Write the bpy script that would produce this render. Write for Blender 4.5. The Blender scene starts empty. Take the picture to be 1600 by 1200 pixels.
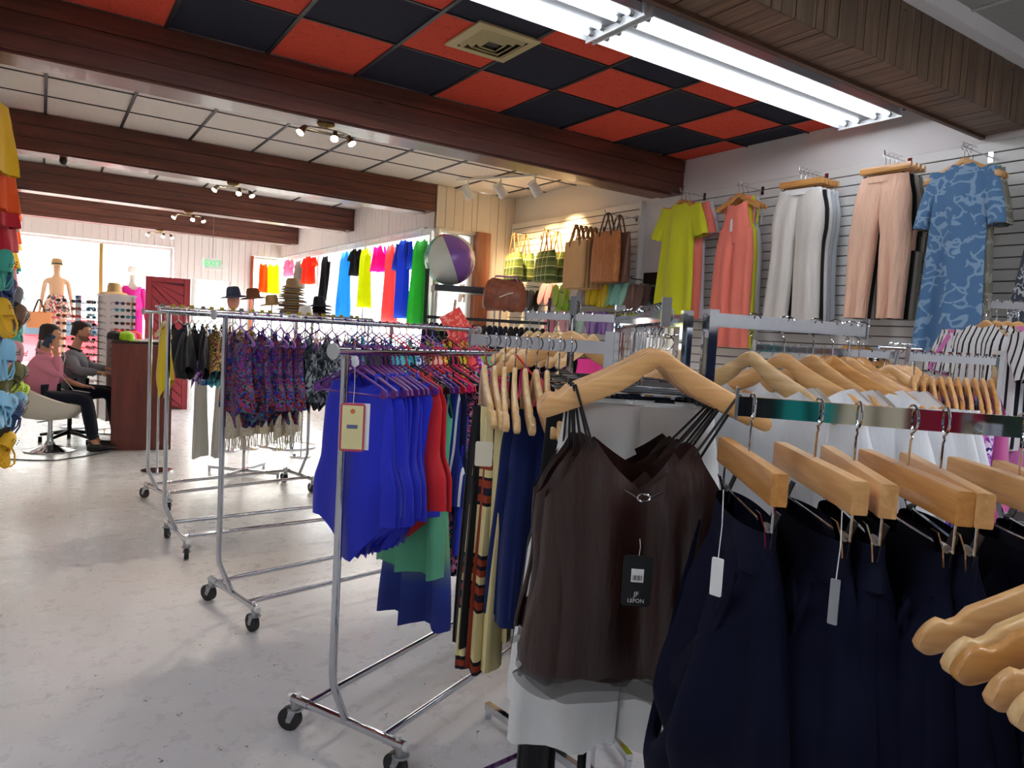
import bpy, math, random
from mathutils import Vector as V, Matrix
RN = random.Random(7)
C = bpy.context.scene.collection
PI = math.pi
R = math.radians

# ------------------------------------------------------------------ camera, world, sun, exposure
F_PX, EYE = 1120.0, 1.6
ROT = Matrix([[0.835123, -0.547111, 0.056913], [-0.009034, 0.089811, 0.995918], [-0.549989, -0.832228, 0.070061]]).transposed()
cam_data = bpy.data.cameras.new('camera')
cam = bpy.data.objects.new('camera', cam_data)
C.objects.link(cam)
cam.matrix_world = Matrix.Translation((0, 0, EYE)) @ ROT.to_4x4()
cam_data.sensor_width = 36
cam_data.lens = F_PX * 36 / 1600
cam_data.clip_start = 0.05
cam_data.clip_end = 200
bpy.context.scene.camera = cam

world = bpy.data.worlds.new('sky')
bpy.context.scene.world = world
world.use_nodes = True
wn = world.node_tree
bg = wn.nodes['Background']
bg.inputs[0].default_value = (0.93, 0.96, 1.0, 1)
bg.inputs[1].default_value = 4.2

sun_data = bpy.data.lights.new('sun', 'SUN')
sun_data.energy = 6.0
sun_data.angle = 0.02
sun_data.color = (1, 0.96, 0.9)
sun = bpy.data.objects.new('sun', sun_data)
sun.rotation_euler = (R(46), R(10), 0)
C.objects.link(sun)

vs = bpy.context.scene.view_settings
vs.view_transform = 'Standard'
vs.look = 'None'
vs.gamma = 1
vs.use_curve_mapping = False
vs.exposure = 1.1
TUBE_STRENGTH = 6.5
FILL_TUBE_STRENGTH = 15.0
bpy.context.scene.cycles.max_bounces = 7
bpy.context.scene.cycles.diffuse_bounces = 4
bpy.context.scene.cycles.glossy_bounces = 4
bpy.context.scene.cycles.transparent_max_bounces = 16
bpy.context.scene.cycles.sample_clamp_indirect = 6


def ray(u, v):
    return (ROT @ V((u - 800, 600 - v, -F_PX))).normalized()
def on_x(u, v, x):
    d = ray(u, v); return V((0, 0, EYE)) + d * (x / d.x)
def on_y(u, v, y):
    d = ray(u, v); return V((0, 0, EYE)) + d * (y / d.y)
def on_z(u, v, z):
    d = ray(u, v); return V((0, 0, EYE)) + d * ((z - EYE) / d.z)
FWD = ROT @ V((0, 0, -1))
def at(u, v, d):
    r = ray(u, v); return V((0, 0, EYE)) + r * d / r.dot(FWD)

# ------------------------------------------------------------------ materials
def lin(c):
    out = []
    for k in c[:3]:
        k = k / 255.0
        out.append(k / 12.92 if k <= 0.04045 else ((k + 0.055) / 1.055) ** 2.4)
    return tuple(out) + (1,)
MATS = {}
def base_mat(key):
    m = bpy.data.materials.new(key); m.use_nodes = True
    nt = m.node_tree
    return m, nt, nt.nodes['Principled BSDF']
def N(nt, t, **kw):
    n = nt.nodes.new(t)
    for k, v in kw.items():
        setattr(n, k, v)
    return n
def ramp(nt, stops, const=False):
    n = nt.nodes.new('ShaderNodeValToRGB')
    cr = n.color_ramp
    if const: cr.interpolation = 'CONSTANT'
    while len(cr.elements) > 1: cr.elements.remove(cr.elements[-1])
    cr.elements[0].position = stops[0][0]; cr.elements[0].color = lin(stops[0][1])
    for p, c in stops[1:]:
        e = cr.elements.new(p); e.color = lin(c)
    return n
def coords(nt, scale=(1, 1, 1), rot=(0, 0, 0)):
    t = N(nt, 'ShaderNodeTexCoord'); mp = N(nt, 'ShaderNodeMapping')
    mp.inputs['Scale'].default_value = scale; mp.inputs['Rotation'].default_value = rot
    nt.links.new(t.outputs['Object'], mp.inputs[0])
    return mp
def add_bump(nt, b, src, strength, dist=0.01):
    bp = N(nt, 'ShaderNodeBump'); bp.inputs['Strength'].default_value = strength; bp.inputs['Distance'].default_value = dist
    nt.links.new(src, bp.inputs['Height']); nt.links.new(bp.outputs[0], b.inputs['Normal'])
def plain(key, col, rough=0.6, metal=0.0, spec=0.5, coat=0):
    if key in MATS: return MATS[key]
    m, nt, b = base_mat(key)
    b.inputs['Base Color'].default_value = lin(col)
    b.inputs['Roughness'].default_value = rough
    b.inputs['Metallic'].default_value = metal
    b.inputs['Specular IOR Level'].default_value = spec
    b.inputs['Coat Weight'].default_value = coat
    MATS[key] = m
    return m
def cloth(col, sheen=0.2, rough=0.85, wrinkle=0.35, scale=9, spec=0.15, alpha=1, trans=0):
    key = 'cloth_%d_%d_%d_%s_%s_%s' % (col[0], col[1], col[2], rough, alpha, trans)
    if key in MATS: return MATS[key]
    m, nt, b = base_mat(key)
    mp = coords(nt, (1, 1, 0.22))
    n = N(nt, 'ShaderNodeTexNoise'); n.inputs['Scale'].default_value = scale; n.inputs['Detail'].default_value = 4
    nt.links.new(mp.outputs[0], n.inputs['Vector'])
    mx = N(nt, 'ShaderNodeMix', data_type='RGBA')
    mx.inputs[6].default_value = lin([c * 0.93 for c in col]); mx.inputs[7].default_value = lin([min(255, c * 1.04) for c in col])
    nt.links.new(n.outputs['Fac'], mx.inputs[0]); nt.links.new(mx.outputs[2], b.inputs['Base Color'])
    b.inputs['Roughness'].default_value = rough; b.inputs['Specular IOR Level'].default_value = spec
    b.inputs['Sheen Weight'].default_value = sheen
    b.inputs['Alpha'].default_value = alpha
    add_bump(nt, b, n.outputs['Fac'], wrinkle, 0.03)
    if trans:
        tr = N(nt, 'ShaderNodeBsdfTranslucent'); tr.inputs[0].default_value = lin(col)
        ms = N(nt, 'ShaderNodeMixShader'); ms.inputs[0].default_value = trans
        o = nt.nodes['Material Output']
        nt.links.new(b.outputs[0], ms.inputs[1]); nt.links.new(tr.outputs[0], ms.inputs[2]); nt.links.new(ms.outputs[0], o.inputs[0])
    MATS[key] = m
    return m
def floral(key, cols, scale=30, rough=0.7, stretch=(1, 1, 1), jitter=0.35):
    """blotches of several flat colours, as printed on swimwear"""
    if key in MATS: return MATS[key]
    m, nt, b = base_mat(key)
    mp = coords(nt, stretch)
    n = N(nt, 'ShaderNodeTexNoise'); n.inputs['Scale'].default_value = scale * 0.5
    nt.links.new(mp.outputs[0], n.inputs['Vector'])
    ad = N(nt, 'ShaderNodeVectorMath', operation='MULTIPLY_ADD')
    ad.inputs[1].default_value = (jitter, jitter, jitter)
    nt.links.new(n.outputs['Color'], ad.inputs[0]); nt.links.new(mp.outputs[0], ad.inputs[2])
    vo = N(nt, 'ShaderNodeTexVoronoi'); vo.inputs['Scale'].default_value = scale
    nt.links.new(ad.outputs[0], vo.inputs['Vector'])
    sp = N(nt, 'ShaderNodeSeparateColor'); nt.links.new(vo.outputs['Color'], sp.inputs[0])
    k = len(cols)
    rp = ramp(nt, [(i / k, c) for i, c in enumerate(cols)], True)
    nt.links.new(sp.outputs[0], rp.inputs[0]); nt.links.new(rp.outputs[0], b.inputs['Base Color'])
    b.inputs['Roughness'].default_value = rough; b.inputs['Specular IOR Level'].default_value = 0.2
    MATS[key] = m
    return m
def striped(key, stops, period, axis=2, rough=0.8, wob=0.0, rot=(0, 0, 0)):
    """repeating bands; stops in 0..1 of one period"""
    if key in MATS: return MATS[key]
    m, nt, b = base_mat(key)
    mp = coords(nt, (1, 1, 1), rot)
    vec = mp.outputs[0]
    if wob:
        n = N(nt, 'ShaderNodeTexNoise'); n.inputs['Scale'].default_value = 6
        nt.links.new(vec, n.inputs['Vector'])
        ad = N(nt, 'ShaderNodeVectorMath', operation='MULTIPLY_ADD'); ad.inputs[1].default_value = (wob,) * 3
        nt.links.new(n.outputs['Color'], ad.inputs[0]); nt.links.new(vec, ad.inputs[2]); vec = ad.outputs[0]
    sx = N(nt, 'ShaderNodeSeparateXYZ'); nt.links.new(vec, sx.inputs[0])
    mu = N(nt, 'ShaderNodeMath', operation='MULTIPLY'); mu.inputs[1].default_value = 1 / period
    nt.links.new(sx.outputs[axis], mu.inputs[0])
    fr = N(nt, 'ShaderNodeMath', operation='FRACT'); nt.links.new(mu.outputs[0], fr.inputs[0])
    rp = ramp(nt, stops, True); nt.links.new(fr.outputs[0], rp.inputs[0]); nt.links.new(rp.outputs[0], b.inputs['Base Color'])
    b.inputs['Roughness'].default_value = rough; b.inputs['Specular IOR Level'].default_value = 0.2
    MATS[key] = m
    return m
def lines_print(key, base, line, scale, width=0.08, distort=0.25, rough=0.85, stretch=(1, 1, 1)):
    """loopy line print: voronoi cell edges warped by noise"""
    if key in MATS: return MATS[key]
    m, nt, b = base_mat(key)
    mp = coords(nt, stretch)
    n = N(nt, 'ShaderNodeTexNoise'); n.inputs['Scale'].default_value = scale * 0.7; n.inputs['Detail'].default_value = 1
    nt.links.new(mp.outputs[0], n.inputs['Vector'])
    ad = N(nt, 'ShaderNodeVectorMath', operation='MULTIPLY_ADD'); ad.inputs[1].default_value = (distort,) * 3
    nt.links.new(n.outputs['Color'], ad.inputs[0]); nt.links.new(mp.outputs[0], ad.inputs[2])
    vo = N(nt, 'ShaderNodeTexVoronoi', feature='DISTANCE_TO_EDGE'); vo.inputs['Scale'].default_value = scale
    nt.links.new(ad.outputs[0], vo.inputs['Vector'])
    n2 = N(nt, 'ShaderNodeTexNoise'); n2.inputs['Scale'].default_value = scale * 0.9; nt.links.new(mp.outputs[0], n2.inputs['Vector'])
    rp = ramp(nt, [(0, line), (width, base)], True); nt.links.new(vo.outputs['Distance'], rp.inputs[0])
    gate = N(nt, 'ShaderNodeMath', operation='GREATER_THAN'); gate.inputs[1].default_value = 0.47; nt.links.new(n2.outputs['Fac'], gate.inputs[0])
    mx = N(nt, 'ShaderNodeMix', data_type='RGBA'); mx.inputs[6].default_value = lin(base)
    nt.links.new(gate.outputs[0], mx.inputs[0]); nt.links.new(rp.outputs[0], mx.inputs[7]); nt.links.new(mx.outputs[2], b.inputs['Base Color'])
    b.inputs['Roughness'].default_value = rough; b.inputs['Specular IOR Level'].default_value = 0.15
    MATS[key] = m
    return m
def wood(key, dark, light, scale=(3, 30, 30), rough=0.45, coat=0.0, knots=0.0, seam=4):
    if key in MATS: return MATS[key]
    m, nt, b = base_mat(key)
    t = N(nt, 'ShaderNodeTexCoord'); oi = N(nt, 'ShaderNodeObjectInfo')
    of = N(nt, 'ShaderNodeVectorMath', operation='MULTIPLY_ADD'); of.inputs[1].default_value = (7.3, 3.1, 5.7)
    cb = N(nt, 'ShaderNodeCombineXYZ')
    for i in range(3): nt.links.new(oi.outputs['Random'], cb.inputs[i])
    nt.links.new(cb.outputs[0], of.inputs[0]); nt.links.new(t.outputs['Object'], of.inputs[2])
    mp = N(nt, 'ShaderNodeMapping'); mp.inputs['Scale'].default_value = scale; nt.links.new(of.outputs[0], mp.inputs[0])
    n = N(nt, 'ShaderNodeTexNoise'); n.inputs['Scale'].default_value = 1.6; n.inputs['Detail'].default_value = 6; n.inputs['Distortion'].default_value = 0.6
    nt.links.new(mp.outputs[0], n.inputs['Vector'])
    rp = ramp(nt, [(0.3, dark), (0.52, [(a + c) / 2 for a, c in zip(dark, light)]), (0.72, light)])
    nt.links.new(n.outputs['Fac'], rp.inputs[0])
    col = rp.outputs[0]
    if knots:
        vo = N(nt, 'ShaderNodeTexVoronoi'); vo.inputs['Scale'].default_value = 1.0
        mp2 = N(nt, 'ShaderNodeMapping'); mp2.inputs['Scale'].default_value = tuple(s * knots for s in (1.6, 9, 9)); nt.links.new(of.outputs[0], mp2.inputs[0])
        nt.links.new(mp2.outputs[0], vo.inputs['Vector'])
        r2 = ramp(nt, [(0.03, (0, 0, 0)), (0.13, (255, 255, 255))]); nt.links.new(vo.outputs['Distance'], r2.inputs[0])
        mx = N(nt, 'ShaderNodeMix', data_type='RGBA'); mx.inputs[6].default_value = lin([c * 0.45 for c in dark])
        nt.links.new(r2.outputs[0], mx.inputs[0]); nt.links.new(col, mx.inputs[7]); col = mx.outputs[2]
    nt.links.new(col, b.inputs['Base Color'])
    b.inputs['Roughness'].default_value = rough; b.inputs['Coat Weight'].default_value = coat
    add_bump(nt, b, n.outputs['Fac'], 0.08, 0.01)
    MATS[key] = m
    return m
def emit(key, col, strength):
    if key in MATS: return MATS[key]
    m, nt, b = base_mat(key)
    b.inputs['Base Color'].default_value = (0, 0, 0, 1)
    b.inputs['Emission Color'].default_value = lin(col); b.inputs['Emission Strength'].default_value = strength
    MATS[key] = m
    return m
def glass_mat():
    if 'pane' in MATS: return MATS['pane']
    m = bpy.data.materials.new('pane'); m.use_nodes = True; nt = m.node_tree; nt.nodes.remove(nt.nodes['Principled BSDF'])
    tr = N(nt, 'ShaderNodeBsdfTransparent'); tr.inputs[0].default_value = (0.96, 0.98, 0.97, 1)
    gl = N(nt, 'ShaderNodeBsdfGlossy'); gl.inputs['Roughness'].default_value = 0.02
    lw = N(nt, 'ShaderNodeLayerWeight'); pw = N(nt, 'ShaderNodeMath', operation='POWER'); pw.inputs[1].default_value = 5
    nt.links.new(lw.outputs['Facing'], pw.inputs[0]); fr = N(nt, 'ShaderNodeMath', operation='MULTIPLY_ADD'); fr.inputs[1].default_value = 0.8; fr.inputs[2].default_value = 0.03
    nt.links.new(pw.outputs[0], fr.inputs[0])
    ms = N(nt, 'ShaderNodeMixShader')
    nt.links.new(fr.outputs[0], ms.inputs[0]); nt.links.new(tr.outputs[0], ms.inputs[1]); nt.links.new(gl.outputs[0], ms.inputs[2])
    nt.links.new(ms.outputs[0], nt.nodes['Material Output'].inputs[0])
    MATS['pane'] = m
    return m

CHROME = plain('chrome', (200, 203, 208), 0.06, 1.0)
STEEL = plain('brushed_steel', (176, 178, 182), 0.3, 1.0)
BRASS = plain('brass_fixture', (150, 128, 84), 0.3, 1.0)
BLACKP = plain('black_plastic', (22, 22, 24), 0.4)
RUBBER = plain('dark_rubber', (38, 38, 40), 0.6)
GREYP = plain('grey_plastic', (120, 122, 124), 0.4)
WHITEP = plain('white_plastic', (236, 236, 232), 0.35)
MAPLE = wood('hanger_wood', (204, 150, 92), (232, 184, 124), (4, 40, 40), 0.35, 0.35)
MAPLE2 = wood('hanger_wood_pale', (214, 170, 112), (240, 204, 150), (4, 40, 40), 0.35, 0.3)
MAPLE3 = wood('hanger_wood_orange', (188, 128, 66), (222, 164, 94), (4, 40, 40), 0.32, 0.4)
CARD = plain('card', (222, 214, 190), 0.7)
PAPER = plain('paper', (238, 238, 236), 0.7)

# ------------------------------------------------------------------ mesh builder
class MB:
    def __init__(s):
        s.v = []; s.f = []; s.m = []; s.M = None; s.mi = 0
    def add(s, vs_, fs):
        o = len(s.v)
        for p in vs_:
            p = V(p)
            s.v.append(s.M @ p if s.M else p)
        for f in fs:
            s.f.append([i + o for i in f]); s.m.append(s.mi)
    def box(s, c, d, rz=0):
        x, y, z = d[0] / 2, d[1] / 2, d[2] / 2
        pts = [(i * x, j * y, k * z) for i in (-1, 1) for j in (-1, 1) for k in (-1, 1)]
        if rz:
            cs, sn = math.cos(rz), math.sin(rz)
            pts = [(a * cs - b * sn, a * sn + b * cs, q) for a, b, q in pts]
        s.add([(a + c[0], b + c[1], q + c[2]) for a, b, q in pts],
              [(0, 1, 3, 2), (4, 6, 7, 5), (0, 4, 5, 1), (2, 3, 7, 6), (0, 2, 6, 4), (1, 5, 7, 3)])
    def rings(s, rs, closed=True, cap=True):
        n = len(rs[0]); pts = [p for r in rs for p in r]; fs = []
        for i in range(len(rs) - 1):
            for j in range(n if closed else n - 1):
                k = (j + 1) % n
                fs.append((i * n + j, i * n + k, (i + 1) * n + k, (i + 1) * n + j))
        if cap and closed:
            fs.append(tuple(range(n - 1, -1, -1))); fs.append(tuple((len(rs) - 1) * n + j for j in range(n)))
        s.add(pts, fs)
    def cyl(s, p, q, r, r2=None, n=10, cap=True):
        p = V(p); q = V(q); d = (q - p).normalized(); a = d.orthogonal().normalized(); b = d.cross(a)
        r2 = r if r2 is None else r2
        s.rings([[c + (a * math.cos(2 * PI * i / n) + b * math.sin(2 * PI * i / n)) * rr for i in range(n)] for c, rr in ((p, r), (q, r2))], True, cap)
    def tube(s, pts, r, n=8, closed=False):
        pts = [V(p) for p in pts]; m = len(pts); rs = []
        rad = r if isinstance(r, (list, tuple)) else [r] * m
        a = None
        for i, p in enumerate(pts):
            d = (pts[min(i + 1, m - 1)] - pts[max(i - 1, 0)])
            if d.length < 1e-9: d = V((0, 0, 1))
            d.normalize()
            if a is None: a = d.orthogonal().normalized()
            else:
                a = a - d * a.dot(d)
                a = a.normalized() if a.length > 1e-6 else d.orthogonal().normalized()
            b = d.cross(a)
            rs.append([p + (a * math.cos(2 * PI * k / n) + b * math.sin(2 * PI * k / n)) * rad[i] for k in range(n)])
        s.rings(rs)
    def ball(s, c, r, n=16, m=10):
        rx, ry, rz = r if isinstance(r, (list, tuple)) else (r, r, r)
        rs = []
        for i in range(m + 1):
            t = PI * (0.002 + 0.996 * i / m)
            rs.append([(c[0] + rx * math.sin(t) * math.cos(2 * PI * j / n), c[1] + ry * math.sin(t) * math.sin(2 * PI * j / n), c[2] - rz * math.cos(t)) for j in range(n)])
        s.rings(rs)
    def lathe(s, prof, c=(0, 0, 0), n=24, cap=True):
        s.rings([[(c[0] + r * math.cos(2 * PI * j / n), c[1] + r * math.sin(2 * PI * j / n), c[2] + z) for j in range(n)] for r, z in prof], True, cap)
    def prism(s, poly, y0, y1):
        """poly in x-z, extruded along y"""
        n = len(poly)
        s.add([(x, y0, z) for x, z in poly] + [(x, y1, z) for x, z in poly],
              [tuple(range(n - 1, -1, -1)), tuple(range(n, 2 * n))] + [(i, (i + 1) % n, n + (i + 1) % n, n + i) for i in range(n)])
    def build(s, name, mats, parent=None, smooth=True, loc=None, rz=0, sharp=38):
        me = bpy.data.meshes.new(name)
        me.from_pydata([tuple(p) for p in s.v], [], s.f)
        if not isinstance(mats, (list, tuple)): mats = [mats]
        for m in mats: me.materials.append(m)
        me.polygons.foreach_set('material_index', s.m)
        if smooth:
            me.polygons.foreach_set('use_smooth', [True] * len(me.polygons))
            me.set_sharp_from_angle(angle=R(sharp))
        me.update()
        o = bpy.data.objects.new(name, me); C.objects.link(o)
        if parent is not None: o.parent = parent
        if loc is not None: o.location = loc
        if rz: o.rotation_euler.z = rz
        return o
def tag(o, label=None, cat=None, group=None, kind=None):
    if label: o['label'] = label
    if cat: o['category'] = cat
    if group: o['group'] = group
    if kind: o['kind'] = kind
    return o
def thing(name, loc=(0, 0, 0), rz=0, label=None, cat=None, group=None):
    o = bpy.data.objects.new(name, None); C.objects.link(o)
    o.empty_display_size = 0.05
    o.location = loc; o.rotation_euler = (0, 0, rz)
    return tag(o, label, cat, group)
def struct(o):
    o['kind'] = 'structure'; return o
KIDS = {}
def copy_tree(o, parent=None):
    c = o.copy(); C.objects.link(c)
    if parent is not None: c.parent = parent
    for ch in list(o.children): copy_tree(ch, c)
    return c
UNITS = ['', 'first', 'second', 'third', 'fourth', 'fifth', 'sixth', 'seventh', 'eighth', 'ninth', 'tenth', 'eleventh', 'twelfth', 'thirteenth', 'fourteenth', 'fifteenth', 'sixteenth', 'seventeenth', 'eighteenth', 'nineteenth']
TENS = {20: ('twentieth', 'twenty'), 30: ('thirtieth', 'thirty'), 40: ('fortieth', 'forty'), 50: ('fiftieth', 'fifty'), 60: ('sixtieth', 'sixty'), 70: ('seventieth', 'seventy')}
def nth(i):
    if i < 20: return UNITS[i]
    t = i // 10 * 10
    return TENS[t][0] if i == t else TENS[t][1] + '-' + UNITS[i - t]

def lerp_table(tab, t):
    if not isinstance(tab, (list, tuple)): return tab
    if t <= tab[0][0]: return tab[0][1]
    for (a, x), (b, y) in zip(tab, tab[1:]):
        if t <= b:
            k = (t - a) / (b - a + 1e-9); k = k * k * (3 - 2 * k)
            return x + (y - x) * k
    return tab[-1][1]
def sheath(mb, L, hw, top=None, bot=None, dep=0.03, n=36, m=14, amp=0.008, k=3, seed=0, xc=0.0, yc=0.0, z0=0.0, ripple=0.0, rk=9):
    """closed sheet of hanging cloth, open at top and bottom, hung from z0 down over L"""
    rr = random.Random(seed); ph = rr.uniform(0, 6.28); ph2 = rr.uniform(0, 6.28); tw = rr.uniform(-1, 1)
    rs = []
    for i in range(m + 1):
        s = i / m; ring = []
        for j in range(n):
            th = 2 * PI * j / n; c = math.cos(th); sn = math.sin(th)
            cc = math.copysign(abs(c) ** 0.85, c)
            front = sn < 0
            zt = top(cc, front) if top else 0.0
            zb = L - (bot(cc, front) if bot else 0.0)
            z = zt + (zb - zt) * s; t = z / L
            w = lerp_table(hw, t); d = lerp_table(dep, t)
            g = t ** 0.8
            y = d * sn + amp * g * math.sin(k * cc * 1.6 + ph + tw * t) + amp * 0.45 * g * math.sin(k * 2.3 * cc + ph2 - 1.5 * t) + ripple * g * math.sin(rk * th + ph)
            x = w * cc * (1 + 0.04 * g * math.sin(5 * t + ph2)) + ripple * 0.5 * g * math.cos(rk * th + ph)
            ring.append((lerp_table(xc, t) + x, lerp_table(yc, t) + y, z0 - z))
        rs.append(ring)
    mb.rings(rs, True, False)

# ------------------------------------------------------------------ setting
WHITE_WALL = plain('white_wall_paint', (226, 222, 220), 0.6)
CREAM = plain('cream_board_paint', (226, 216, 206), 0.5)
PINKISH = plain('pale_board_paint', (232, 224, 220), 0.5)
GROOVE = plain('dark_groove', (120, 108, 100), 0.8)
BEAMW = wood('stained_beam_wood', (82, 44, 34), (122, 68, 50), (0.8, 14, 14), 0.42, 0.12, knots=1.0)

def floor_mat():
    m, nt, b = base_mat('painted_floor')
    mp = coords(nt)
    n1 = N(nt, 'ShaderNodeTexNoise'); n1.inputs['Scale'].default_value = 1.3; n1.inputs['Detail'].default_value = 5
    n2 = N(nt, 'ShaderNodeTexNoise'); n2.inputs['Scale'].default_value = 9; n2.inputs['Detail'].default_value = 6; n2.inputs['Roughness'].default_value = 0.7
    n3 = N(nt, 'ShaderNodeTexVoronoi'); n3.inputs['Scale'].default_value = 11; n3.inputs['Randomness'].default_value = 1
    n4 = N(nt, 'ShaderNodeTexNoise'); n4.inputs['Scale'].default_value = 45; n4.inputs['Detail'].default_value = 3
    for n in (n1, n2, n4): nt.links.new(mp.outputs[0], n.inputs['Vector'])
    ad = N(nt, 'ShaderNodeVectorMath', operation='MULTIPLY_ADD'); ad.inputs[1].default_value = (0.10,) * 3
    nt.links.new(n4.outputs['Color'], ad.inputs[0]); nt.links.new(mp.outputs[0], ad.inputs[2]); nt.links.new(ad.outputs[0], n3.inputs['Vector'])
    base = ramp(nt, [(0.3, (208, 205, 203)), (0.5, (216, 214, 213)), (0.7, (224, 222, 222))]); nt.links.new(n1.outputs['Fac'], base.inputs[0])
    scuff = ramp(nt, [(0.60, (255, 255, 255)), (0.8, (222, 218, 214))]); nt.links.new(n2.outputs['Fac'], scuff.inputs[0])
    mu = N(nt, 'ShaderNodeMix', data_type='RGBA', blend_type='MULTIPLY'); mu.inputs[0].default_value = 0.35
    nt.links.new(base.outputs[0], mu.inputs[6]); nt.links.new(scuff.outputs[0], mu.inputs[7])
    chip = ramp(nt, [(0.0, (70, 64, 60)), (0.075, (96, 90, 84)), (0.1, (255, 255, 255))]); nt.links.new(n3.outputs['Distance'], chip.inputs[0])
    gate = ramp(nt, [(0.0, (255, 255, 255)), (0.56, (255, 255, 255)), (0.6, (0, 0, 0))]); nt.links.new(n1.outputs['Fac'], gate.inputs[0])
    sep = N(nt, 'ShaderNodeSeparateColor'); nt.links.new(n3.outputs['Color'], sep.inputs[0])
    gt = N(nt, 'ShaderNodeMath', operation='GREATER_THAN'); gt.inputs[1].default_value = 0.6; nt.links.new(sep.outputs[0], gt.inputs[0])
    mu2 = N(nt, 'ShaderNodeMix', data_type='RGBA', blend_type='MULTIPLY')
    nt.links.new(gt.outputs[0], mu2.inputs[0]); nt.links.new(mu.outputs[2], mu2.inputs[6]); nt.links.new(chip.outputs[0], mu2.inputs[7])
    nt.links.new(mu2.outputs[2], b.inputs['Base Color'])
    rr = N(nt, 'ShaderNodeMapRange'); rr.inputs[3].default_value = 0.16; rr.inputs[4].default_value = 0.42
    nt.links.new(n2.outputs['Fac'], rr.inputs[0]); nt.links.new(rr.outputs[0], b.inputs['Roughness'])
    add_bump(nt, b, n2.outputs['Fac'], 0.12, 0.01)
    return m
fl = MB(); fl.box((1.6, 5.45, -0.05), (9.3, 18.9, 0.1)); struct(fl.build('floor', floor_mat(), smooth=False))

XR = 5.2       # right wall face
YB = 14.8      # back wall face
XS = 4.04      # side wall with the shop windows
ZC = 3.36      # ceiling
def wall(name, boxes, m):
    b = MB()
    for c, d in boxes: b.box(c, d)
    return struct(b.build(name, m, smooth=False))
wall('wall_right', [((XR + 0.06, 1.99, 1.8), (0.12, 12.1, 3.6))], WHITE_WALL)
wr2 = wall('wall_nook', [(((XS + 5.32) / 2 + 0.385, 8.1, 1.8), (0.51, 0.14, 3.6)), ((4.36, 8.1, 3.2), (0.6, 0.14, 0.75)), ((4.36, 8.1, 0.35), (0.6, 0.14, 0.7))], CREAM)
# boards of the wall beside the window corner
def boards(parent, name, m, start, end, step, make, gap=0.006):
    k = 0; x = start
    proto = {}
    while x < end - 0.01:
        w = min(step, end - x)
        key = round(w, 3)
        if key not in proto:
            o = make(w - gap); o.name = name; o.parent = parent; proto[key] = o
        else:
            o = proto[key].copy(); C.objects.link(o)
        yield o, x + w / 2
        x += step; k += 1
def vertical_boards(parent, m, along, x0, x1, z0, z1, face, sign, step=0.125, t=0.014):
    def make(w):
        b = MB(); h = z1 - z0
        if along == 'x': b.box((0, 0, 0), (w, t, h))
        else: b.box((0, 0, 0), (t, w, h))
        return b.build('board', m, smooth=False)
    for o, c in boards(parent, 'board', m, x0, x1, step, make):
        dz = RN.uniform(-0.0015, 0.0015)
        o.location = (c, face + sign * t / 2 + dz, (z0 + z1) / 2) if along == 'x' else (face + sign * t / 2 + dz, c, (z0 + z1) / 2)
vertical_boards(wr2, CREAM, 'x', 4.045, 4.62, 2.86, ZC, 8.03, -1)
vertical_boards(wr2, CREAM, 'x', 4.81, XR, 0.1, ZC, 8.03, -1)
vertical_boards(wr2, CREAM, 'x', 4.62, 4.81, 2.86, ZC, 8.03, -1, 0.19)
ws = wall('wall_side', [((XS + 0.07, 11.42, 3.17), (0.14, 6.6, 0.66)), ((XS + 0.07, 11.42, 0.3), (0.14, 6.6, 0.6))], PINKISH)
vertical_boards(ws, PINKISH, 'y', 8.04, YB, 2.84, ZC, XS, -1)
wb = wall('wall_back', [((1.82, YB + 0.07, 3.17), (4.44, 0.14, 0.66)), ((2.24, YB + 0.07, 1.5), (0.32, 0.14, 3.0)), ((3.26, YB + 0.07, 1.5), (0.38, 0.14, 3.0)),
                        ((2.73, YB + 0.07, 2.6), (0.74, 0.14, 0.62)), ((0.9, YB + 0.07, 0.25), (2.4, 0.14, 0.5)), ((3.72, YB + 0.07, 0.3), (0.6, 0.14, 0.6))], PINKISH)
vertical_boards(wb, PINKISH, 'x', -0.39, 2.06, 2.84, ZC, YB, -1)
vertical_boards(wb, PINKISH, 'x', 2.06, 2.42, 0.0, ZC, YB, -1)
vertical_boards(wb, PINKISH, 'x', 2.42, 3.09, 2.29, ZC, YB, -1)
vertical_boards(wb, PINKISH, 'x', 3.09, 3.45, 0.0, ZC, YB, -1)
vertical_boards(wb, PINKISH, 'x', 3.45, 4.02, 2.84, ZC, YB, -1)
wall('wall_left', [((-0.47, 9.9, 1.7), (0.1, 10.0, 3.4))], WHITE_WALL)
wall('wall_front', [((1.2, -4.05, 1.8), (8.4, 0.1, 3.6)), ((-3.05, 0.45, 1.8), (0.1, 9.1, 3.6)), ((-1.76, 4.95, 1.8), (2.6, 0.1, 3.6))], WHITE_WALL)

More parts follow.
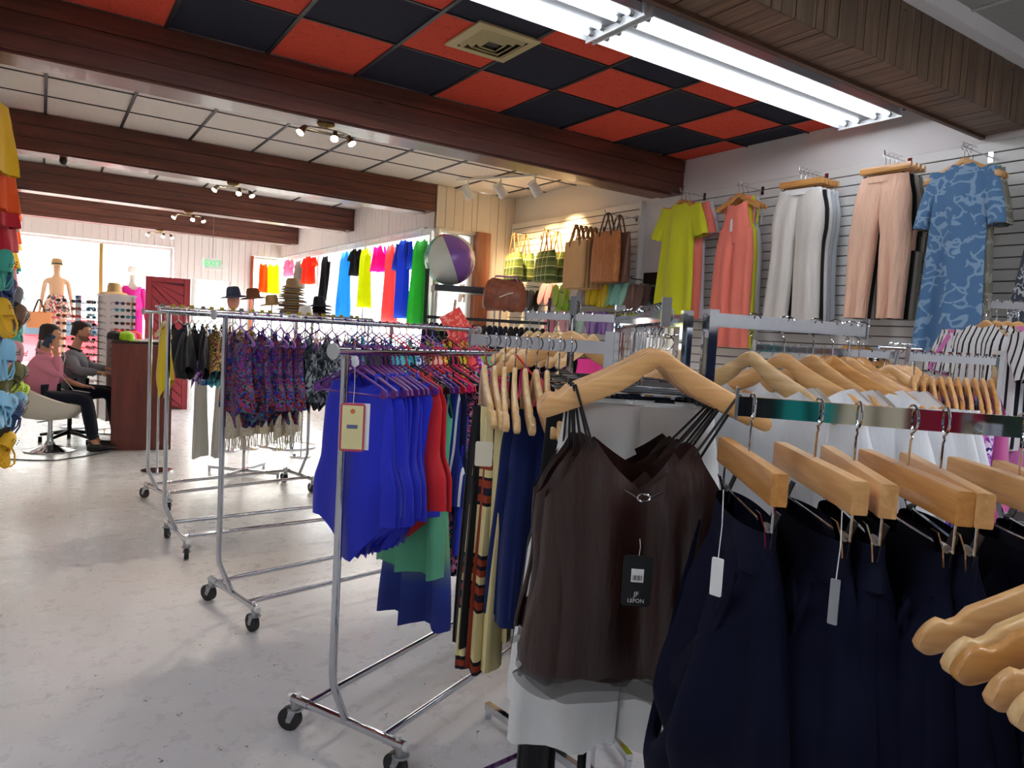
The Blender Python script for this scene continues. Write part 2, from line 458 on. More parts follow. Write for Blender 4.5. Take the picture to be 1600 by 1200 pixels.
# windows: frames and panes
FRAME = plain('white_frame', (238, 238, 236), 0.4)
ALU = plain('pale_metal_frame', (208, 204, 196), 0.35, 0.6)
def window(name, along, a0, a1, z0, z1, face, bars, m=FRAME, label=None):
    root = thing(name); struct(root)
    w = 0.05
    b = MB()
    def bx(a, z, da, dz, t=0.06):
        if along == 'x': b.box((a, face, z), (da, t, dz))
        else: b.box((face, a, z), (t, da, dz))
    bx((a0 + a1) / 2, z1 - w / 2, a1 - a0, w); bx((a0 + a1) / 2, z0 + w / 2, a1 - a0, w)
    bx(a0 + w / 2, (z0 + z1) / 2, w, z1 - z0 - 2 * w); bx(a1 - w / 2, (z0 + z1) / 2, w, z1 - z0 - 2 * w)
    b.build('window_frame', m, root, smooth=False)
    for q in bars:
        b = MB(); bx(q, (z0 + z1) / 2, 0.06, z1 - z0 - 2 * w); b.build('mullion', m, root, smooth=False)
    edges = [a0] + list(bars) + [a1]
    for p, q in zip(edges, edges[1:]):
        b = MB(); bx((p + q) / 2, (z0 + z1) / 2, q - p - 0.07, z1 - z0 - 0.11, 0.006); b.build('pane', glass_mat(), root, smooth=False)
    return root
GOLDF = plain('gold_anodised_frame', (196, 160, 84), 0.35, 0.4)
window('window_1', 'x', -0.39, 2.05, 0.5, 2.83, YB + 0.06, [0.89], FRAME)
bpy.data.objects['mullion'].data.materials[0] = GOLDF
window('window_2', 'x', 3.45, 4.0, 0.6, 2.83, YB + 0.06, [])
window('window_3', 'y', 8.2, YB - 0.05, 0.6, 2.83, XS + 0.07, [10.4, 12.6])
window('window_4', 'x', 4.1, 4.62, 0.7, 2.85, 8.1, [])
dr = thing('door_1'); struct(dr)
b = MB()
for c, d in (((2.45, YB + 0.05, 1.14), (0.06, 0.06, 2.28)), ((3.06, YB + 0.05, 1.14), (0.06, 0.06, 2.28)), ((2.755, YB + 0.05, 2.25), (0.55, 0.06, 0.06)), ((2.755, YB + 0.05, 0.1), (0.55, 0.06, 0.2)), ((2.755, YB + 0.05, 1.0), (0.55, 0.05, 0.05))): b.box(c, d)
b.build('door_frame', FRAME, dr, smooth=False)
b = MB(); b.box((2.755, YB + 0.05, 1.2), (0.55, 0.006, 2.1)); b.build('pane', glass_mat(), dr, smooth=False)
# brown post at the window corner and white post at the window side
PIERW = wood('reddish_post_wood', (120, 66, 44), (168, 104, 72), (14, 14, 1), 0.4)
b = MB(); b.box((4.715, 8.02, 1.6), (0.19, 0.12, 2.52)); struct(b.build('trim_1', PIERW, smooth=False))
b = MB(); b.box((3.47, YB - 0.03, 1.6), (0.05, 0.05, 2.46)); struct(b.build('trim_2', plain('orange_brown_trim', (176, 84, 44), 0.5), smooth=False))
b = MB()
b.lathe([(0.03, 0), (0.05, 0.02), (0.035, 0.05), (0.045, 0.09), (0.03, 0.11), (0.045, 0.14), (0.05, 0.17)], (XS + 0.03, 8.02, 2.66), 14)
b.cyl((XS + 0.03, 8.02, 0.0), (XS + 0.03, 8.02, 2.67), 0.026, n=12)
struct(b.build('trim_3', FRAME))

# ceiling: tiles between dark tees
def tile_mat(key, col, speck, rough=0.9):
    m, nt, b = base_mat(key)
    mp = coords(nt)
    n = N(nt, 'ShaderNodeTexNoise'); n.inputs['Scale'].default_value = 70; n.inputs['Detail'].default_value = 3
    nt.links.new(mp.outputs[0], n.inputs['Vector'])
    rp = ramp(nt, [(0.0, col), (0.60, col), (0.66, speck)]); nt.links.new(n.outputs['Fac'], rp.inputs[0]); nt.links.new(rp.outputs[0], b.inputs['Base Color'])
    b.inputs['Roughness'].default_value = rough; b.inputs['Specular IOR Level'].default_value = 0.2
    add_bump(nt, b, n.outputs['Fac'], 0.25, 0.004)
    return m
T_RED = tile_mat('red_tile', (222, 84, 62), (186, 62, 48)); T_BLACK = tile_mat('black_tile', (44, 46, 58), (54, 56, 66))
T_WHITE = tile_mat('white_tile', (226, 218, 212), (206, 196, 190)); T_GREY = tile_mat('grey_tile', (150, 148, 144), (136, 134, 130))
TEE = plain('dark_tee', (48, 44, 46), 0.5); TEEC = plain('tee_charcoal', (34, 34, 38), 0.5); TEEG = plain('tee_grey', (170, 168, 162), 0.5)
TS = 0.61
def tile_block(parent, x_edges, y_edges, z, pick, tee, tw=0.024, drop=0.004):
    protos = {}
    for i, (xa, xb) in enumerate(zip(x_edges, x_edges[1:])):
        for j, (ya, yb) in enumerate(zip(y_edges, y_edges[1:])):
            mt = pick(i, j); key = (round(xb - xa, 3), round(yb - ya, 3), mt.name)
            if key not in protos:
                b = MB(); b.box((0, 0, 0), (xb - xa - tw + 0.004, yb - ya - tw + 0.004, 0.016)); protos[key] = b.build('tile', mt, parent, smooth=False); o = protos[key]
            else:
                o = protos[key].copy(); C.objects.link(o)
            o.location = ((xa + xb) / 2, (ya + yb) / 2, z + 0.012 + RN.uniform(-0.001, 0.001))
    b = MB()
    for x in x_edges[1:-1]: b.box((x, (y_edges[0] + y_edges[-1]) / 2, z), (tw, y_edges[-1] - y_edges[0], 0.01))
    for y in y_edges[1:-1]: b.box(((x_edges[0] + x_edges[-1]) / 2, y, z + 0.001), (x_edges[-1] - x_edges[0], tw * 0.55, 0.008))
    b.build('tee_grid', tee, parent, smooth=False)
ceil = MB(); ceil.box((1.6, 8.6, ZC + 0.09), (9.3, 13.1, 0.1)); ceil = struct(ceil.build('ceiling', WHITE_WALL, smooth=False))
xs = [-0.6 + 0.0]; 
X0 = 0.6305 - 0.61 * 3
xe = [max(X0 + TS * i, -3) for i in range(0, 11)]; xe = [x for x in xe if x < XR - 0.05] + [XR]
xe = [X0 - TS * 2, X0 - TS] + xe
ye = [2.12, 2.4923, 3.1023, 3.7123, 4.3223, 5.05]
# the row line seen against the beam lies at y = 4.3233
def checker(i, j): return T_RED if (i + j) % 2 == 0 else T_BLACK
tile_block(ceil, xe, ye, ZC, checker, TEEC)
XW0 = 0.019
xw = [XW0 + TS * i for i in range(-1, 9)]; xw = [-0.42] + [x for x in xw if -0.38 < x < XR - 0.05] + [XR]
xw4 = [x for x in xw if x < XS - 0.05] + [XS]
tile_block(ceil, xw, [5.36, 6.14, 6.75, 7.358, 8.03], ZC, lambda i, j: T_WHITE, TEE)
for y0 in (8.35, 11.07): tile_block(ceil, xw4, [y0, y0 + 0.6, y0 + 1.21, y0 + 1.82, y0 + 2.38], ZC, lambda i, j: T_WHITE, TEE)
tile_block(ceil, xw4, [13.95, 14.4, YB], ZC, lambda i, j: T_WHITE, TEE)
cn = MB(); cn.box((1.6, -0.95, 3.56), (9.3, 6.2, 0.1)); cn = struct(cn.build('ceiling_near', WHITE_WALL, smooth=False))
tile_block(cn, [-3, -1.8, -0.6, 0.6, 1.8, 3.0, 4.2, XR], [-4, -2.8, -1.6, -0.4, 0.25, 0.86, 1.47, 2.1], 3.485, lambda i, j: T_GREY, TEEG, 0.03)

# beams: laminated, three lamellae each plus the ledge below
def beam(name, y, x1, w=0.29):
    root = thing(name); struct(root)
    x0 = -0.42; z = ZC
    if y < 6: x0 = -3.0
    for k, (h, dw) in enumerate(((0.115, 0.0), (0.115, 0.006), (0.095, 0.0))):
        b = MB(); b.box(((x0 + x1) / 2, y + w / 2 + dw, z - h / 2), (x1 - x0, w, h - 0.004)); b.build('lamella', BEAMW, root, smooth=False); z -= h
    b = MB(); b.box(((x0 + x1) / 2 - 0.06, y + w / 2 + 0.03, z - 0.008), (x1 - x0 - 0.12, w - 0.03, 0.018)); b.build('ledge', BEAMW, root, smooth=False)
beam('beam_1', 5.05, XR)
beam('beam_2', 8.03, XS + 0.001, 0.3)
beam('beam_3', 10.75, XS - 0.01, 0.3)
beam('beam_4', 13.62, XS - 0.01, 0.3)

# soffit of narrow boards above the camera side
SOFW = wood('soffit_wood', (70, 52, 38), (112, 86, 62), (22, 22, 1.4), 0.5, 0, knots=0.0)
SOFW2 = wood('soffit_wood_under', (86, 62, 46), (132, 100, 74), (22, 1.4, 22), 0.5, 0)
sof = MB(); sof.box((1.1, 2.255, 3.29), (8.2, 0.25, 0.4)); sof = struct(sof.build('soffit_beam', plain('soffit_shadow_gap', (40, 28, 22), 0.9), smooth=False))
x = -1.0; q = 0
wl = [0.14, 0.075, 0.12, 0.07, 0.1, 0.15, 0.06, 0.11]
while x < XR - 0.02:
    w = min(wl[q % 8], XR - x)
    b = MB(); b.box((0, 0, 0), (w - 0.006, 0.012, 0.405)); o = b.build('plank', SOFW, sof, smooth=False); o.location = (x + w / 2, 2.128 - RN.uniform(0, 0.003), 3.277)
    b = MB(); b.box((0, 0, 0), (w - 0.006, 0.245, 0.012)); o = b.build('plank', SOFW2, sof, smooth=False); o.location = (x + w / 2, 2.255, 3.082 - RN.uniform(0, 0.003))
    x += w; q += 1
b = MB(); b.box((2.1, 2.39, 3.08), (6.2, 0.03, 0.05)); b.build('edge_strip', wood('dark_strip', (70, 42, 28), (98, 62, 42), (2, 20, 20)), sof, smooth=False)
b = MB(); b.box((2.1, 2.11, 3.475), (6.2, 0.02, 0.02)); b.build('edge_strip', plain('grey_strip', (120, 116, 106), 0.5), sof, smooth=False)

# slatwall on the right wall
SLAT = plain('slat_white', (226, 224, 220), 0.4)
def slatwall(name, y0, y1, z0, z1, x, step=0.0762, label=None):
    root = MB(); root.box((x - 0.004, (y0 + y1) / 2, (z0 + z1) / 2), (0.008, y1 - y0, z1 - z0)); root = struct(root.build(name, plain('slat_recess', (92, 82, 84), 0.8), smooth=False))
    n = int((z1 - z0) / step); proto = None
    for i in range(n):
        if proto is None:
            b = MB(); h = step - 0.008
            b.prism([(0, -h / 2), (-0.012, -h / 2), (-0.014, -h / 2 + 0.003), (-0.014, h / 2 - 0.003), (-0.012, h / 2), (0, h / 2)], -(y1 - y0) / 2, (y1 - y0) / 2)
            proto = b.build('slat', SLAT, root, smooth=False); o = proto
        else:
            o = proto.copy(); C.objects.link(o)
        o.location = (x - 0.008, (y0 + y1) / 2, z1 - step * (i + 0.5))
    return root
slatwall('wall_slats', -0.6, 4.97, 0.6, 3.03, XR)
sb = slatwall('wall_slats', 5.59, 8.0, 1.2, 3.03, XR - 0.03)
b = MB(); b.box((XR - 0.03, 5.575, 2.1), (0.06, 0.03, 1.86)); b.build('end_trim', SLAT, sb, smooth=False)
b = MB(); b.box((XR - 0.006, 5.28, 1.3), (0.012, 0.5, 2.0)); b.build('backing', STEEL, None, smooth=False)
mi = bpy.data.objects['backing']; mi.name = 'wall_mirror'; mi.data.materials[0] = plain('mirror_silver', (225, 228, 228), 0.01, 1.0)
tag(mi, 'frameless wall mirror between the two slatted wall panels', 'mirror')

# ------------------------------------------------------------------ lamps of the room and added fill lamps
TUBE = emit('lit_tube', (240, 246, 255), TUBE_STRENGTH)
TRAY = plain('lamp_tray_white', (232, 234, 236), 0.35)
TRAYI = plain('lamp_reflector', (120, 123, 126), 0.5)
FILL_TUBE = emit('fill_tube', (240, 246, 255), FILL_TUBE_STRENGTH)
def strip_light(x0, y, z, label, group=None, L=2.4, rz=0, tm=None):
    root = thing('fluorescent_light', (x0, y, z), rz, label, 'ceiling light', group)
    w = 0.44
    b = MB(); b.box((L / 2, 0, 0.045), (L - 0.02, w * 0.96, 0.03)); b.box((L / 2, 0, 0.022), (L - 0.03, 0.1, 0.02)); b.build('tray', TRAYI, root, smooth=False)
    for s in (-1, 1):
        b = MB(); b.rings([[(xx, s * (w / 2), 0.05), (xx, s * (w / 2 + 0.012), -0.005), (xx, s * (w / 2 + 0.008), -0.007), (xx, s * (w / 2 - 0.008), 0.05)] for xx in (0.01, L - 0.01)]); b.build('side_rail', TRAY, root, smooth=False)
    for xx in (0.0, L):
        b = MB(); b.box((xx, 0, 0.02), (0.012, w + 0.04, 0.075)); b.build('end_plate', TRAY, root, smooth=False)
    for yy in (-0.165, -0.065, 0.065, 0.165):
        b = MB(); b.cyl((0.05, yy, 0.008), (L - 0.05, yy, 0.008), 0.0135, n=10); t = b.build('tube', tm or TUBE, root)
        for xx in (0.035, L - 0.035):
            b = MB(); b.cyl((xx - 0.015, yy, 0.008), (xx + 0.015, yy, 0.008), 0.016, n=10); b.box((xx, yy, 0.02), (0.02, 0.02, 0.04)); b.build('socket', GREYP, t)
    return root
strip_light(0.18, 3.1, 3.285, 'long four-tube strip light overhead, its end at the air vent')
strip_light(2.62, 3.09, 3.285, 'long four-tube strip light ending at the slatted wall')
for i, (x, y) in enumerate(((0.1, -0.5), (2.7, -0.5), (1.6, -2.2), (-2.6, 1.2))):  # unseen fill lamps added behind the camera to brighten the foreground
    strip_light(x, y, 3.42, 'added four-tube fill light on the grey ceiling behind the board soffit, %s from it' % nth(i + 1), 'added fill lights behind the soffit', tm=FILL_TUBE)

VENTM = plain('vent_cream', (196, 180, 128), 0.5); VENTD = plain('vent_dark', (46, 40, 36), 0.7)
def air_vent(cx, cy, z, s, label):
    root = thing('air_vent', (cx, cy, z), 0, label, 'air vent')
    b = MB()
    def ringsq(r0, z0, r1, z1):
        b.rings([[(r0, r0, z0), (-r0, r0, z0), (-r0, -r0, z0), (r0, -r0, z0)], [(r1, r1, z1), (-r1, r1, z1), (-r1, -r1, z1), (r1, -r1, z1)]], True, False)
    ringsq(s, 0, s, -0.012); ringsq(s, -0.012, s * 0.74, -0.016)
    b.build('frame', VENTM, root, smooth=False)
    b = MB(); b.box((0, 0, -0.002), (2 * s - 0.02, 2 * s - 0.02, 0.004)); b.build('backing', VENTD, root, smooth=False)
    for r0 in (0.72, 0.54, 0.36):
        b = MB(); ringsq(s * r0, -0.004, s * (r0 - 0.1), -0.03); ringsq(s * (r0 - 0.1), -0.03, s * (r0 - 0.115), -0.026); b.build('louvre', VENTM, root, smooth=False)
    b = MB(); b.box((0, 0, -0.012), (s * 0.4, s * 0.4, 0.006)); b.build('centre_plate', VENTD, root, smooth=False)
    return root
air_vent(2.28, 3.88, ZC, 0.215, 'square cream air vent set in a red ceiling tile')
air_vent(1.55, 6.35, ZC, 0.2, 'square cream air vent in the white tiles beyond the thickest beam')

BULB = emit('lit_bulb', (255, 240, 220), 55)
CAN = plain('satin_nickel', (176, 164, 140), 0.25, 1.0)
def spot_cluster(x, y, z, label, s=1.0, heads=((-0.17, -0.05, 200), (0.05, -0.06, 250), (0.17, -0.02, 300))):
    root = thing('spotlight_cluster', (x, y, z), 0, label, 'spotlight', 'three-headed spotlights under the beams')
    b = MB(); b.lathe([(0.062, 0), (0.066, -0.012), (0.05, -0.028), (0.012, -0.034)], n=20); b.build('ceiling_plate', BRASS, root)
    b = MB(); b.tube([(0.16 * math.cos(t) , 0.05 * math.sin(t) , -0.05) for t in [i * 2 * PI / 20 for i in range(21)]], 0.006, 6); b.cyl((0, 0, -0.03), (0, -0.05, -0.05), 0.006); b.build('ring_arm', CAN, root)
    for dx, dy, ang in heads:
        h = thing('lamp_head', (dx, dy, -0.055)); h.parent = root
        a = R(ang); d = V((math.cos(a) * 0.6, math.sin(a) * 0.45 , -0.75)).normalized()
        b = MB(); b.cyl((0, 0, 0), (0, 0, -0.02), 0.007); b.cyl(d * -0.02 + V((0, 0, -0.02)), d * 0.045 + V((0, 0, -0.02)), 0.016, 0.03, 12); b.build('lamp_can', CAN, h)
        b = MB(); c = d * 0.047 + V((0, 0, -0.02)); b.cyl(c, c + d * 0.004, 0.026, n=12); b.build('bulb', BULB, h)
        ld = bpy.data.lights.new('spot', 'SPOT'); ld.energy = 22; ld.color = (1, 0.88, 0.74); ld.spot_size = R(70); ld.shadow_soft_size = 0.03; ld.spot_blend = 0.6
        lo = bpy.data.objects.new('spot', ld); C.objects.link(lo); lo.parent = h; lo.location = c + d * 0.02; lo.rotation_euler = d.to_track_quat('-Z', 'Y').to_euler()
    return root
for k, yy in enumerate((5.16, 8.12, 10.86, 13.72)):
    spot_cluster(1.69, yy, 3.018, 'brass three-headed spotlight under the %s beam from the red and black ceiling' % nth(k + 1))
b = MB(); b.ball((0, 0, 0), (0.035, 0.03, 0.04)); b.tube([(0, 0, 0.03), (-0.05, 0, 0.06), (-0.06, 0, 0.12)], 0.004, 6); b.tube([(0, 0, 0.03), (0.01, 0, 0.09)], 0.012, 8); b.tube([(0.0, 0, -0.03), (0.05, 0, -0.06)], 0.004, 6)
p = on_y(99, 251, 8.2); o = b.build('ceiling_camera', BLACKP, None, loc=(p.x, p.y, p.z)); tag(o, 'small black camera dangling under a dark wooden beam', 'camera')

# white track lamps over the bag wall
tr = thing('track_light', (4.3, 7.0, ZC - 0.012), R(-63), 'white ceiling track with three can lamps lighting the handbag wall', 'track light')
b = MB(); b.box((0, 0, -0.008), (1.15, 0.035, 0.02)); b.build('track', WHITEP, tr, smooth=False)
for k, dx in enumerate((-0.42, 0.02, 0.46)):
    h = thing('lamp_head', (dx, 0, -0.02)); h.parent = tr
    b = MB(); b.cyl((0, 0, 0), (0, 0, -0.09), 0.009)
    d = Matrix.Rotation(R(63), 3, 'Z') @ V((0.68, 0.1, -0.62)); d.normalize(); c = V((0, 0, -0.13))
    b.cyl(c - d * 0.08, c + d * 0.08, 0.048, 0.056, 20, False); b.cyl(c - d * 0.08, c - d * 0.078, 0.048, n=20); b.build('lamp_can', WHITEP, h)
    b = MB(); b.cyl(c + d * 0.03, c + d * 0.034, 0.046, n=16); b.build('bulb', emit('warm_bulb', (255, 196, 120), 20), h)
    ld = bpy.data.lights.new('spot', 'SPOT'); ld.energy = 90; ld.color = (1, 0.66, 0.32); ld.spot_size = R(62); ld.spot_blend = 0.7; ld.shadow_soft_size = 0.04
    lo = bpy.data.objects.new('spot', ld); C.objects.link(lo); lo.parent = h; lo.location = c + d * 0.09; lo.rotation_euler = d.to_track_quat('-Z', 'Y').to_euler()
# single lamp clipped to the slat panel above the brown totes

def text_mesh(s, size, mat, parent, loc, rot, extrude=0.0008, name='lettering', align='CENTER', bold=False):
    cu = bpy.data.curves.new('t', 'FONT'); cu.body = s; cu.size = size; cu.extrude = extrude; cu.align_x = align; cu.align_y = 'CENTER'
    if bold: cu.offset = size * 0.008
    ob = bpy.data.objects.new('t', cu); C.objects.link(ob)
    me = bpy.data.meshes.new_from_object(ob.evaluated_get(bpy.context.evaluated_depsgraph_get())); bpy.data.objects.remove(ob)
    me.materials.clear(); me.materials.append(mat)
    o = bpy.data.objects.new(name, me); C.objects.link(o); o.parent = parent; o.location = loc; o.rotation_euler = rot
    return o
ex = thing('exit_sign', (2.43, 13.1, 2.49), 0, 'white exit sign with green letters hanging on a thin rod', 'exit sign')
b = MB(); b.box((0, 0, 0), (0.28, 0.04, 0.19)); b.build('housing', WHITEP, ex, smooth=False)
b = MB(); b.cyl((0, 0, 0.095), (0, 0, 0.87), 0.005, n=6); b.build('rod', GREYP, ex)
text_mesh('EXIT', 0.135, emit('exit_green', (70, 205, 120), .9), ex, (0, -0.022, 0), (R(90), 0, 0), bold=True)
for s in (-1, 1):
    b = MB(); b.cyl((s * 0.19, 0, -0.0), (s * 0.19, -0.05, -0.015), 0.03, 0.045, 14); b.cyl((s * 0.13, 0, 0.0), (s * 0.19, 0.0, 0.0), 0.012); b.build('emergency_lamp', WHITEP, ex)

# ------------------------------------------------------------------ hangers
def hook(mb, r=0.021, stem=0.045, rad=0.0018, n=6):
    """hook whose inside rests on a rail at the origin; opening towards +y... the stem goes down to z = -r - stem"""
    pts = [(r * math.cos(t), 0, r * math.sin(t)) for t in [R(150 - 15 * i) for i in range(0, 17)]]
    last = pts[-1]
    pts += [(last[0] + 0.006, 0, last[2] - 0.006), (0.001, 0, -r - 0.012), (0, 0, -r - stem)]
    mb.tube(pts, rad, n)
def arc_profile(half, drop, crest, n=14, tip=0.0):
    """centre line of a shaped wooden hanger, x from 0 to half"""
    out = []
    for i in range(n + 1):
        t = i / n
        e = t * t * (3 - 2 * t)
        out.append((half * t, -drop * (0.28 * e + 0.72 * t) + crest * (1 - t) ** 2 * t * 0.8))
    return out
WH = {}
def wood_hanger(kind='maple'):
    """> hook, arm (two), grown once and copied"""
    root = thing('wooden_hanger')
    b = MB(); hook(b, 0.021, 0.05, 0.0019); b.build('hook', CHROME, root)
    m = {'maple': MAPLE, 'pale': MAPLE2, 'orange': MAPLE3}[kind]
    for s in (-1, 1):
        b = MB(); rs = []
        prof = []
        n = 30
        for i in range(n + 1):
            t = i / 20 if i < 18 else 1 - .1 * (1 - (i - 18) / 12) ** 2 ; t = min(t, 1); x = 0.225 * t
            top = -0.066 - 0.012 * (t / 0.12) ** 1.6 if t < 0.12 else -0.078 - 0.100 * ((t - 0.12) / 0.88) ** 0.86
            hgt = 0.05 - 0.008 * t if t > 0.1 else 0.046
            if t > 0.90:
                k = (t - 0.90) / 0.10; q = math.sqrt(max(0.0, 1 - k * k)); mid = top - hgt * 0.55; top = mid + hgt * 0.55 * q; bo = mid - hgt * 0.45 * q
            else: bo = top - hgt
            if 0.79 < t < 0.86: top -= 0.008
            if t < 0.3: bo += 0.012 * (1 - t / 0.3)
            th = 0.0065 + 0.001 * t
            prof.append((x, top, bo, th, 0.014 * t * t))
        for x, tp, bo, th, yo in prof:
            e = min(0.004, (tp - bo) * 0.3)
            rs.append([(s * x, yo - th, bo + e), (s * x, yo - th + 0.002, bo), (s * x, yo + th - 0.002, bo), (s * x, yo + th, bo + e), (s * x, yo + th, tp - e), (s * x, yo + th - 0.003, tp), (s * x, yo - th + 0.003, tp), (s * x, yo - th, tp - e)])
        b.rings(rs); b.build('arm', m, root, sharp=50)
    return root
def skirt_hanger(kind='maple', half=0.18):
    root = thing('skirt_hanger')
    b = MB(); hook(b, 0.021, 0.05, 0.0019); b.build('hook', CHROME, root)
    b = MB()
    b.rings([[(x, -0.010, -0.118), (x, 0.010, -0.118), (x, 0.011, -0.115), (x, 0.011, -0.076), (x, 0.009, -0.073), (x, -0.009, -0.073), (x, -0.011, -0.076), (x, -0.011, -0.115)] for x in (-half, half)])
    b.build('bar', {'maple': MAPLE, 'pale': MAPLE2, 'orange': MAPLE3}[kind], root)
    b = MB(); b.tube([(-half + 0.02, 0, -0.118), (-half + 0.02, 0, -0.158), (half - 0.02, 0, -0.158), (half - 0.02, 0, -0.118)], 0.002, 6); b.build('wire_rod', CHROME, root)
    for s in (-1, 1):
        c = thing('clip'); c.parent = root; c.location = (s * (half - 0.045), 0, -0.158)
        for q in (-1, 1):
            b = MB(); b.rings([[(-0.011, q * 0.013, 0.022), (0.011, q * 0.013, 0.022), (0.011, q * 0.015, 0.022), (-0.011, q * 0.015, 0.022)], [(-0.011, q * 0.005, 0), (0.011, q * 0.005, 0), (0.011, q * 0.007, 0), (-0.011, q * 0.007, 0)], [(-0.012, q * 0.002, -0.028), (0.012, q * 0.002, -0.028), (0.012, q * 0.004, -0.028), (-0.012, q * 0.004, -0.028)]])
            b.build('jaw', [CHROME, BLACKP][q > 0], c, smooth=False)
        b = MB(); b.cyl((-0.009, 0, 0), (0.009, 0, 0), 0.006, n=8); b.build('spring', STEEL, c)
    return root
def wire_hanger(half=0.19, clipm=BLACKP):
    root = thing('wire_clip_hanger')
    b = MB(); hook(b, 0.022, 0.06, 0.0019); b.build('hook', CHROME, root)
    b = MB(); b.tube([(0, 0, -0.08), (0, 0, -0.15)], 0.002, 6); b.tube([(-half, 0, -0.15), (half, 0, -0.15)], 0.0022, 6); b.tube([(-half, 0, -0.165), (half, 0, -0.165)], 0.0016, 6); b.build('wire_rod', CHROME, root)
    for s in (-1, 1):
        b = MB(); b.box((s * half * 0.8, 0, -0.165), (0.028, 0.014, 0.05)); b.box((s * half * 0.8, -0.009, -0.150), (0.022, 0.008, 0.02)); b.build('clip', clipm, root, smooth=False)
    return root
def plastic_hanger(col, half=0.17, rad=0.0042):
    root = thing('plastic_hanger')
    m = plain('hanger_plastic_%d_%d_%d' % tuple(col), col, 0.28, 0, 0.5)
    b = MB(); hook(b, 0.02, 0.03, rad * 0.8, 6); b.build('hook', m, root)
    b = MB()
    for s in (-1, 1):
        b.tube([(0, 0, -0.05), (s * 0.02, 0, -0.062), (s * half * 0.9, 0, -0.12), (s * half, 0, -0.13), (s * (half + 0.004), 0, -0.145), (s * half * 0.93, 0, -0.154), (s * half * 0.8, 0, -0.145)], rad, 6)
        b.ball((s * half * 0.93, 0, -0.139), (0.017, 0.003, 0.016), 10, 6)
    b.tube([(-half * 0.8, 0, -0.147), (half * 0.8, 0, -0.147)], rad * 0.8, 6)
    b.build('frame', m, root)
    return root
PROTO = {}
def hanger(kind, arg=None):
    key = (kind, str(arg))
    f = {'wood': wood_hanger, 'skirt': skirt_hanger, 'wire': wire_hanger, 'plastic': plastic_hanger}[kind]
    if key not in PROTO:
        PROTO[key] = f(arg) if arg is not None else f()
        return PROTO[key]
    return copy_tree(PROTO[key])

# ------------------------------------------------------------------ garments (origin where the hanger's hook meets the rail)
def G(name, mb, m, parts=()):
    o = mb.build(name, m, None, sharp=60)
    for pn, pm, mt in parts:
        for one in (pm if isinstance(pm, list) else [pm]): one.build(pn, mt, o, sharp=60)
    return o
def strap(mb, p, q, r=0.003, sag=0.0):
    p = V(p); q = V(q); mb.tube([p.lerp(q, t) + V((0, 0, -sag * 4 * t * (1 - t))) for t in (0, .25, .5, .75, 1)], r, 5)
def swimsuit(m, seed=0, L=0.66, w=1.0, top=-0.11, strapm=None, coverage=0.0):
    r_ = random.Random(seed); b = MB(); fat = r_.uniform(0.92, 1.1) * w
    sheath(b, L, [(0, .125 * fat), (.16, .15 * fat), (.42, .155 * fat), (.62, .19 * fat), (.8, .195 * fat), (1, .185 * fat)],
           top=lambda c, f: 0.012 + (0.045 if f else 0.02) * max(0, 1 - (abs(c) / 0.55) ** 2),
           bot=lambda c, f: (0.17 if f else .13) * min(1, max(0, (abs(c) - .28) / .5)) ** .6 * (L / .64),
           dep=[(0, .014), (.3, .03), (.7, .04), (1, .02)], amp=0.03, seed=seed, z0=top, n=44, m=16, ripple=.004, rk=7)
    ss = []
    for q in (-1, 1):
        s = MB(); ss.append(s)
        strap(s, (q * .075, 0, -0.075 - .0), (q * .085 * fat, -.01, top - .03), .005)
        strap(s, (q * .075, 0, -0.075), (q * .085 * fat, .012, top - .03), .005)
    return G('swimsuit', b, m, [('strap', ss, strapm or m)])
def bikini_top(m, seed=0, L=.16, w=1.0, trimm=None, drop=0):
    r_ = random.Random(seed); b = MB()
    for s in (-1, 1):
        sheath(b, L, [(0, .02), (.35, .07 * w), (1, .085 * w)], top=lambda c, f: 0.0, dep=[(0, .01), (.55, .045), (1, .03)], amp=.006, seed=seed + s, z0=-.15 - drop, xc=s * .085, n=20, m=8)
    tt = []
    for s in (-1, 1):
        t = MB(); tt.append(t)
        strap(t, (s * .08, 0, -.095), (s * .085, 0, -.155 - drop), .004)
        pts = [(s * .16, 0, -.29 - drop), (s * (.19 + r_.uniform(-.02, .03)), 0.02, -.36), (s * (.15 + r_.uniform(-.03, .03)), 0, -.44 - r_.uniform(0, .08)), (s * .16, -.01, -.5 - r_.uniform(0, .08))]
        t.tube(pts, .005, 5)
    t = MB(); tt.append(t)
    t.tube([(-.17, 0, -.155 - L - drop), (-.08, -.035, -.155 - L - drop), (0, -.02, -.16 - L - drop), (.08, -.035, -.155 - L - drop), (.17, 0, -.155 - L - drop)], .005, 5)
    return G('bikini', b, m, [('tie', tt, trimm or m)])
def briefs(m, seed=0, top=-.17, w=1.0, L=.24):
    b = MB()
    sheath(b, L, [(0, .15 * w), (.4, .16 * w), (1, .07 * w)], bot=lambda c, f: .15 * abs(c) ** 1.3, dep=[(0, .02), (1, .02)], amp=.015, seed=seed, z0=top, n=28, m=8)
    return G('bikini_briefs', b, m)
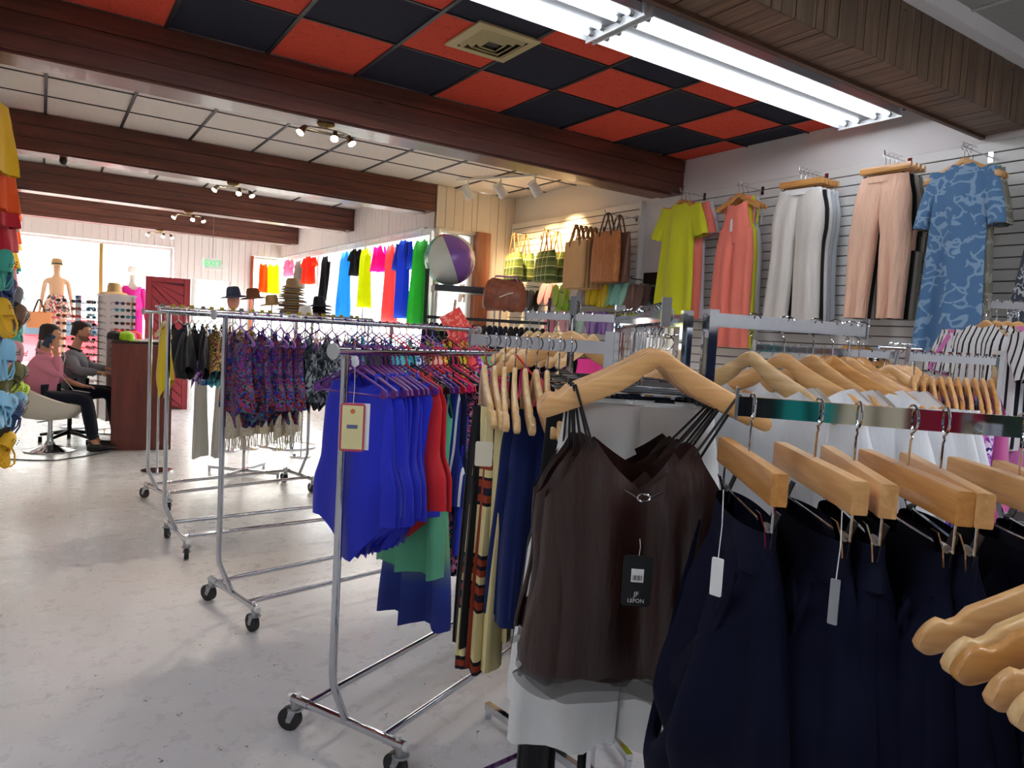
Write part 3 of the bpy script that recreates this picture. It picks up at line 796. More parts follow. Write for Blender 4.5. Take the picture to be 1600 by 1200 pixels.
def camisole(m, seed=0, L=.47, hw=.19, top=-.27, strapm=None, hem=None, tips=.2, tipz=-.145, xo=0):
    b = MB()
    nk = lambda c, f: (.095 if f else .06) * (1 - min(1, abs(c) / .6)) ** .9 + (.13 * max(0, (abs(c) - .66) / .34) ** .8)
    sheath(b, L, [(0, hw * .80), (.2, hw * .92), (.5, hw * .98), (1, hw * 1.12)], top=nk, bot=lambda c, f: 0.006 * math.sin(9 * c), dep=[(0, .025), (.3, .05), (1, .05)], amp=.03, k=5, seed=seed, z0=top, ripple=.011, rk=9, n=84, m=24, xc=[(0, xo), (1, xo * .5)])
    ss = []
    for q in (-1, 1):
        s = MB(); ss.append(s)
        strap(s, (q * tips * .78, 0, tipz), (q * hw * .5 + xo, -.022, top - .02), .0028)
        strap(s, (q * tips * .80, 0, tipz), (q * hw * .6 + xo, .022, top - .035), .0028)
    parts = [('strap', ss, strapm or m)]
    if hem:
        h = MB(); sheath(h, .05, [(0, hw * 1.11), (1, hw * 1.16)], dep=.05, amp=.035, k=5, seed=seed, z0=top - L * .985, ripple=.012, rk=9, n=84, m=3, xc=xo * .5); parts.append(('sheer_hem', h, hem))
    return G('camisole', b, m, parts)
def tank_dress(m, seed=0, L=.9, hw=.18, flare=1.35, top=-.085, neck=.11, back=.04, sh=.085, name='dress', n=40, amp=.03):
    b = MB()
    def nk(c, f):
        a = abs(c)
        if a < .52: return (neck if f else back) * (1 - (a / .52) ** 2) ** .6 + .03
        if a < .8: return .0 + sh * .0 + .04 * (a - .52) / .28 + .03
        return .07 + .10 * ((a - .8) / .2) ** .7
    sheath(b, L, [(0, hw * .9), (.14, hw), (.3, hw * .95), (1, hw * flare)], top=nk, bot=lambda c, f: .01 * math.sin(7 * c + seed), dep=[(0, .012), (.25, .05), (1, .06)], amp=amp, k=4, seed=seed, z0=top, n=n, m=20, ripple=.005, rk=8)
    return G(name, b, m)
def sleeve_shirt(m, seed=0, L=.75, hw=.23, flare=1.0, sl=.26, slw=.085, neck=.10, top=-.07, name='shirt', splay=.12, n=44, parts=None, nw=.34, slope=.085):
    b = MB()
    def nk(c, f):
        a = abs(c)
        if a < nw: return (neck if f else .015 + neck * (.5 if nw > .5 else 0)) * (1 - (a / nw) ** (1.1 if nw < .5 else 3)) + slope * .2
        return slope * (a - nw) / (1 - nw) + slope * .2
    sheath(b, L, [(0, hw * .98), (.2, hw * .95), (1, hw * flare)], top=nk, bot=lambda c, f: .02 * (abs(c) ** 3), dep=[(0, .012), (.2, .05), (1, .05)], amp=.024, k=4, seed=seed, z0=top, n=n, m=20, ripple=.004, rk=8)
    for s in (-1, 1):
        if sl > 0:
            b.M = Matrix.Translation((s * hw * .76, 0, top - .06)) @ Matrix.Rotation(-s * splay * 2.2, 4, 'Y')
            sheath(b, sl, [(0, slw * 1.0), (.3, slw), (1, slw * .85)], dep=[(0, .02), (1, .045)], amp=.01, seed=seed + s, n=20, m=8, xc=[(0, s * .01), (1, s * .05)])
            b.M = None
    return G(name, b, m, parts or ())
def trousers(m, seed=0, L=.98, hw=.19, leg=.1, hem=.11, top=-.17, name='trousers', wb=None, rise=.28, gap=.03, amp=.02, parts=(), gather=0.0):
    b = MB(); q = rise / L
    for s in (-1, 1):
        sheath(b, L, [(0, hw * (.52 - gather)), (q * .55, hw * .58), (q, max(leg, hw * .56)), (q + .12, leg), (1, hem)], top=lambda c, f: .008, dep=[(0, .028), (q * .6, .05), (q, .058), (1, .05)], amp=amp * .7, k=3, seed=seed + 5 + s, z0=top,
               xc=[(0, s * hw * .44), (q, s * hw * .53), (q + .15, s * (leg + gap * .4)), (1, s * (hem + gap))], n=34, m=22, ripple=.004 + gather * .02, rk=9)
    pr = list(parts)
    if wb:
        w_ = MB(); sheath(w_, .045, [(0, hw * (.95 - gather)), (1, hw * (.98 - gather))], dep=.034, amp=.004, seed=seed, z0=top + .004, n=40, m=2, ripple=.004, rk=18); pr.append(('waistband', w_, wb))
    return G(name, b, m, pr)
def long_panel(m, seed=0, L=.8, hw=.12, flare=1.0, top=-.17, name='scarf', amp=.02, dep=.02, n=24, bot=None, fringe=None, xc=0, sk=0):
    b = MB()
    sheath(b, L, [(0, hw * .8), (.2, hw), (1, hw * flare)], bot=bot, dep=[(0, .012), (1, dep)], amp=amp, k=3, seed=seed, z0=top, n=n, m=14, xc=[(0, xc), (1, xc + sk)], ripple=.004)
    pr = []
    if fringe:
        f = MB(); r_ = random.Random(seed)
        for i in range(16):
            x = (i / 15 * 2 - 1) * hw * flare * .97; f.tube([(x, r_.uniform(-.01, .01), top - L + .01), (x + r_.uniform(-.01, .01), 0, top - L - fringe * .5), (x + r_.uniform(-.015, .015), 0, top - L - fringe)], .004, 4)
        pr.append(('fringe', f, m))
    return G(name, b, m, pr)
def draped_skirt(m, wbm, seed=0, hw=.17, top=-.165, L=.46):
    """short skirt with swags of cloth falling from the waistband, as on the navy rack"""
    r_ = random.Random(seed); b = MB()
    sheath(b, L, [(0, hw * .92), (.3, hw * 1.05), (.7, hw * 1.3), (1, hw * 1.0)], bot=lambda c, f: .03 * math.sin(3 * c + seed), dep=[(0, .028), (.35, .06), (.75, .085), (1, .05)], amp=.03, k=4, seed=seed, z0=top, n=96, m=28, ripple=.014, rk=9)
    w_ = MB(); sheath(w_, .062, [(0, hw * .93), (1, hw * .97)], dep=[(0, .032), (1, .038)], amp=.004, seed=seed, z0=top + .004, n=48, m=3)
    sw = MB()
    for q in range(4):
        side = -1 if (q % 2) else 1
        depth = .18 + .075 * q + r_.uniform(-.02, .02); rs = []
        x0, x1 = -hw * .95, hw * .95
        nn, mm = 22, 8
        for i in range(nn + 1):
            s = i / nn; ring = []
            for j in range(mm):
                a = 2 * PI * j / mm
                w = .034 * math.sin(PI * s) + .006
                lowest = .5 + .12 * side
                cat = (1 - abs((s - lowest) / (lowest if s < lowest else 1 - lowest)) ** 2.2)
                zz = top - .06 - depth * cat
                xx = x0 + (x1 - x0) * s + (.03 * side * cat)
                yy = side * (.04 + .055 * cat * (.6 + .2 * q)) 
                ring.append((xx + 0, yy + w * .42 * math.cos(a), zz + w * math.sin(a)))
            rs.append(ring)
        sw.rings(rs)
    return G('draped_skirt', b, m, [('waistband', w_, wbm), ('swag', sw, m)])

def place(o, P, az, label=None, cat=None, group=None, tilt=0, name=None):
    o.location = P
    o.rotation_euler = (tilt, 0, az)
    if label or cat: tag(o, label, cat, group)
    return o
def hung(P, az, hk, ga, hlabel, hgroup, glabel, gcat, ggroup, tilt=0):
    """one hanger and what hangs on it, both things of their own"""
    if hk: place(hanger(*hk), P, az, hlabel, 'hanger', hgroup, tilt)
    if ga: place(ga, P, az, glabel, gcat, ggroup, tilt)

# ------------------------------------------------------------------ racks
TIRE = plain('caster_tyre', (34, 34, 36), 0.55)
ZINC = plain('yellow_zinc', (196, 192, 150), 0.28, 1.0)
def rolling_rack(loc, ang, L, H, label, hw=.28):
    root = thing('rolling_rack', (loc[0], loc[1], 0), R(ang), label, 'clothes rack', 'chrome rolling racks')
    for x in (0, L):
        b = MB(); b.cyl((x, -hw, .125), (x, hw, .125), .016, n=12)
        for s in (-1, 1): b.cyl((x, s * (hw - .09), .125), (x, s * hw, .125), .0185, n=12)
        b.build('base_bar', CHROME, root)
        e = -1 if x == 0 else 1
        b = MB(); b.tube([(x, 0, .125), (x + e * .02, 0, .17), (x + e * .075, 0, .30), (x + e * .08, 0, .34), (x + e * .08, 0, H - .01)], .0145, 12); b.build('upright', CHROME, root)
        for s in (-1, 1):
            c = thing('caster', (x, s * (hw - .015), .12)); c.parent = root; c.rotation_euler.z = RN.uniform(-.5, .5)
            b = MB(); b.cyl((0, 0, 0), (0, 0, -.03), .02, n=12); b.lathe([(.03, -.03), (.032, -.036), (.02, -.042)], n=14)
            for q in (-1, 1): b.rings([[(q * .019, -.012, -.035), (q * .019, .02, -.035), (q * .021, .02, -.035), (q * .021, -.012, -.035)], [(q * .019, .012, -.085), (q * .019, .03, -.085), (q * .021, .03, -.085), (q * .021, .012, -.085)]])
            b.build('fork', STEEL, c)
            b = MB(); b.cyl((-.014, .022, -.074), (.014, .022, -.074), .046, n=24); b.build('wheel', TIRE, c)
            b = MB(); b.cyl((-.023, .022, -.074), (.023, .022, -.074), .008, n=8); b.build('axle', STEEL, c)
            b = MB(); b.cyl((x, s * hw, .125), (x, s * (hw + .02), .125), .015, n=12); b.cyl((x, s * (hw - .03), .14), (x, s * (hw - .03), .155), .01, n=6); b.build('end_cap', WHITEP, root)
    for s in (-1, 1):
        b = MB(); b.cyl((0, s * (hw - .09), .135), (L, s * (hw - .09), .135), .0135, n=12); b.build('base_rail', CHROME, root)
    b = MB(); b.cyl((-.14, 0, H), (L + .14, 0, H), .0155, n=14)
    b.build('hang_rail', CHROME, root)
    for x in (-.14, L + .14):
        b = MB(); b.cyl((x - .004, 0, H), (x + .004, 0, H), .028, n=18); b.build('end_disc', plain('disc_grey', (180, 180, 178), .4), root)
    return root
def arm_rack(name, post, ang, arms, H, label, base=.42, sq=.0125, group='chrome display stands'):
    """square post on an X foot; arms: list of (z, length, angle, tip height)"""
    root = thing(name, (post[0], post[1], 0), R(ang), label, 'clothes rack', group)
    b = MB(); b.box((0, 0, H / 2 + .02), (sq * 2, sq * 2, H)); b.build('post', CHROME, root, smooth=False)
    for k in range(4):
        a = k * PI / 2 + PI / 4
        b = MB(); c, s_ = math.cos(a), math.sin(a)
        b.box((c * base / 2, s_ * base / 2, .05), (base, .025, .03), a)
        b.cyl((c * base * .97, s_ * base * .97, 0), (c * base * .97, s_ * base * .97, .04), .014, n=10)
        b.build('foot', CHROME, root, smooth=False)
    for z, L, an, notches in arms:
        a = R(an); b = MB(); c, s_ = math.cos(a), math.sin(a)
        b.box((c * L / 2, s_ * L / 2, z), (L, .012, .031), a); m_ = b.build('arm', CHROME, root, smooth=False)
        b = MB(); b.box((c * L, s_ * L, z + .004), (.004, .018, .052), a); b.build('end_plate', STEEL, m_, smooth=False)
        if notches:
            b = MB()
            for i in range(notches): 
                q = L * (i + .5) / notches
                b.cyl((c * q - s_ * .008, s_ * q + c * .008, z + .021), (c * q + s_ * .008, s_ * q - c * .008, z + .021), .004, n=6)
            b.build('notch_pins', CHROME, m_)
    return root

r1 = rolling_rack((.965, 2.452), 26, 1.62, 1.505, 'chrome rolling rack full of swimwear, blue swimsuits at its near end')
r2 = rolling_rack((.875, 3.93), 12, 1.55, 1.61, 'chrome rolling rack with jewel-patterned and snakeskin swimsuits at its near end')
r3 = rolling_rack((.79, 5.25), 5, 1.5, 1.62, 'chrome rolling rack with black bikini tops on clear hangers')
r4 = rolling_rack((.83, 6.55), 12, 1.3, 1.61, 'chrome rolling rack with a yellow swimsuit at its near end')

def rail_point(loc, ang, H, t):
    a = R(ang); return V((loc[0] + math.cos(a) * t, loc[1] + math.sin(a) * t, H))

PURPLE = (104, 44, 132); LILAC = (146, 96, 176); HPINK = (224, 36, 106); HRED = (206, 32, 48); HBLACK = (24, 22, 26); HBLUE = (40, 66, 176); HNAVY = (36, 46, 92); MAUVE = (120, 50, 110)
HN = {str(PURPLE): 'purple', str(LILAC): 'lilac', str(HPINK): 'hot pink', str(HRED): 'red', str(HBLACK): 'black', str(HBLUE): 'blue', str(HNAVY): 'navy', str(MAUVE): 'plum', '(232, 232, 230)': 'clear white'}
ROYAL = cloth((30, 44, 206), rough=.5, spec=.35, wrinkle=.2, scale=5)
ROYAL2 = cloth((26, 40, 190), rough=.5, spec=.35, wrinkle=.2, scale=5)
REDC = cloth((214, 34, 44), rough=.55, spec=.3, wrinkle=.2)
F_JEWEL = floral('jewel_print', [(52, 30, 100), (130, 34, 52), (34, 44, 140), (28, 24, 36), (96, 90, 104), (60, 52, 72), (110, 54, 150), (50, 120, 130), (170, 60, 50)], 36)
F_SNAKE = floral('snakeskin_print', [(40, 42, 48), (92, 98, 104), (28, 30, 34), (150, 154, 158), (66, 72, 82)], 34, stretch=(1, 1, .6))
F_PINKBLK = floral('pink_floral_on_black', [(28, 24, 34), (214, 96, 140), (32, 28, 44), (90, 84, 120), (196, 150, 172), (24, 22, 30)], 40)
F_TEAL = floral('teal_print', [(30, 130, 150), (60, 170, 180), (20, 80, 110), (130, 200, 200)], 24)
F_MULTI = floral('bright_print', [(240, 220, 60), (230, 60, 80), (40, 160, 150), (250, 250, 240), (60, 60, 160)], 24)
F_BLUEW = floral('blue_white_print', [(40, 90, 170), (220, 232, 240), (80, 150, 200), (30, 60, 130)], 28)
F_YELL = floral('yellow_print', [(236, 214, 50), (245, 235, 110), (60, 140, 110), (230, 90, 80)], 20)
F_PURP = floral('purple_print', [(120, 50, 160), (200, 120, 200), (60, 30, 110), (230, 210, 235)], 30)
F_LEOP = floral('leopard_print', [(30, 24, 20), (190, 160, 60), (150, 60, 80), (20, 18, 18), (210, 190, 120)], 48)
S_BLUEST = striped('blue_white_stripes', [(0, (28, 44, 120)), (.55, (226, 232, 240)), (.75, (40, 60, 150))], .045, 0)
S_BLKWH = striped('black_white_zigzag', [(0, (20, 20, 24)), (.5, (232, 232, 230))], .03, 2, wob=.06)
BLK = cloth((20, 20, 23), rough=.75); NAVYC = cloth((20, 28, 58), rough=.8, wrinkle=.3); GREYC = cloth((214, 216, 222), rough=.6); PEACHC = cloth((246, 196, 170)); YEL = cloth((232, 208, 40)); MINT = cloth((120, 200, 170), rough=.7); TEALC = cloth((30, 140, 150), rough=.6); PINKC = cloth((240, 60, 140)); CORAL = cloth((244, 92, 84)); LIME = cloth((196, 220, 60)); ORANGEC = cloth((240, 110, 40)); DKGREEN = cloth((44, 62, 50)); AQUA = cloth((90, 190, 200)); WHITEC = cloth((232, 232, 230), wrinkle=.25); CREAMC = cloth((222, 210, 180)); PURPC = cloth((96, 40, 150))
def ombre(key, stops, L):
    if key in MATS: return MATS[key]
    m, nt, b = base_mat(key); mp = coords(nt); sx = N(nt, 'ShaderNodeSeparateXYZ'); nt.links.new(mp.outputs[0], sx.inputs[0])
    mu = N(nt, 'ShaderNodeMath', operation='MULTIPLY'); mu.inputs[1].default_value = -1 / L; nt.links.new(sx.outputs[2], mu.inputs[0])
    rp = ramp(nt, stops); nt.links.new(mu.outputs[0], rp.inputs[0]); nt.links.new(rp.outputs[0], b.inputs['Base Color']); b.inputs['Roughness'].default_value = .75
    MATS[key] = m; return m
OMBRE = ombre('green_to_blue_ombre', [(.1, (96, 200, 160)), (.55, (92, 184, 142)), (.78, (120, 176, 130)), (.86, (90, 110, 150)), (.92, (34, 60, 150)), (1, (26, 44, 128))], 1.02)
OMBRE2 = cloth((104, 186, 146), rough=.7)

# --- first rolling rack
A1 = 26; P1 = (.965, 2.452); H1 = 1.505
def hang_r(loc, ang, H, t, hk, ga, rackname, i, gname, gcat, ggroup=None, jit=6, unique=None, hgrp=None):
    P = rail_point(loc, ang, H, t)
    az = R(ang + 90 + RN.uniform(-jit, jit))
    hl = '%s plastic hanger, %s along the rail of %s' % (HN.get(str(hk[1]), 'plain'), nth(i), rackname) if hk and hk[0] == 'plastic' else ('wooden hanger, %s along the rail of %s' % (nth(i), rackname))
    gl = unique or '%s, %s along the rail of %s' % (gname, nth(i), rackname)
    hung(P, az, hk, ga, hl, hgrp or 'hangers on ' + rackname, gl, gcat, ggroup)
RK1 = 'the nearest rolling rack'
i = 1
t = -.005
for k in range(9):
    L_ = .64 + RN.uniform(-.02, .03)
    ga = swimsuit(ROYAL if k % 3 else ROYAL2, 40 + k, L_, 1.0, top=-.10)
    hang_r(P1, A1, H1, t, ('plastic', MAUVE if k % 2 else PURPLE), ga, RK1, i, 'royal blue swimsuit on a purple hanger', 'swimsuit', 'royal blue swimsuits', 8)
    if k == 0: BLUE0 = ga
    t += .028; i += 1
for k in range(5):
    hang_r(P1, A1, H1, t - .30 + k * .055, ('plastic', PURPLE), None, RK1, i, '', '', None, 8); i += 1
t += .01
seq = [
 ('red', HRED, lambda s: swimsuit(REDC, s, .60, 1.12), 'red swimsuit', 'swimsuit'),
 ('red', HBLACK, lambda s: swimsuit(REDC, s, .62, 1.12), 'red swimsuit', 'swimsuit'),
 ('g', PURPLE, lambda s: tank_dress(OMBRE2, s, .80, .15, 1.2), 'mint green beach dress', 'dress'),
 ('g', PURPLE, lambda s: tank_dress(OMBRE, s, 1.02, .15, 1.25), 'green dress fading to blue', 'dress'),
 ('n', HRED, lambda s: swimsuit(S_BLUEST, s, .62), 'blue and white striped swimsuit', 'swimsuit'),
 ('n', HPINK, lambda s: swimsuit(NAVYC, s, .66), 'navy swimsuit', 'swimsuit'),
 ('n', HRED, lambda s: tank_dress(ROYAL2, s, .74, .15, 1.1), 'blue swim dress', 'dress'),
 ('f', HBLACK, lambda s: tank_dress(F_PINKBLK, s, .82, .16, 1.2), 'black dress with pink flowers', 'dress'),
 ('f', HPINK, lambda s: tank_dress(F_PINKBLK, s, .84, .16, 1.2), 'pink-flowered black dress', 'dress'),
 ('w', HPINK, lambda s: swimsuit(S_BLKWH, s, .6), 'black and white swimsuit', 'swimsuit'),
 ('c', HBLACK, lambda s: swimsuit(GREYC, s, .5), 'pale grey moulded-cup swimsuit', 'swimsuit'),
 ('c', HPINK, lambda s: bikini_top(GREYC, s, .2, 1.15), 'pale grey bikini top with moulded cups', 'bikini'),
 ('x', HPINK, lambda s: tank_dress(F_BLUEW, s, .7, .15), 'blue and white beach dress', 'dress'),
 ('x', HRED, lambda s: swimsuit(REDC, s, .5), 'red swimsuit', 'swimsuit'),
 ('x', HNAVY, lambda s: swimsuit(MINT, s, .5), 'mint swimsuit', 'swimsuit'),
 ('x', HRED, lambda s: swimsuit(F_PURP, s, .6), 'purple print swimsuit', 'swimsuit'),
 ('x', HPINK, lambda s: tank_dress(PINKC, s, .5, .15), 'hot pink beach dress', 'dress'),
 ('x', LILAC, lambda s: tank_dress(F_PURP, s, .7, .15), 'purple paisley beach dress', 'dress'),
 ('x', HBLUE, lambda s: tank_dress(PINKC, s, .45, .14), 'pink beach dress', 'dress'),
 ('x', LILAC, lambda s: swimsuit(PURPC, s, .5), 'violet swimsuit', 'swimsuit'),
 ('x', HBLACK, lambda s: tank_dress(BLK, s, .8, .15), 'black beach dress', 'dress'),
 ('x', HBLUE, lambda s: swimsuit(F_MULTI, s, .55), 'multicoloured swimsuit', 'swimsuit'),
 ('x', HRED, lambda s: swimsuit(REDC, s, .5), 'red swimsuit', 'swimsuit'),
 ('x', PURPLE, lambda s: tank_dress(BLK, s, .8, .15), 'black beach dress', 'dress'),
]
for k, (q, hc, fn, nm, cat) in enumerate(seq):
    hang_r(P1, A1, H1, t, ('plastic', hc), fn(70 + k), RK1, i, nm, cat, None, 7)
    t += (.05 if k < 2 else .036) if k < 11 else .078; i += 1
# hang tag of the first blue swimsuit
hp = P1
def hang_tag(P, az, label, size, body, cat='tag', string=.06, extra=None, tilt=0):
    root = thing('hang_tag', P, az, label, cat, None); root.rotation_euler = (0, tilt, az)
    w, h = size
    b = MB(); b.tube([(0, 0, string), (.002, .0, string * .5), (0, 0, -.006)], .0007, 5); b.build('string', PAPER, root)
    b = MB()
    def rr(w, h, r, y0, y1, z0):
        pts = []
        for cx, cz, a0 in ((w / 2 - r, -r, 0), (-w / 2 + r, -r, 90), (-w / 2 + r, -h + r, 180), (w / 2 - r, -h + r, 270)):
            for q in range(5): a = R(a0 + q * 22.5); pts.append((cx + r * math.cos(a), z0 + cz + r * math.sin(a)))
        b.prism(pts, y0, y1)
    rr(w, h, w * .12, -.001, .001, 0); b.build('card', body, root, smooth=False)
    return root

# --- second rolling rack
P2 = (.875, 3.93); A2 = 12; H2 = 1.61; RK2 = 'the second rolling rack'
seq2 = [(LILAC, lambda s: swimsuit(F_JEWEL, s, .48, .78), 'jewel-patterned swimsuit', 'swimsuit')] * 5 + [
 (PURPLE, lambda s: swimsuit(F_SNAKE, s, .42, .95), 'grey snakeskin-print tankini top', 'swimsuit'),
 (PURPLE, lambda s: swimsuit(F_SNAKE, s, .40, .95), 'grey snakeskin-print tankini top', 'swimsuit'),
 (PURPLE, lambda s: bikini_top(F_SNAKE, s, .2, 1.2, BLK), 'grey snakeskin-print bikini top with black ties', 'bikini'),
 (PURPLE, lambda s: bikini_top(GREYC, s, .2, 1.2, BLK), 'silver grey bikini top with black ties', 'bikini')]
more2 = [(HBLUE, F_TEAL, 'teal print'), (PURPLE, DKGREEN, 'dark green'), (PURPLE, BLK, 'black'), (HBLUE, F_BLUEW, 'blue and white'), (HRED, AQUA, 'aqua'), (HPINK, F_TEAL, 'teal print'), (PURPLE, F_TEAL, 'teal print'),
 (HPINK, F_BLUEW, 'blue and white'), (PURPLE, F_LEOP, 'leopard print'), (LILAC, F_LEOP, 'leopard print'), (LILAC, PEACHC, 'peach'), (HBLUE, F_YELL, 'yellow print'), (HBLACK, F_YELL, 'yellow print'), (HBLACK, BLK, 'black'), (HRED, YEL, 'yellow'), (HRED, YEL, 'yellow'), (HPINK, CORAL, 'coral'), (PURPLE, F_PURP, 'purple print'), (HPINK, LIME, 'lime'), (PURPLE, MINT, 'mint')]
for hc, mt, nm in more2:
    if len(seq2) % 3: seq2.append((hc, (lambda s, mt=mt: bikini_top(mt, s, .17, 1.1)), nm + ' bikini top', 'bikini'))
    else: seq2.append((hc, (lambda s, mt=mt: swimsuit(mt, s, .4, .9)), nm + ' swimsuit', 'swimsuit'))
t = .0
for k, (hc, fn, nm, cat) in enumerate(seq2):
    hang_r(P2, A2, H2, t, ('plastic', hc), fn(130 + k), RK2, k + 1, nm, cat, None, 12)
    t += .075 if k < 5 else (.085 if k < 9 else .052)
# --- third rolling rack
P3 = (.79, 5.25); A3 = 5; H3 = 1.62; RK3 = 'the third rolling rack'
CLEARH = (232, 232, 230)
for k in range(18):
    t = .03 + k * .08
    if k < 7: ga, nm, cat = swimsuit([BLK, F_LEOP][k in (2, 4, 5)], 200 + k, .34, 1.0), ['black', 'black and gold'][k in (2, 4, 5)] + ' tankini top', 'swimsuit'
    else:
        mt, c_ = [(F_PURP, 'purple print'), (TEALC, 'teal'), (BLK, 'black'), (CORAL, 'coral'), (F_BLUEW, 'blue and white'), (F_MULTI, 'multicoloured')][k % 6]
        ga, nm, cat = bikini_top(mt, 200 + k, .18, 1.1), c_ + ' bikini top', 'bikini'
    hang_r(P3, A3, H3, t, ('plastic', CLEARH), ga, RK3, k + 1, nm, cat, None, 10)
for k, (mt, nm) in enumerate([(F_PURP, 'pink and purple print'), (F_TEAL, 'teal print'), (F_BLUEW, 'blue print'), (F_PURP, 'lilac print')]):
    P = rail_point(P3, A3, H3, .1 + .12 * k); P.z -= .30
    o = briefs(mt, 30 + k, top=-.02, L=.2); place(o, P, R(95), '%s bikini bottom dangling below the black tops' % nm, 'bikini', 'bikini bottoms on the third rack')
# --- fourth rolling rack
P4 = (.83, 6.55); A4 = 12; H4 = 1.61; RK4 = 'the farthest rolling rack'
YELS = cloth((240, 214, 40), rough=.6)
for k, (fn, nm, cat) in enumerate([(lambda s: swimsuit(YELS, s, .60, .8), 'bright yellow swimsuit', 'swimsuit'), (lambda s: swimsuit(NAVYC, s, .35, .9), 'navy swim shorts', 'shorts'), (lambda s: swimsuit(F_TEAL, s, .45, .9), 'teal swimsuit', 'swimsuit'), (lambda s: swimsuit(F_BLUEW, s, .5, .9), 'blue swimsuit', 'swimsuit'), (lambda s: swimsuit(BLK, s, .5, .9), 'black swimsuit', 'swimsuit'), (lambda s: bikini_top(F_PURP, s), 'purple bikini', 'bikini')]):
    hang_r(P4, A4, H4, .03 + .11 * k, ('plastic', CLEARH) if k else ('wood', 'pale'), fn(260 + k), RK4, k + 1, nm, cat, None, 10)

# stand of cream crochet cover-ups beyond the rolling racks
pc = V((1.75, 7.55, 0))
arm_rack('garment_stand', pc, 0, [(1.38, .5, 180, 0), (1.38, .55, 0, 0), (1.3, .4, 90, 0), (1.3, .4, 270, 0)], 1.42, 'chrome cross-foot stand of cream crochet beach cover-ups', .4)
CROCH = lines_print('cream_crochet', (214, 206, 188), (176, 166, 146), 60, .1, .1, stretch=(1, 1, .5))
for k, (dx, dy, L_, hw, mt, fr, nm, nm2) in enumerate([(-.42, 0, 1.0, .14, cloth((226, 224, 216), trans=.3), 0, 'long white crochet cover-up', 'first'), (-.25, 0, 1.0, .15, cloth((220, 218, 208), trans=.3), 0, 'long white crochet cover-up', 'second'), (-.1, 0.0, .82, .12, CROCH, .12, 'cream fringed cover-up', 'third'),
    (.05, 0, .8, .12, CROCH, .14, 'cream fringed cover-up', 'fourth'), (.15, 0, .6, .1, BLK, .1, 'black fringed scarf', ''), (.25, 0, .78, .13, cloth((206, 194, 168)), .14, 'beige fringed cover-up', ''), (.38, 0, .82, .13, CROCH, .15, 'cream crochet cover-up with long fringe', ''), (.5, 0, .78, .12, CROCH, .12, 'cream crochet skirt', '')]):
    P = pc + V((dx, dy, 1.38))
    hung(P, R(90 + RN.uniform(-8, 8) - (35 if k < 2 else 55)), ('wire',), long_panel(mt, 300 + k, L_, hw, 1.15, -.17, 'cover_up', .02, .03, fringe=fr), 'wire clip hanger, %s from the aisle end of the cover-up stand' % nth(k + 1), 'hangers of the cover-up stand', '%s, %s from the aisle end of its chrome stand' % (nm, nth(k + 1)), 'cover-up', 'beach cover-ups')

# ------------------------------------------------------------------ foreground stands (hand-placed from the shop's layout)
def arm_between(name, a, b, label, post_at='b', group='chrome display stands', legs=True, notch=0, H=None, base=.36):
    """stand whose single visible arm runs from a (free end) to b (post)"""
    a = V(a); b = V(b); d = a - b
    ang = math.degrees(math.atan2(d.y, d.x))
    return arm_rack(name, (b.x, b.y), ang, [(a.z, V((d.x, d.y)).length, 0, notch)], H or a.z + .02, label, base, group=group)
def on_arm(a, b, t):
    return V(a).lerp(V(b), t)
def az_of(a, b):
    d = V(b) - V(a); return math.atan2(d.y, d.x) + PI / 2

# stand A: brown camisoles at the front, clipped trousers behind
A0 = at(1041, 490, 1.33); A1p = at(968, 498, 1.95); A1p.z = A0.z
arm_between('display_stand', A0, A1p, 'chrome display stand holding the brown camisoles and white trousers')
BROWN = cloth((48, 27, 22), sheen=0, rough=.4, spec=.45, wrinkle=.5, scale=14)
BROWNS = cloth((40, 27, 24), rough=.5, spec=.3, alpha=.55, scale=14)
BLKS = plain('black_strap', (20, 17, 17), .5)
azA = math.atan2(ROT.col[0].y, ROT.col[0].x)
for k in range(4):
    P = on_arm(A0, A1p, .06 + .062 * k)
    az = azA + R((-3, 5, 1, -4)[k])
    hung(P, az, ('wood', 'maple'), camisole(BROWN, 400 + k, .46 if k < 2 else .44, .19, top=-.245, strapm=BLKS, hem=BROWNS, xo=-.02 - .01 * k),
         'shaped wooden hanger with a brown camisole, %s from the front of its stand' % nth(k + 1), 'camisole hangers', 'dark brown satin camisole with sheer hem, %s from the front of its stand' % nth(k + 1), 'camisole', 'brown camisoles')
for k in range(7):
    P = on_arm(A0, A1p, .34 + .095 * k)
    az = azA + R(RN.uniform(-5, 5))
    mt, nm = [(WHITEC, 'white'), (BLK, 'black'), (WHITEC, 'white'), (BLK, 'black'), (NAVYC, 'navy'), (BLK, 'black'), (WHITEC, 'white')][k]
    Lq = [.76, 1.12, .74, .72, .7, .74, .7][k]
    ga = trousers(mt, 420 + k, Lq, .17, .11, .125, top=-.185, gap=.0)
    if k == 1:
        bpy.data.objects.remove(ga.children[0]) if ga.children else None
        bpy.data.objects.remove(ga); ga = long_panel(mt, 421, Lq, .04, 1.1, -.185, 'trousers', .015, .03, 30, xc=-.165, sk=-.01)
    hung(P, az, ('wire',), ga, 'wire clip hanger, %s behind the brown camisoles' % nth(k + 1), 'clip hangers behind the camisoles', 'wide-leg %s trousers on a wire clip hanger, %s behind the brown camisoles' % (nm, nth(k + 1)), 'trousers', 'clipped trousers')
for k in range(9):
    P = on_arm(A0, A1p, .02 + .035 * k + .3)
    place(hanger('wire'), P, azA + R(RN.uniform(-16, 16)), 'empty wire clip hanger crowded with others, %s from the front' % nth(k + 1), 'hanger', 'empty wire hangers')
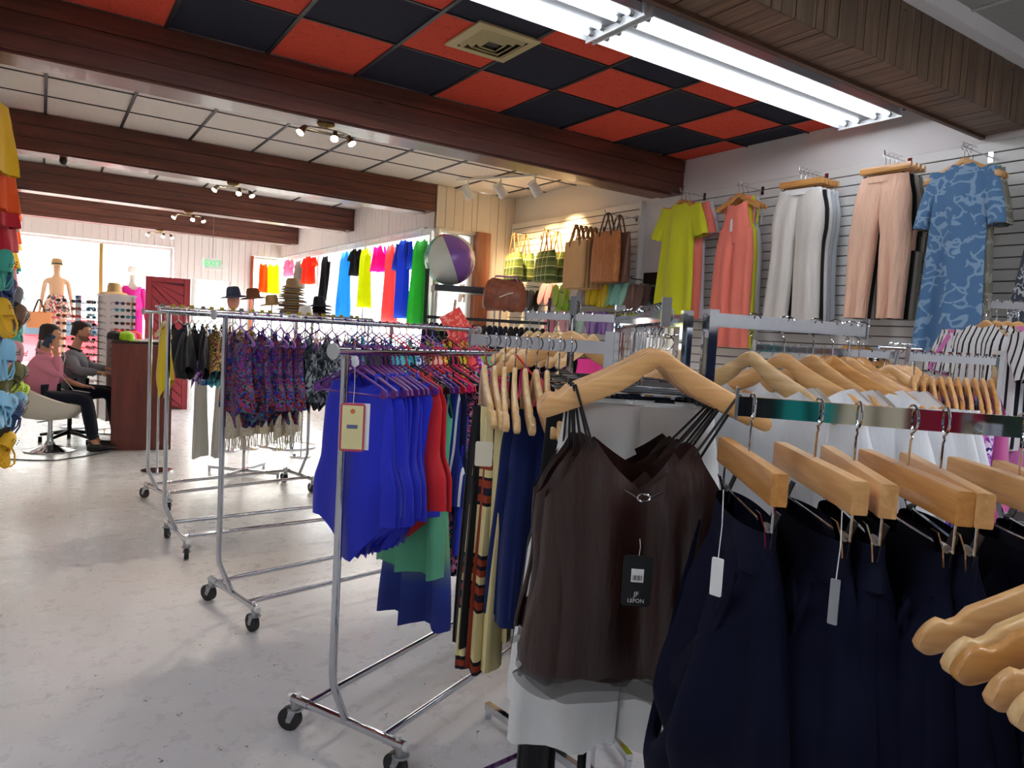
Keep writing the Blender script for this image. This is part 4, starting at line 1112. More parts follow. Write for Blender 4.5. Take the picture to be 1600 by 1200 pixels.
# small metal clasp at the gathered neckline of the front camisole
P = at(1006, 778, 1.27); b = MB(); b.tube([(.012 * math.cos(q * PI / 5), 0, .007 * math.sin(q * PI / 5)) for q in range(11)], .0018, 6); b.tube([(-.035, .004, .012), (-.012, 0, 0)], .0016, 5); b.tube([(.035, .004, .012), (.012, 0, 0)], .0016, 5)
o = b.build('clasp', CHROME, None, loc=P, rz=azA); tag(o, 'tiny chrome ring clasp at the neckline of the front brown camisole', 'clasp')
# tag on the front camisole
P = at(998, 868, 1.27)
tg = hang_tag(P, azA + R(-3), 'black hang tag with white price sticker on the brown camisole', (.052, .092), plain('tag_black', (20, 21, 24), .45), string=.03)
b = MB(); b.box((0, -.0016, -.036), (.022, .0008, .024)); b.build('sticker', PAPER, tg, smooth=False)
b = MB()
for q in range(8): b.box((-.008 + q * .0022, -.0022, -.040), (.0006 + .0005 * (q % 3), .0004, .009))
b.build('barcode', plain('ink', (20, 20, 20), .6), tg, smooth=False)
INKW = plain('tag_white_print', (226, 226, 226), .6)
text_mesh('LEFON', .0098, INKW, tg, (0, -.0016, -.082), (R(90), 0, 0), .0002, bold=True)
text_mesh('JF', .012, INKW, tg, (0, -.0016, -.070), (R(90), 0, 0), .0002, 'emblem', bold=True)
# tag on the first blue swimsuit
P = at(552, 630, 2.28)
tg = hang_tag(P, azA + R(4), 'cream and pink hang tag hanging beside the rack post on a blue swimsuit', (.078, .155), plain('tag_pink_edge', (190, 70, 96), .5), string=.12)
b = MB(); b.box((0, -.0016, -.0775), (.066, .0008, .140)); b.build('label_face', plain('tag_cream', (226, 214, 158), .6), tg, smooth=False)
b = MB(); b.box((.0, -.0024, -.075), (.034, .0006, .012)); b.build('barcode', plain('tag_blue_code', (90, 104, 140), .6), tg, smooth=False)
b = MB(); b.cyl((0, -.002, -.026), (0, -.0026, -.026), .008, n=14); b.build('emblem', plain('tag_orange', (214, 120, 70), .6), tg)
b = MB(); b.box((.018, .006, -.075), (.07, .001, .15)); b.build('back_card', PAPER, tg, smooth=False)

# stand B: draped navy skirts on clip hangers
B0 = at(1151, 634, 1.14); B1 = at(1640, 676, 1.04); B1.z = B0.z
arm_between('display_stand', B0, B1 + (B1 - B0) * .25, 'chrome display stand holding the draped navy skirts', notch=0)
NAVY = cloth((11, 15, 37), sheen=0, rough=.82, wrinkle=.25, scale=7); NAVYB = cloth((16, 20, 40), sheen=0, rough=.8, wrinkle=.1)
azB = az_of(B1, B0)
barsB = [((1113, 688), (1194, 748)), ((1180, 688), (1278, 742)), ((1255, 690), (1378, 776)), ((1290, 692), (1438, 762)), ((1352, 690), (1542, 800)), ((1412, 706), (1612, 776)), ((1480, 705), (1680, 790))]
for k, (pa, pb) in enumerate(barsB):
    qa = at(pa[0], pa[1], 1.27); qb = on_z(pb[0], pb[1], B0.z - .095); qa = on_z(pa[0], pa[1], B0.z - .095)
    e = B1 - B0; dd = qb - qa
    # where the bar's line crosses the arm, seen from above
    den = e.x * dd.y - e.y * dd.x
    t = ((qa.x - B0.x) * dd.y - (qa.y - B0.y) * dd.x) / den
    t = max(.02, min(1.2, t))
    P = on_arm(B0, B1, t)
    hung(P, math.atan2(dd.y, dd.x), ('skirt', 'maple' if k % 3 else 'orange'), draped_skirt(NAVY, NAVYB, 440 + k, .155, -.168, .42),
         'wooden clip hanger with metal rod, %s from the free end of the navy skirt stand' % nth(k + 1), 'navy skirt hangers', 'draped navy jersey skirt, %s from the free end of its chrome stand' % nth(k + 1), 'skirt', 'draped navy skirts')
for (u, v, d, lab) in ((1122, 872, .93, 'blank white tag dangling from the first draped navy skirt'), (1306, 905, .93, 'grey ribbon tag dangling from a draped navy skirt')):
    P = at(u, v, d); tg = hang_tag(P, azB + R(60), lab, (.016, .05) if u < 1200 else (.012, .06), PAPER if u < 1200 else plain('grey_ribbon', (150, 152, 156), .6), string=.09)

# stand C: white blouses
C0 = at(1352, 517, 1.80); C1 = at(1110, 508, 1.62); C1.z = C0.z
arm_between('display_stand', C0, C1, 'chrome display stand holding the white blouses', H=1.66)
WBL = cloth((228, 228, 230), rough=.8, wrinkle=.45, scale=12)
azC = az_of(C0, C1)
for k, u in enumerate([1172, 1222, 1268, 1300, 1326, 1345]):
    t = (1352 - u) / (1352 - 1110.)
    P = on_arm(C0, C1, t)
    hung(P, azC + R((18, 30, 12, 34, 24, 20)[k]) + PI, ('wood', ['pale', 'maple', 'maple', 'orange', 'maple', 'orange'][k]), sleeve_shirt(WBL, 460 + k, .7, .235, 1.1, .22, .085, .075, -.118, 'blouse', .04, nw=.66, slope=.06),
         'wooden hanger with a white blouse, %s from the post of the blouse stand' % nth(k + 1), 'white blouse hangers', 'white linen blouse, %s from the post of its chrome stand' % nth(k + 1), 'blouse', 'white blouses')
# second post beside it
b0 = at(1073, 505, 1.75)
arm_between('display_stand', at(1000, 505, 2.3), b0, 'chrome display stand post beside the brown camisole hangers', H=1.66)
for k in range(4):
    P = on_arm(b0, at(1000, 505, 2.3), .15 + .2 * k); P.z = 1.60
    hung(P, azA + R(-30 + 8 * k), ('wood', 'maple'), tank_dress([BLK, NAVYC, BLK, S_BLKWH][k], 480 + k, .8, .18, 1.1), 'wooden hanger behind the brown camisoles, %s from the post' % nth(k + 1), 'hangers behind the camisoles', 'dark sleeveless dress behind the brown camisoles, %s from the post' % nth(k + 1), 'dress', 'dark dresses behind the camisoles')

# stand D: patterned and navy trousers
D0 = at(736, 530, 1.98); D1 = at(956, 538, 1.72); D1.z = D0.z = 1.578
arm_between('display_stand', D0, D1, 'chrome display stand holding patterned, black and navy trousers')
PATT = striped('cream_rust_bands', [(0, (222, 206, 150)), (.46, (28, 30, 40)), (.49, (150, 62, 40)), (.56, (30, 32, 48)), (.63, (150, 62, 40)), (.70, (28, 30, 40)), (.73, (222, 206, 150)), (.80, (150, 62, 40)), (.86, (30, 32, 48)), (.9, (150, 62, 40)), (.96, (28, 30, 40))], .27, 2)
PATT2 = striped('cream_rust_columns', [(0, (222, 206, 150)), (.40, (28, 30, 40)), (.45, (150, 62, 40)), (.62, (30, 32, 48)), (.70, (150, 62, 40)), (.88, (28, 30, 40)), (.92, (222, 206, 150))], .17, 0)
azD = az_of(D0, D1)
NAVYD = cloth((24, 38, 92), rough=.85, wrinkle=.2)
its = [(BLK, .62, 'black', .03, .14), (PATT, .68, 'cream, rust and black geometric', .040, .13), (PATT2, .67, 'cream and rust block-striped', .038, .12), (PATT, .60, 'cream and rust banded', .034, .08), (NAVYD, .52, 'navy blue', .052, .10), (NAVYD, .54, 'navy blue', .05, .09), (NAVYD, .50, 'navy blue', .06, .06), (BLK, .56, 'black', .10, 0), (NAVYC, .5, 'dark navy', .10, 0)]
for k, (mt, L_, nm, hw_, off) in enumerate(its):
    P = on_arm(D0, D1, .12 + .078 * k)
    az = math.atan2(P.y, P.x) + PI + R(RN.uniform(-5, 5) + 3)
    b_ = long_panel(mt, 500 + k, L_, hw_, 1.12, -.165, 'trousers', .014, .03, 36, sk=-.012)
    place(hanger('wood', 'pale'), P, az, 'pale wooden hanger seen end-on, %s from the free end of the patterned trouser stand' % nth(k + 1), 'hanger', 'hangers of the patterned trousers')
    vd = V((P.x, P.y, 0)).normalized()
    place(b_, P - vd * off, azA + R(RN.uniform(-12, 12) - 8), '%s trousers, %s from the free end of their chrome stand' % (nm, nth(k + 1)), 'trousers', 'folded trousers on the low stand')
P = at(757, 690, 1.72); tg = hang_tag(P, azA, 'blank cream tag on the patterned trousers', (.042, .06), CARD, string=.06)

# stand low in the corner: hangers whose ends reach into view
L0 = at(1745, 790, .86); L1 = at(1745, 870, .56)
E0 = L0.copy(); E1 = E0 - FWD * .36; E1.z = E0.z = 1.455
arm_between('display_stand', E1, E0, 'chrome display stand whose crowded hangers poke in beside the navy skirts')
ROY = cloth((24, 48, 150), rough=.8)
for k in range(7):
    P = on_arm(E0, E1, .0 + .115 * k)
    ga = tank_dress([ROY, BLK, REDC, BLK, ROY, NAVYC, ROY][k], 520 + k, .6, .15, 1, top=-.15, name='top') if k == 6 else None
    hung(P, azA + R((4, 8, 2, 6, 5, 8, 4)[k]), ('wood', ['maple', 'pale', 'orange'][k % 3]), ga, 'notched wooden hanger end, %s from the far side of the crowded corner stand' % nth(k + 1), 'crowded corner hangers', 'blue top on a notched hanger, %s from the far side' % nth(k + 1), 'top', 'tops on the corner stand')

# stand E: row of wooden hangers with colourful tops
Ea = at(1420, 540, 2.55); Eb = at(1562, 547, 2.72); Eb.z = Ea.z = 1.60
arm_between('display_stand', Ea, Eb, 'chrome display stand with scalloped hook row, purple and pink tops', notch=10)
azE = az_of(Ea, Eb)
cols = [(CORAL, 'coral floral'), (NAVYC, 'navy'), (cloth((84, 40, 150)), 'violet'), (cloth((226, 160, 170)), 'dusty pink'), (cloth((92, 120, 190)), 'denim blue'), (cloth((226, 160, 170)), 'dusty pink'), (cloth((84, 100, 170)), 'slate blue'), (cloth((220, 120, 180)), 'pink'), (F_PURP, 'purple print'), (cloth((200, 90, 150)), 'rose')]
for k, (mt, nm) in enumerate(cols):
    P = on_arm(Ea, Eb, .08 + .095 * k)
    hung(P, azE + R(-42 + RN.uniform(-4, 4)), ('wood', 'orange' if k % 2 else 'maple'), tank_dress(mt, 540 + k, .6, .18, 1.1, name='top'), 'wooden hanger, %s from the free end of the scalloped-arm stand' % nth(k + 1), 'hangers of the scalloped stand', '%s top, %s from the free end of the scalloped-arm stand' % (nm, nth(k + 1)), 'top', 'tops on the scalloped stand')
# stand F: striped shirts at the frame's side
Fa = at(1546, 476, 3.1); Fb = at(1690, 474, 3.0); Fb.z = Fa.z
arm_between('display_stand', Fa, Fb, 'chrome display stand with black and white striped shirts')
S_VERT = striped('white_black_pinstripe', [(0, (232, 232, 230)), (.72, (26, 28, 40))], .03, 0)
for k in range(5):
    P = on_arm(Fa, Fb, -.02 + .12 * k) 
    mt, nm = [(S_VERT, 'striped'), (S_VERT, 'striped'), (cloth((226, 130, 196)), 'pink'), (S_VERT, 'striped'), (S_VERT, 'striped')][k]
    hung(P, azE + R(-10 + 10 * k), ('wood', 'maple'), sleeve_shirt(mt, 560 + k, .55 if k != 2 else .8, .19, 1, .2), 'wooden hanger, %s on the striped shirt stand' % nth(k + 1), 'striped shirt hangers', '%s shirt, %s from the free end of the striped shirt stand' % (nm, nth(k + 1)), 'shirt', 'shirts on the far side stand')
# stand G: behind the white blouses
Ga = at(1180, 528, 2.9); Gb = at(1400, 535, 3.1); Gb.z = Ga.z = 1.60
arm_between('display_stand', Ga, Gb, 'chrome display stand half hidden behind the white blouses')
ZEB = lines_print('black_cream_print', (24, 22, 22), (220, 206, 160), 16, .12, .3)
for k in range(11):
    P = on_arm(Ga, Gb, .03 + .09 * k)
    mt, nm = [(PINKC, 'pink'), (WHITEC, 'white'), (F_MULTI, 'print'), (CORAL, 'coral'), (GREYC, 'grey'), (BLK, 'black'), (ZEB, 'black and cream patterned'), (GREYC, 'pale grey'), (WHITEC, 'white'), (ZEB, 'patterned'), (GREYC, 'grey')][k]
    hung(P, azE + R(-60 + RN.uniform(-12, 12)), ('wood', 'orange') if k % 3 == 0 else ('wire',), tank_dress(mt, 580 + k, .7, .18, 1.1, name='top'), 'hanger, %s along the stand behind the white blouses' % nth(k + 1), 'hangers behind the blouses', '%s top, %s along the stand behind the white blouses' % (nm, nth(k + 1)), 'top', 'tops behind the blouses')
for k in range(4):
    P = at(1395 + 12 * k, 520, 2.9); P.z = 1.63
    place(hanger('wood', 'maple'), P, azA + R(-10 + 4 * k), 'bare wooden hanger bunched beside the blue scribble dress, %s in' % nth(k + 1), 'hanger', 'bare hangers by the blue dress')
b = MB(); q = at(1376, 518, 2.9); q2 = at(1442, 520, 2.9); b.cyl((q.x, q.y, 1.63), (q2.x, q2.y, 1.63), .008)
pg = b.build('wall_peg', CHROME); tag(pg, 'thin chrome peg carrying bare hangers beside the blue dress', 'peg')

# stand H: floral navy camisole with red bows, standing beyond the low arm
Ha = at(822, 492, 3.1); Hb = at(966, 503, 2.9); Hb.z = Ha.z
arm_between('display_stand', Ha, Hb, 'chrome display stand behind the floral camisole')
NF = floral('navy_floral', [(26, 24, 44), (30, 26, 50), (210, 50, 80), (24, 22, 40), (90, 110, 60), (220, 80, 100), (28, 26, 46)], 15)
P = at(896, 480, 2.05)
hung(P, azA + R(-2), ('wood', 'maple'), camisole(NF, 601, .52, .19, top=-.19, strapm=REDC, tips=.2), 'wooden hanger carrying the navy floral camisole', None, 'navy camisole with red flowers and red tie straps', 'camisole', None)
Q = at(896, 480, 2.6); Q.z = P.z
arm_between('display_stand', P - (Q - P) * .04, Q, 'chrome display stand holding the navy floral camisole')
for k in range(8):
    P = on_arm(Ha, Hb, .05 + .1 * k)
    hung(P, azA + R(50), ('wood', 'pale'), long_panel([BLK, PINKC, BLK, F_PINKBLK, NAVYC, PURPC, BLK, PINKC][k], 610 + k, .6, .12), 'pale wooden hanger, %s on the stand behind the floral camisole' % nth(k + 1), 'hangers behind the floral camisole', 'dark garment edge-on, %s on the stand behind the floral camisole' % nth(k + 1), 'garment', 'garments behind the floral camisole')

# ------------------------------------------------------------------ clothes on the right wall
def peg(y, z, n, L=.3):
    b = MB(); b.tube([(0, 0, 0), (-L, 0, 0), (-L - .01, 0, .03)], .004, 6); b.box((.004, 0, 0), (.012, .03, .07))
    o = b.build('wall_peg', CHROME, None, loc=(XR - .024, y, z)); return o
def wall_group(y, z, garments, gname, hk=('wood', 'orange'), jit=3, az0=0, x0=.30):
    """garments: list (material fn, label, cat); first is the outermost"""
    tag(peg(y, z - .004, len(garments), x0 + .02), 'chrome peg on the slatted wall carrying the %s' % gname, 'peg')
    for k, (ga, lab, cat, hkk) in enumerate(garments):
        P = V((XR - .024 - x0 + k * .055, y, z))
        hung(P, R(90 + az0 + RN.uniform(-jit, jit)), hkk or hk, ga, 'hanger, %s out from the aisle on the peg of the %s' % (nth(k + 1), gname), 'wall peg hangers', lab, cat, None)
YG = cloth((206, 210, 40), rough=.75, wrinkle=.45, scale=8)
SALM = cloth((240, 130, 112), rough=.8, wrinkle=.35)
def shirt_dress(m, seed):
    o = sleeve_shirt(m, seed, 1.16, .2, 1.2, .3, .08, .2, -.085, 'shirt_dress', .12, slope=.11)
    for s in (-1, 1):
        b = MB(); b.box((s * .1, -.062, -.30), (.085, .008, .035)); b.build('pocket_flap', m, o, smooth=False)
        c = MB(); c.rings([[(s * .055, -.03, -.085), (s * .02, -.05, -.20), (s * .03, -.055, -.21), (s * .095, -.045, -.13)], [(s * .05, -.036, -.083), (s * .017, -.057, -.2), (s * .03, -.062, -.212), (s * .1, -.052, -.13)]]); c.build('collar', m, o, smooth=False)
    b = MB(); b.box((0, -.058, -.72), (.03, .006, .9)); b.build('placket', m, o, smooth=False)
    for k in range(6):
        b = MB(); b.cyl((0, -.064, -.36 - .13 * k), (0, -.067, -.36 - .13 * k), .007, n=10); b.build('button', plain('button_pale', (226, 224, 170), .4), o)
    return o
AZW = 0
wall_group(4.75, 2.98, [(shirt_dress(YG, 1), 'chartreuse shirt dress with rolled sleeves and chest pockets on the wall', 'dress', None), (sleeve_shirt(SALM, 2, 1.1, .23, 1.1, .3), 'salmon shirt dress hanging just behind the chartreuse one', 'dress', None), (sleeve_shirt(cloth((208, 202, 214)), 3, 1.1, .23, 1.1, .3), 'pale lilac shirt dress nearest the wall behind the chartreuse one', 'dress', None)], 'chartreuse shirt dress', x0=.3)
def overall(m, seed):
    o = trousers(m, seed, 1.0, .17, .1, .115, top=-.36, name='jumpsuit', gap=-.02)
    b = MB(); sheath(b, .34, [(0, .10), (1, .16)], top=lambda c, f: (.07 if f else .03) * (1 - min(1, abs(c) / .8) ** 2), dep=.04, amp=.01, seed=seed, z0=-.15, n=32, m=8); b.build('bib', m, o)
    for s in (-1, 1):
        b = MB(); strap(b, (s * .085, 0, -.10), (s * .09, -.01, -.17), .012); b.ball((s * .095, -.015, -.12), (.02, .012, .03), 8, 6); b.tube([(s * .1, -.02, -.12), (s * .15, -.03, -.2), (s * .14, -.03, -.32)], .008, 5); b.build('tie_strap', m, o)
    return o
wall_group(4.10, 2.95, [(overall(SALM, 11), 'salmon tie-shoulder jumpsuit with white tag on the wall', 'jumpsuit', None), (overall(YG, 12), 'chartreuse tie-shoulder jumpsuit behind the salmon one', 'jumpsuit', None), (overall(cloth((188, 186, 184)), 13), 'grey tie-shoulder jumpsuit nearest the wall behind the salmon one', 'jumpsuit', None)], 'salmon jumpsuit', x0=.3)
tg = hang_tag(V((4.84, 4.12, 2.66)), R(90), 'white tag on the salmon jumpsuit', (.035, .1), PAPER, string=.06)
SAND = cloth((214, 208, 200), rough=.85, wrinkle=.4, scale=10)
def draw(m, seed, **k):
    o = trousers(m, seed, 1.08, .20, .098, .108, top=-.15, gap=.022, wb=WHITEC, gather=.05, **k)
    for s in (-1, 1):
        b = MB(); b.tube([(0, -.045, -.175), (s * .03, -.055, -.19), (s * .04, -.06, -.24)], .005, 5); b.build('drawstring', m, o)
    return o
wall_group(3.5, 2.97, [(draw(SAND, 21), 'off-white drawstring linen trousers on the wall, outermost of their peg', 'trousers', None), (draw(BLK, 22), 'black linen trousers behind the off-white pair', 'trousers', None), (draw(WHITEC, 23), 'white linen trousers between black and grey pairs on the wall', 'trousers', None), (draw(cloth((186, 190, 196)), 24), 'pale grey linen trousers near the wall behind the white pair', 'trousers', None), (draw(cloth((200, 210, 216)), 25), 'ice blue linen trousers nearest the wall', 'trousers', None)], 'off-white linen trousers', ('skirt', 'orange'), x0=.32)
PEACH = cloth((246, 200, 172), rough=.9, wrinkle=.8, scale=24)
def cargo(m, seed):
    o = trousers(m, seed, .98, .185, .10, .082, top=-.15, gap=.045, amp=.03, wb=m, gather=.04)
    for s in (-1, 1):
        b = MB(); b.box((s * .185, -.048, -.60), (.08, .03, .13)); b.box((s * .185, -.06, -.545), (.085, .016, .04)); b.build('cargo_pocket', m, o)
        b = MB(); b.tube([(s * .01, -.045, -.18), (s * .02, -.07, -.27), (s * .015, -.075, -.33)], .006, 5); b.build('drawstring', m, o)
    return o
wall_group(2.85, 2.98, [(cargo(PEACH, 31), 'crinkled peach cargo trousers with side pockets on the wall', 'trousers', None), (cargo(BLK, 32), 'black cargo trousers behind the peach pair', 'trousers', None), (cargo(cloth((196, 190, 180)), 33), 'stone cargo trousers behind the black pair', 'trousers', None), (cargo(cloth((150, 146, 136)), 34), 'khaki grey cargo trousers nearest the wall', 'trousers', None)], 'peach cargo trousers', ('skirt', 'orange'), x0=.3)
BSCR = lines_print('blue_scribble', (88, 124, 162), (136, 164, 190), 10.0, .085, .3, stretch=(1, .3, 1))
KHAKI = lines_print('khaki_scribble', (132, 128, 114), (164, 160, 148), 7.5, .1, .45)
def tunic(m, seed):
    o = sleeve_shirt(m, seed, 1.24, .172, 1.2, .36, .055, .16, -.085, 'dress', .05, slope=.10)
    b = MB(); b.box((.09, -.066, -.34), (.12, .006, .12)); b.build('pocket', m, o, smooth=False)
    for k in range(4):
        b = MB(); b.cyl((0, -.05, -.27 - .045 * k), (0, -.055, -.27 - .045 * k), .006, n=8); b.build('button', plain('button_blue', (150, 170, 200), .4), o)
    return o
wall_group(2.32, 2.93, [(tunic(BSCR, 41), 'long blue dress with pale scribble print on the wall', 'dress', ('wood', 'maple')), (tunic(KHAKI, 42), 'khaki scribble-print dress behind the blue one', 'dress', ('wood', 'maple')), (tunic(KHAKI, 43), 'second khaki scribble-print dress, nearest the wall', 'dress', ('wood', 'maple'))], 'blue scribble dress', x0=.34)
SNK = lines_print('grey_python_print', (70, 76, 86), (190, 194, 196), 26, .1, .12, stretch=(1, 1, .6))
wall_group(1.75, 2.92, [(tank_dress(SNK, 51, 1.1, .2, 1.25), 'grey python-print sleeveless dress at the picture edge', 'dress', ('wood', 'orange')), (tank_dress(SNK, 52, 1.1, .2, 1.25), 'python-print dress nearest the wall, behind its twin', 'dress', ('wood', 'orange'))], 'python-print dress', x0=.3)
# low rail of spare hangers under the peach trousers
b = MB(); b.tube([(XR - .02, 3.02, 1.72), (XR - .34, 3.02, 1.72)], .006); pgl = b.build('wall_peg', CHROME); tag(pgl, 'chrome peg of bunched wire hangers under the peach trousers', 'peg')
for k in range(7):
    place(hanger('wire' if k % 2 else 'wood', None if k % 2 else 'orange'), V((XR - .33 + .045 * k, 3.02, 1.72)), R(90 + RN.uniform(-15, 15)), 'empty hanger bunched under the peach trousers, %s from the aisle' % nth(k + 1), 'hanger', 'empty hangers under the peach trousers')

# ------------------------------------------------------------------ handbags on the narrow slat panel
XP = XR - .06
PLAID = None
def plaid_mat():
    m, nt, b = base_mat('green_plaid'); mp = coords(nt); sx = N(nt, 'ShaderNodeSeparateXYZ'); nt.links.new(mp.outputs[0], sx.inputs[0])
    def band(ax, period, off, w):
        a = N(nt, 'ShaderNodeMath', operation='MULTIPLY_ADD'); a.inputs[1].default_value = 1 / period; a.inputs[2].default_value = off; nt.links.new(sx.outputs[ax], a.inputs[0])
        f = N(nt, 'ShaderNodeMath', operation='FRACT'); nt.links.new(a.outputs[0], f.inputs[0])
        g = N(nt, 'ShaderNodeMath', operation='LESS_THAN'); g.inputs[1].default_value = w; nt.links.new(f.outputs[0], g.inputs[0]); return g
    g1 = band(0, .1, .3, .09); g2 = band(2, .1, .2, .09); d2 = band(2, .1, .65, .4)
    mx = N(nt, 'ShaderNodeMath', operation='MAXIMUM'); nt.links.new(g1.outputs[0], mx.inputs[0]); nt.links.new(g2.outputs[0], mx.inputs[1])
    m1 = N(nt, 'ShaderNodeMix', data_type='RGBA'); m1.inputs[6].default_value = lin((104, 124, 58)); m1.inputs[7].default_value = lin((78, 98, 44)); nt.links.new(d2.outputs[0], m1.inputs[0])
    m2 = N(nt, 'ShaderNodeMix', data_type='RGBA'); m2.inputs[7].default_value = lin((214, 218, 160)); nt.links.new(m1.outputs[2], m2.inputs[6]); nt.links.new(mx.outputs[0], m2.inputs[0])
    nt.links.new(m2.outputs[2], b.inputs['Base Color']); b.inputs['Roughness'].default_value = .85; return m
PLAID = plaid_mat()
LEATH = plain('tan_strap', (150, 104, 62), .7); TANT = cloth((214, 172, 118), rough=.7, scale=20); BRNT = wood('cork_weave', (156, 90, 46), (204, 132, 72), (60, 6, 6), .6); BRND = plain('dark_leather', (72, 42, 28), .5)
def tote(w, h, d, m, hm, handle_h, label, P, az, group=None, zip_=None, tagc=None, taper=0):
    """hangs by its two handles from P"""
    root = thing('tote_bag', P, az, label, 'bag', group)
    b = MB(); rs = []
    zt = -handle_h
    for z, k, kd in ((zt, 1 - taper, .35), (zt - h * .3, 1, .8), (zt - h * .8, 1 + taper * .5, 1), (zt - h, .96 + taper * .5, .9)):
        ring = []
        for j in range(24):
            a = 2 * PI * j / 24; cx = math.copysign(abs(math.cos(a)) ** .45, math.cos(a)); sy = math.copysign(abs(math.sin(a)) ** .6, math.sin(a))
            ring.append((w / 2 * k * cx, d / 2 * kd * sy, z + .004 * math.sin(5 * a)))
        rs.append(ring)
    b.rings(rs, True, False); n = len(b.v); b.f.append(list(range(n - 24, n))); b.m.append(0)
    b.build('body', m, root, sharp=50)
    for s in (-1, 1):
        b = MB(); b.rings([[(x - .012, s * d * (.2 if z < -.02 else .04) + y_, z), (x + .012, s * d * (.2 if z < -.02 else .04) + y_, z), (x + .012, s * d * (.2 if z < -.02 else .04) + y_ + .005, z), (x - .012, s * d * (.2 if z < -.02 else .04) + y_ + .005, z)] for x, y_, z in ((-w * .24, 0, zt - .06), (-w * .22, 0, zt), (-w * .06, 0, -.03), (0, 0, .004), (w * .06, 0, -.03), (w * .22, 0, zt), (w * .24, 0, zt - .06))])
        b.build('handle', hm, root, smooth=False)
    if tagc:
        b = MB(); b.box((w * .1, -d * .5 - .006, zt - h * .25), (.05, .003, .06)); b.build('tag', tagc, root, smooth=False)
    return root
def bag_row(u, v, n, w, h, d, m, hm, hh, lab, tagc=None, taper=0, gap=.06, names=None):
    base = on_x(u, v, XP - .32)
    b = MB(); b.tube([(0, 0, 0), (-.42, 0, .0), (-.43, 0, .03)], .005, 6); b.box((.004, 0, 0), (.01, .03, .06)); o = b.build('wall_peg', CHROME, None, loc=(XP, base.y, base.z - .006))
    tag(o, 'chrome peg carrying the %s' % lab, 'peg')
    for k in range(n):
        tote(w, h, d, (names[k] if names else m), hm, hh, '%s, %s out from the aisle' % (lab, nth(k + 1)), V((XP - .38 + gap * k, base.y, base.z)), R(90 + RN.uniform(-5, 5) - 6), lab + ' row', None, tagc if k == 0 else None, taper)
bag_row(812, 365, 2, .42, .32, .13, PLAID, LEATH, .24, 'green plaid tote with a tan ribbon strap', None, -.0, .14)
bag_row(862, 360, 2, .42, .34, .13, PLAID, LEATH, .24, 'green plaid tote with tan handles and white tag', PAPER, 0, .14)
bag_row(908, 352, 5, .40, .50, .05, TANT, LEATH, .17, 'natural tan open tote', None, 0, .065)
bag_row(958, 334, 2, .42, .50, .12, BRNT, BRND, .19, 'brown woven tote with dark handles', None, 0, .15, [BRNT, plain('cocoa_leather', (104, 66, 48), .5)])

# ------------------------------------------------------------------ sandals and clogs
def sole_outline(L, w, n=18):
    pts = []
    for i in range(n):
        a = 2 * PI * i / n; y = math.sin(a); x = math.cos(a)
        ww = w / 2 * (1 + .16 * y) * (1 - .12 * math.cos(2 * a - .2)); pts.append((x * ww, L / 2 * y))
    return pts
SP = {}
def sandal(kind, m, sm=None, L=.26):
    """one shoe: heel up (z), sole towards +y, foot side towards -y"""
    key = (kind, m.name, sm.name if sm else '', L)
    if key in SP: return copy_tree(SP[key])
    out = sole_outline(L, L * .38)
    b = MB(); th = .026
    b.rings([[(x * .96, 0, z * .97) for x, z in out], [(x, .006, z) for x, z in out], [(x, th * .7, z) for x, z in out], [(x * .95, th, z * .97) for x, z in out]])
    root = b.build('sandal', m, None)
    if kind == 'thong':
        for s in (-1, 1):
            c = MB(); c.tube([(0, 0, -L * .26), (s * .018, -.022, -L * .16), (s * .036, -.024, -L * .02), (s * .044, 0, L * .08)], [.004, .006, .008, .006], 6); c.build('strap', sm or m, root)
    elif kind == 'slide':
        c = MB(); rs = []
        for z in (-L * .30, -L * .2, -L * .05, L * .04):
            rs.append([(L * .2 * math.cos(a), -.002 - .05 * math.sin(a), z) for a in [PI * q / 10 for q in range(11)]] + [(L * .185 * math.cos(a), -.002 - .044 * math.sin(a), z) for a in [PI * q / 10 for q in range(10, -1, -1)]])
        c.rings(rs); c.build('strap', sm or m, root)
    elif kind == 'clog':
        c = MB(); rs = []
        for z, k, h in ((-L * .5, .35, .3), (-L * .46, .7, .65), (-L * .36, .95, .95), (-L * .2, 1.0, 1.1), (-L * .04, .98, 1.15), (0, .96, 1.12)):
            rs.append([(L * .2 * k * math.cos(a), .01 - .062 * h * math.sin(a), z) for a in [PI * q / 12 for q in range(13)]] + [(L * .18 * k * math.cos(a), .008 - .05 * h * math.sin(a), z) for a in [PI * q / 12 for q in range(12, -1, -1)]])
        c.rings(rs); c.build('upper', sm or m, root)
        c = MB(); c.tube([(-L * .2, -.02, -.01), (-L * .19, -.035, L * .2), (-L * .12, -.03, L * .42), (0, -.025, L * .47), (L * .12, -.03, L * .42), (L * .19, -.035, L * .2), (L * .2, -.02, -.01)], .006, 6); c.build('heel_strap', sm or m, root)
        d = MB()
        for q in range(7): d.cyl(((q % 3 - 1) * .022, -.070, -L * (.16 + .06 * (q // 3))), ((q % 3 - 1) * .022, -.074, -L * (.16 + .06 * (q // 3))), .004, n=8)
        d.build('vent_holes', BLACKP, root)
    SP[key] = root
    return root
def foam(c, nm=None): return plain('foam_%d_%d_%d' % tuple(c), c, .55)
def pair(P, az, kind, m, nm, where, group, lean=0, sm=None, L=.26, tilt=0, spread=.052):
    for s in (-1, 1):
        o = sandal(kind, m, sm, L)
        o.location = P + V((math.cos(az) * spread * s, math.sin(az) * spread * s, -.16)); o.rotation_euler = (tilt + RN.uniform(-.08, .08), lean + s * RN.uniform(0, .12), az)
        tag(o, '%s %s, %s shoe of the pair %s' % (nm, {'thong': 'flip-flop', 'slide': 'slide', 'clog': 'clog'}[kind], 'first' if s < 0 else 'second', where), 'sandal', group)
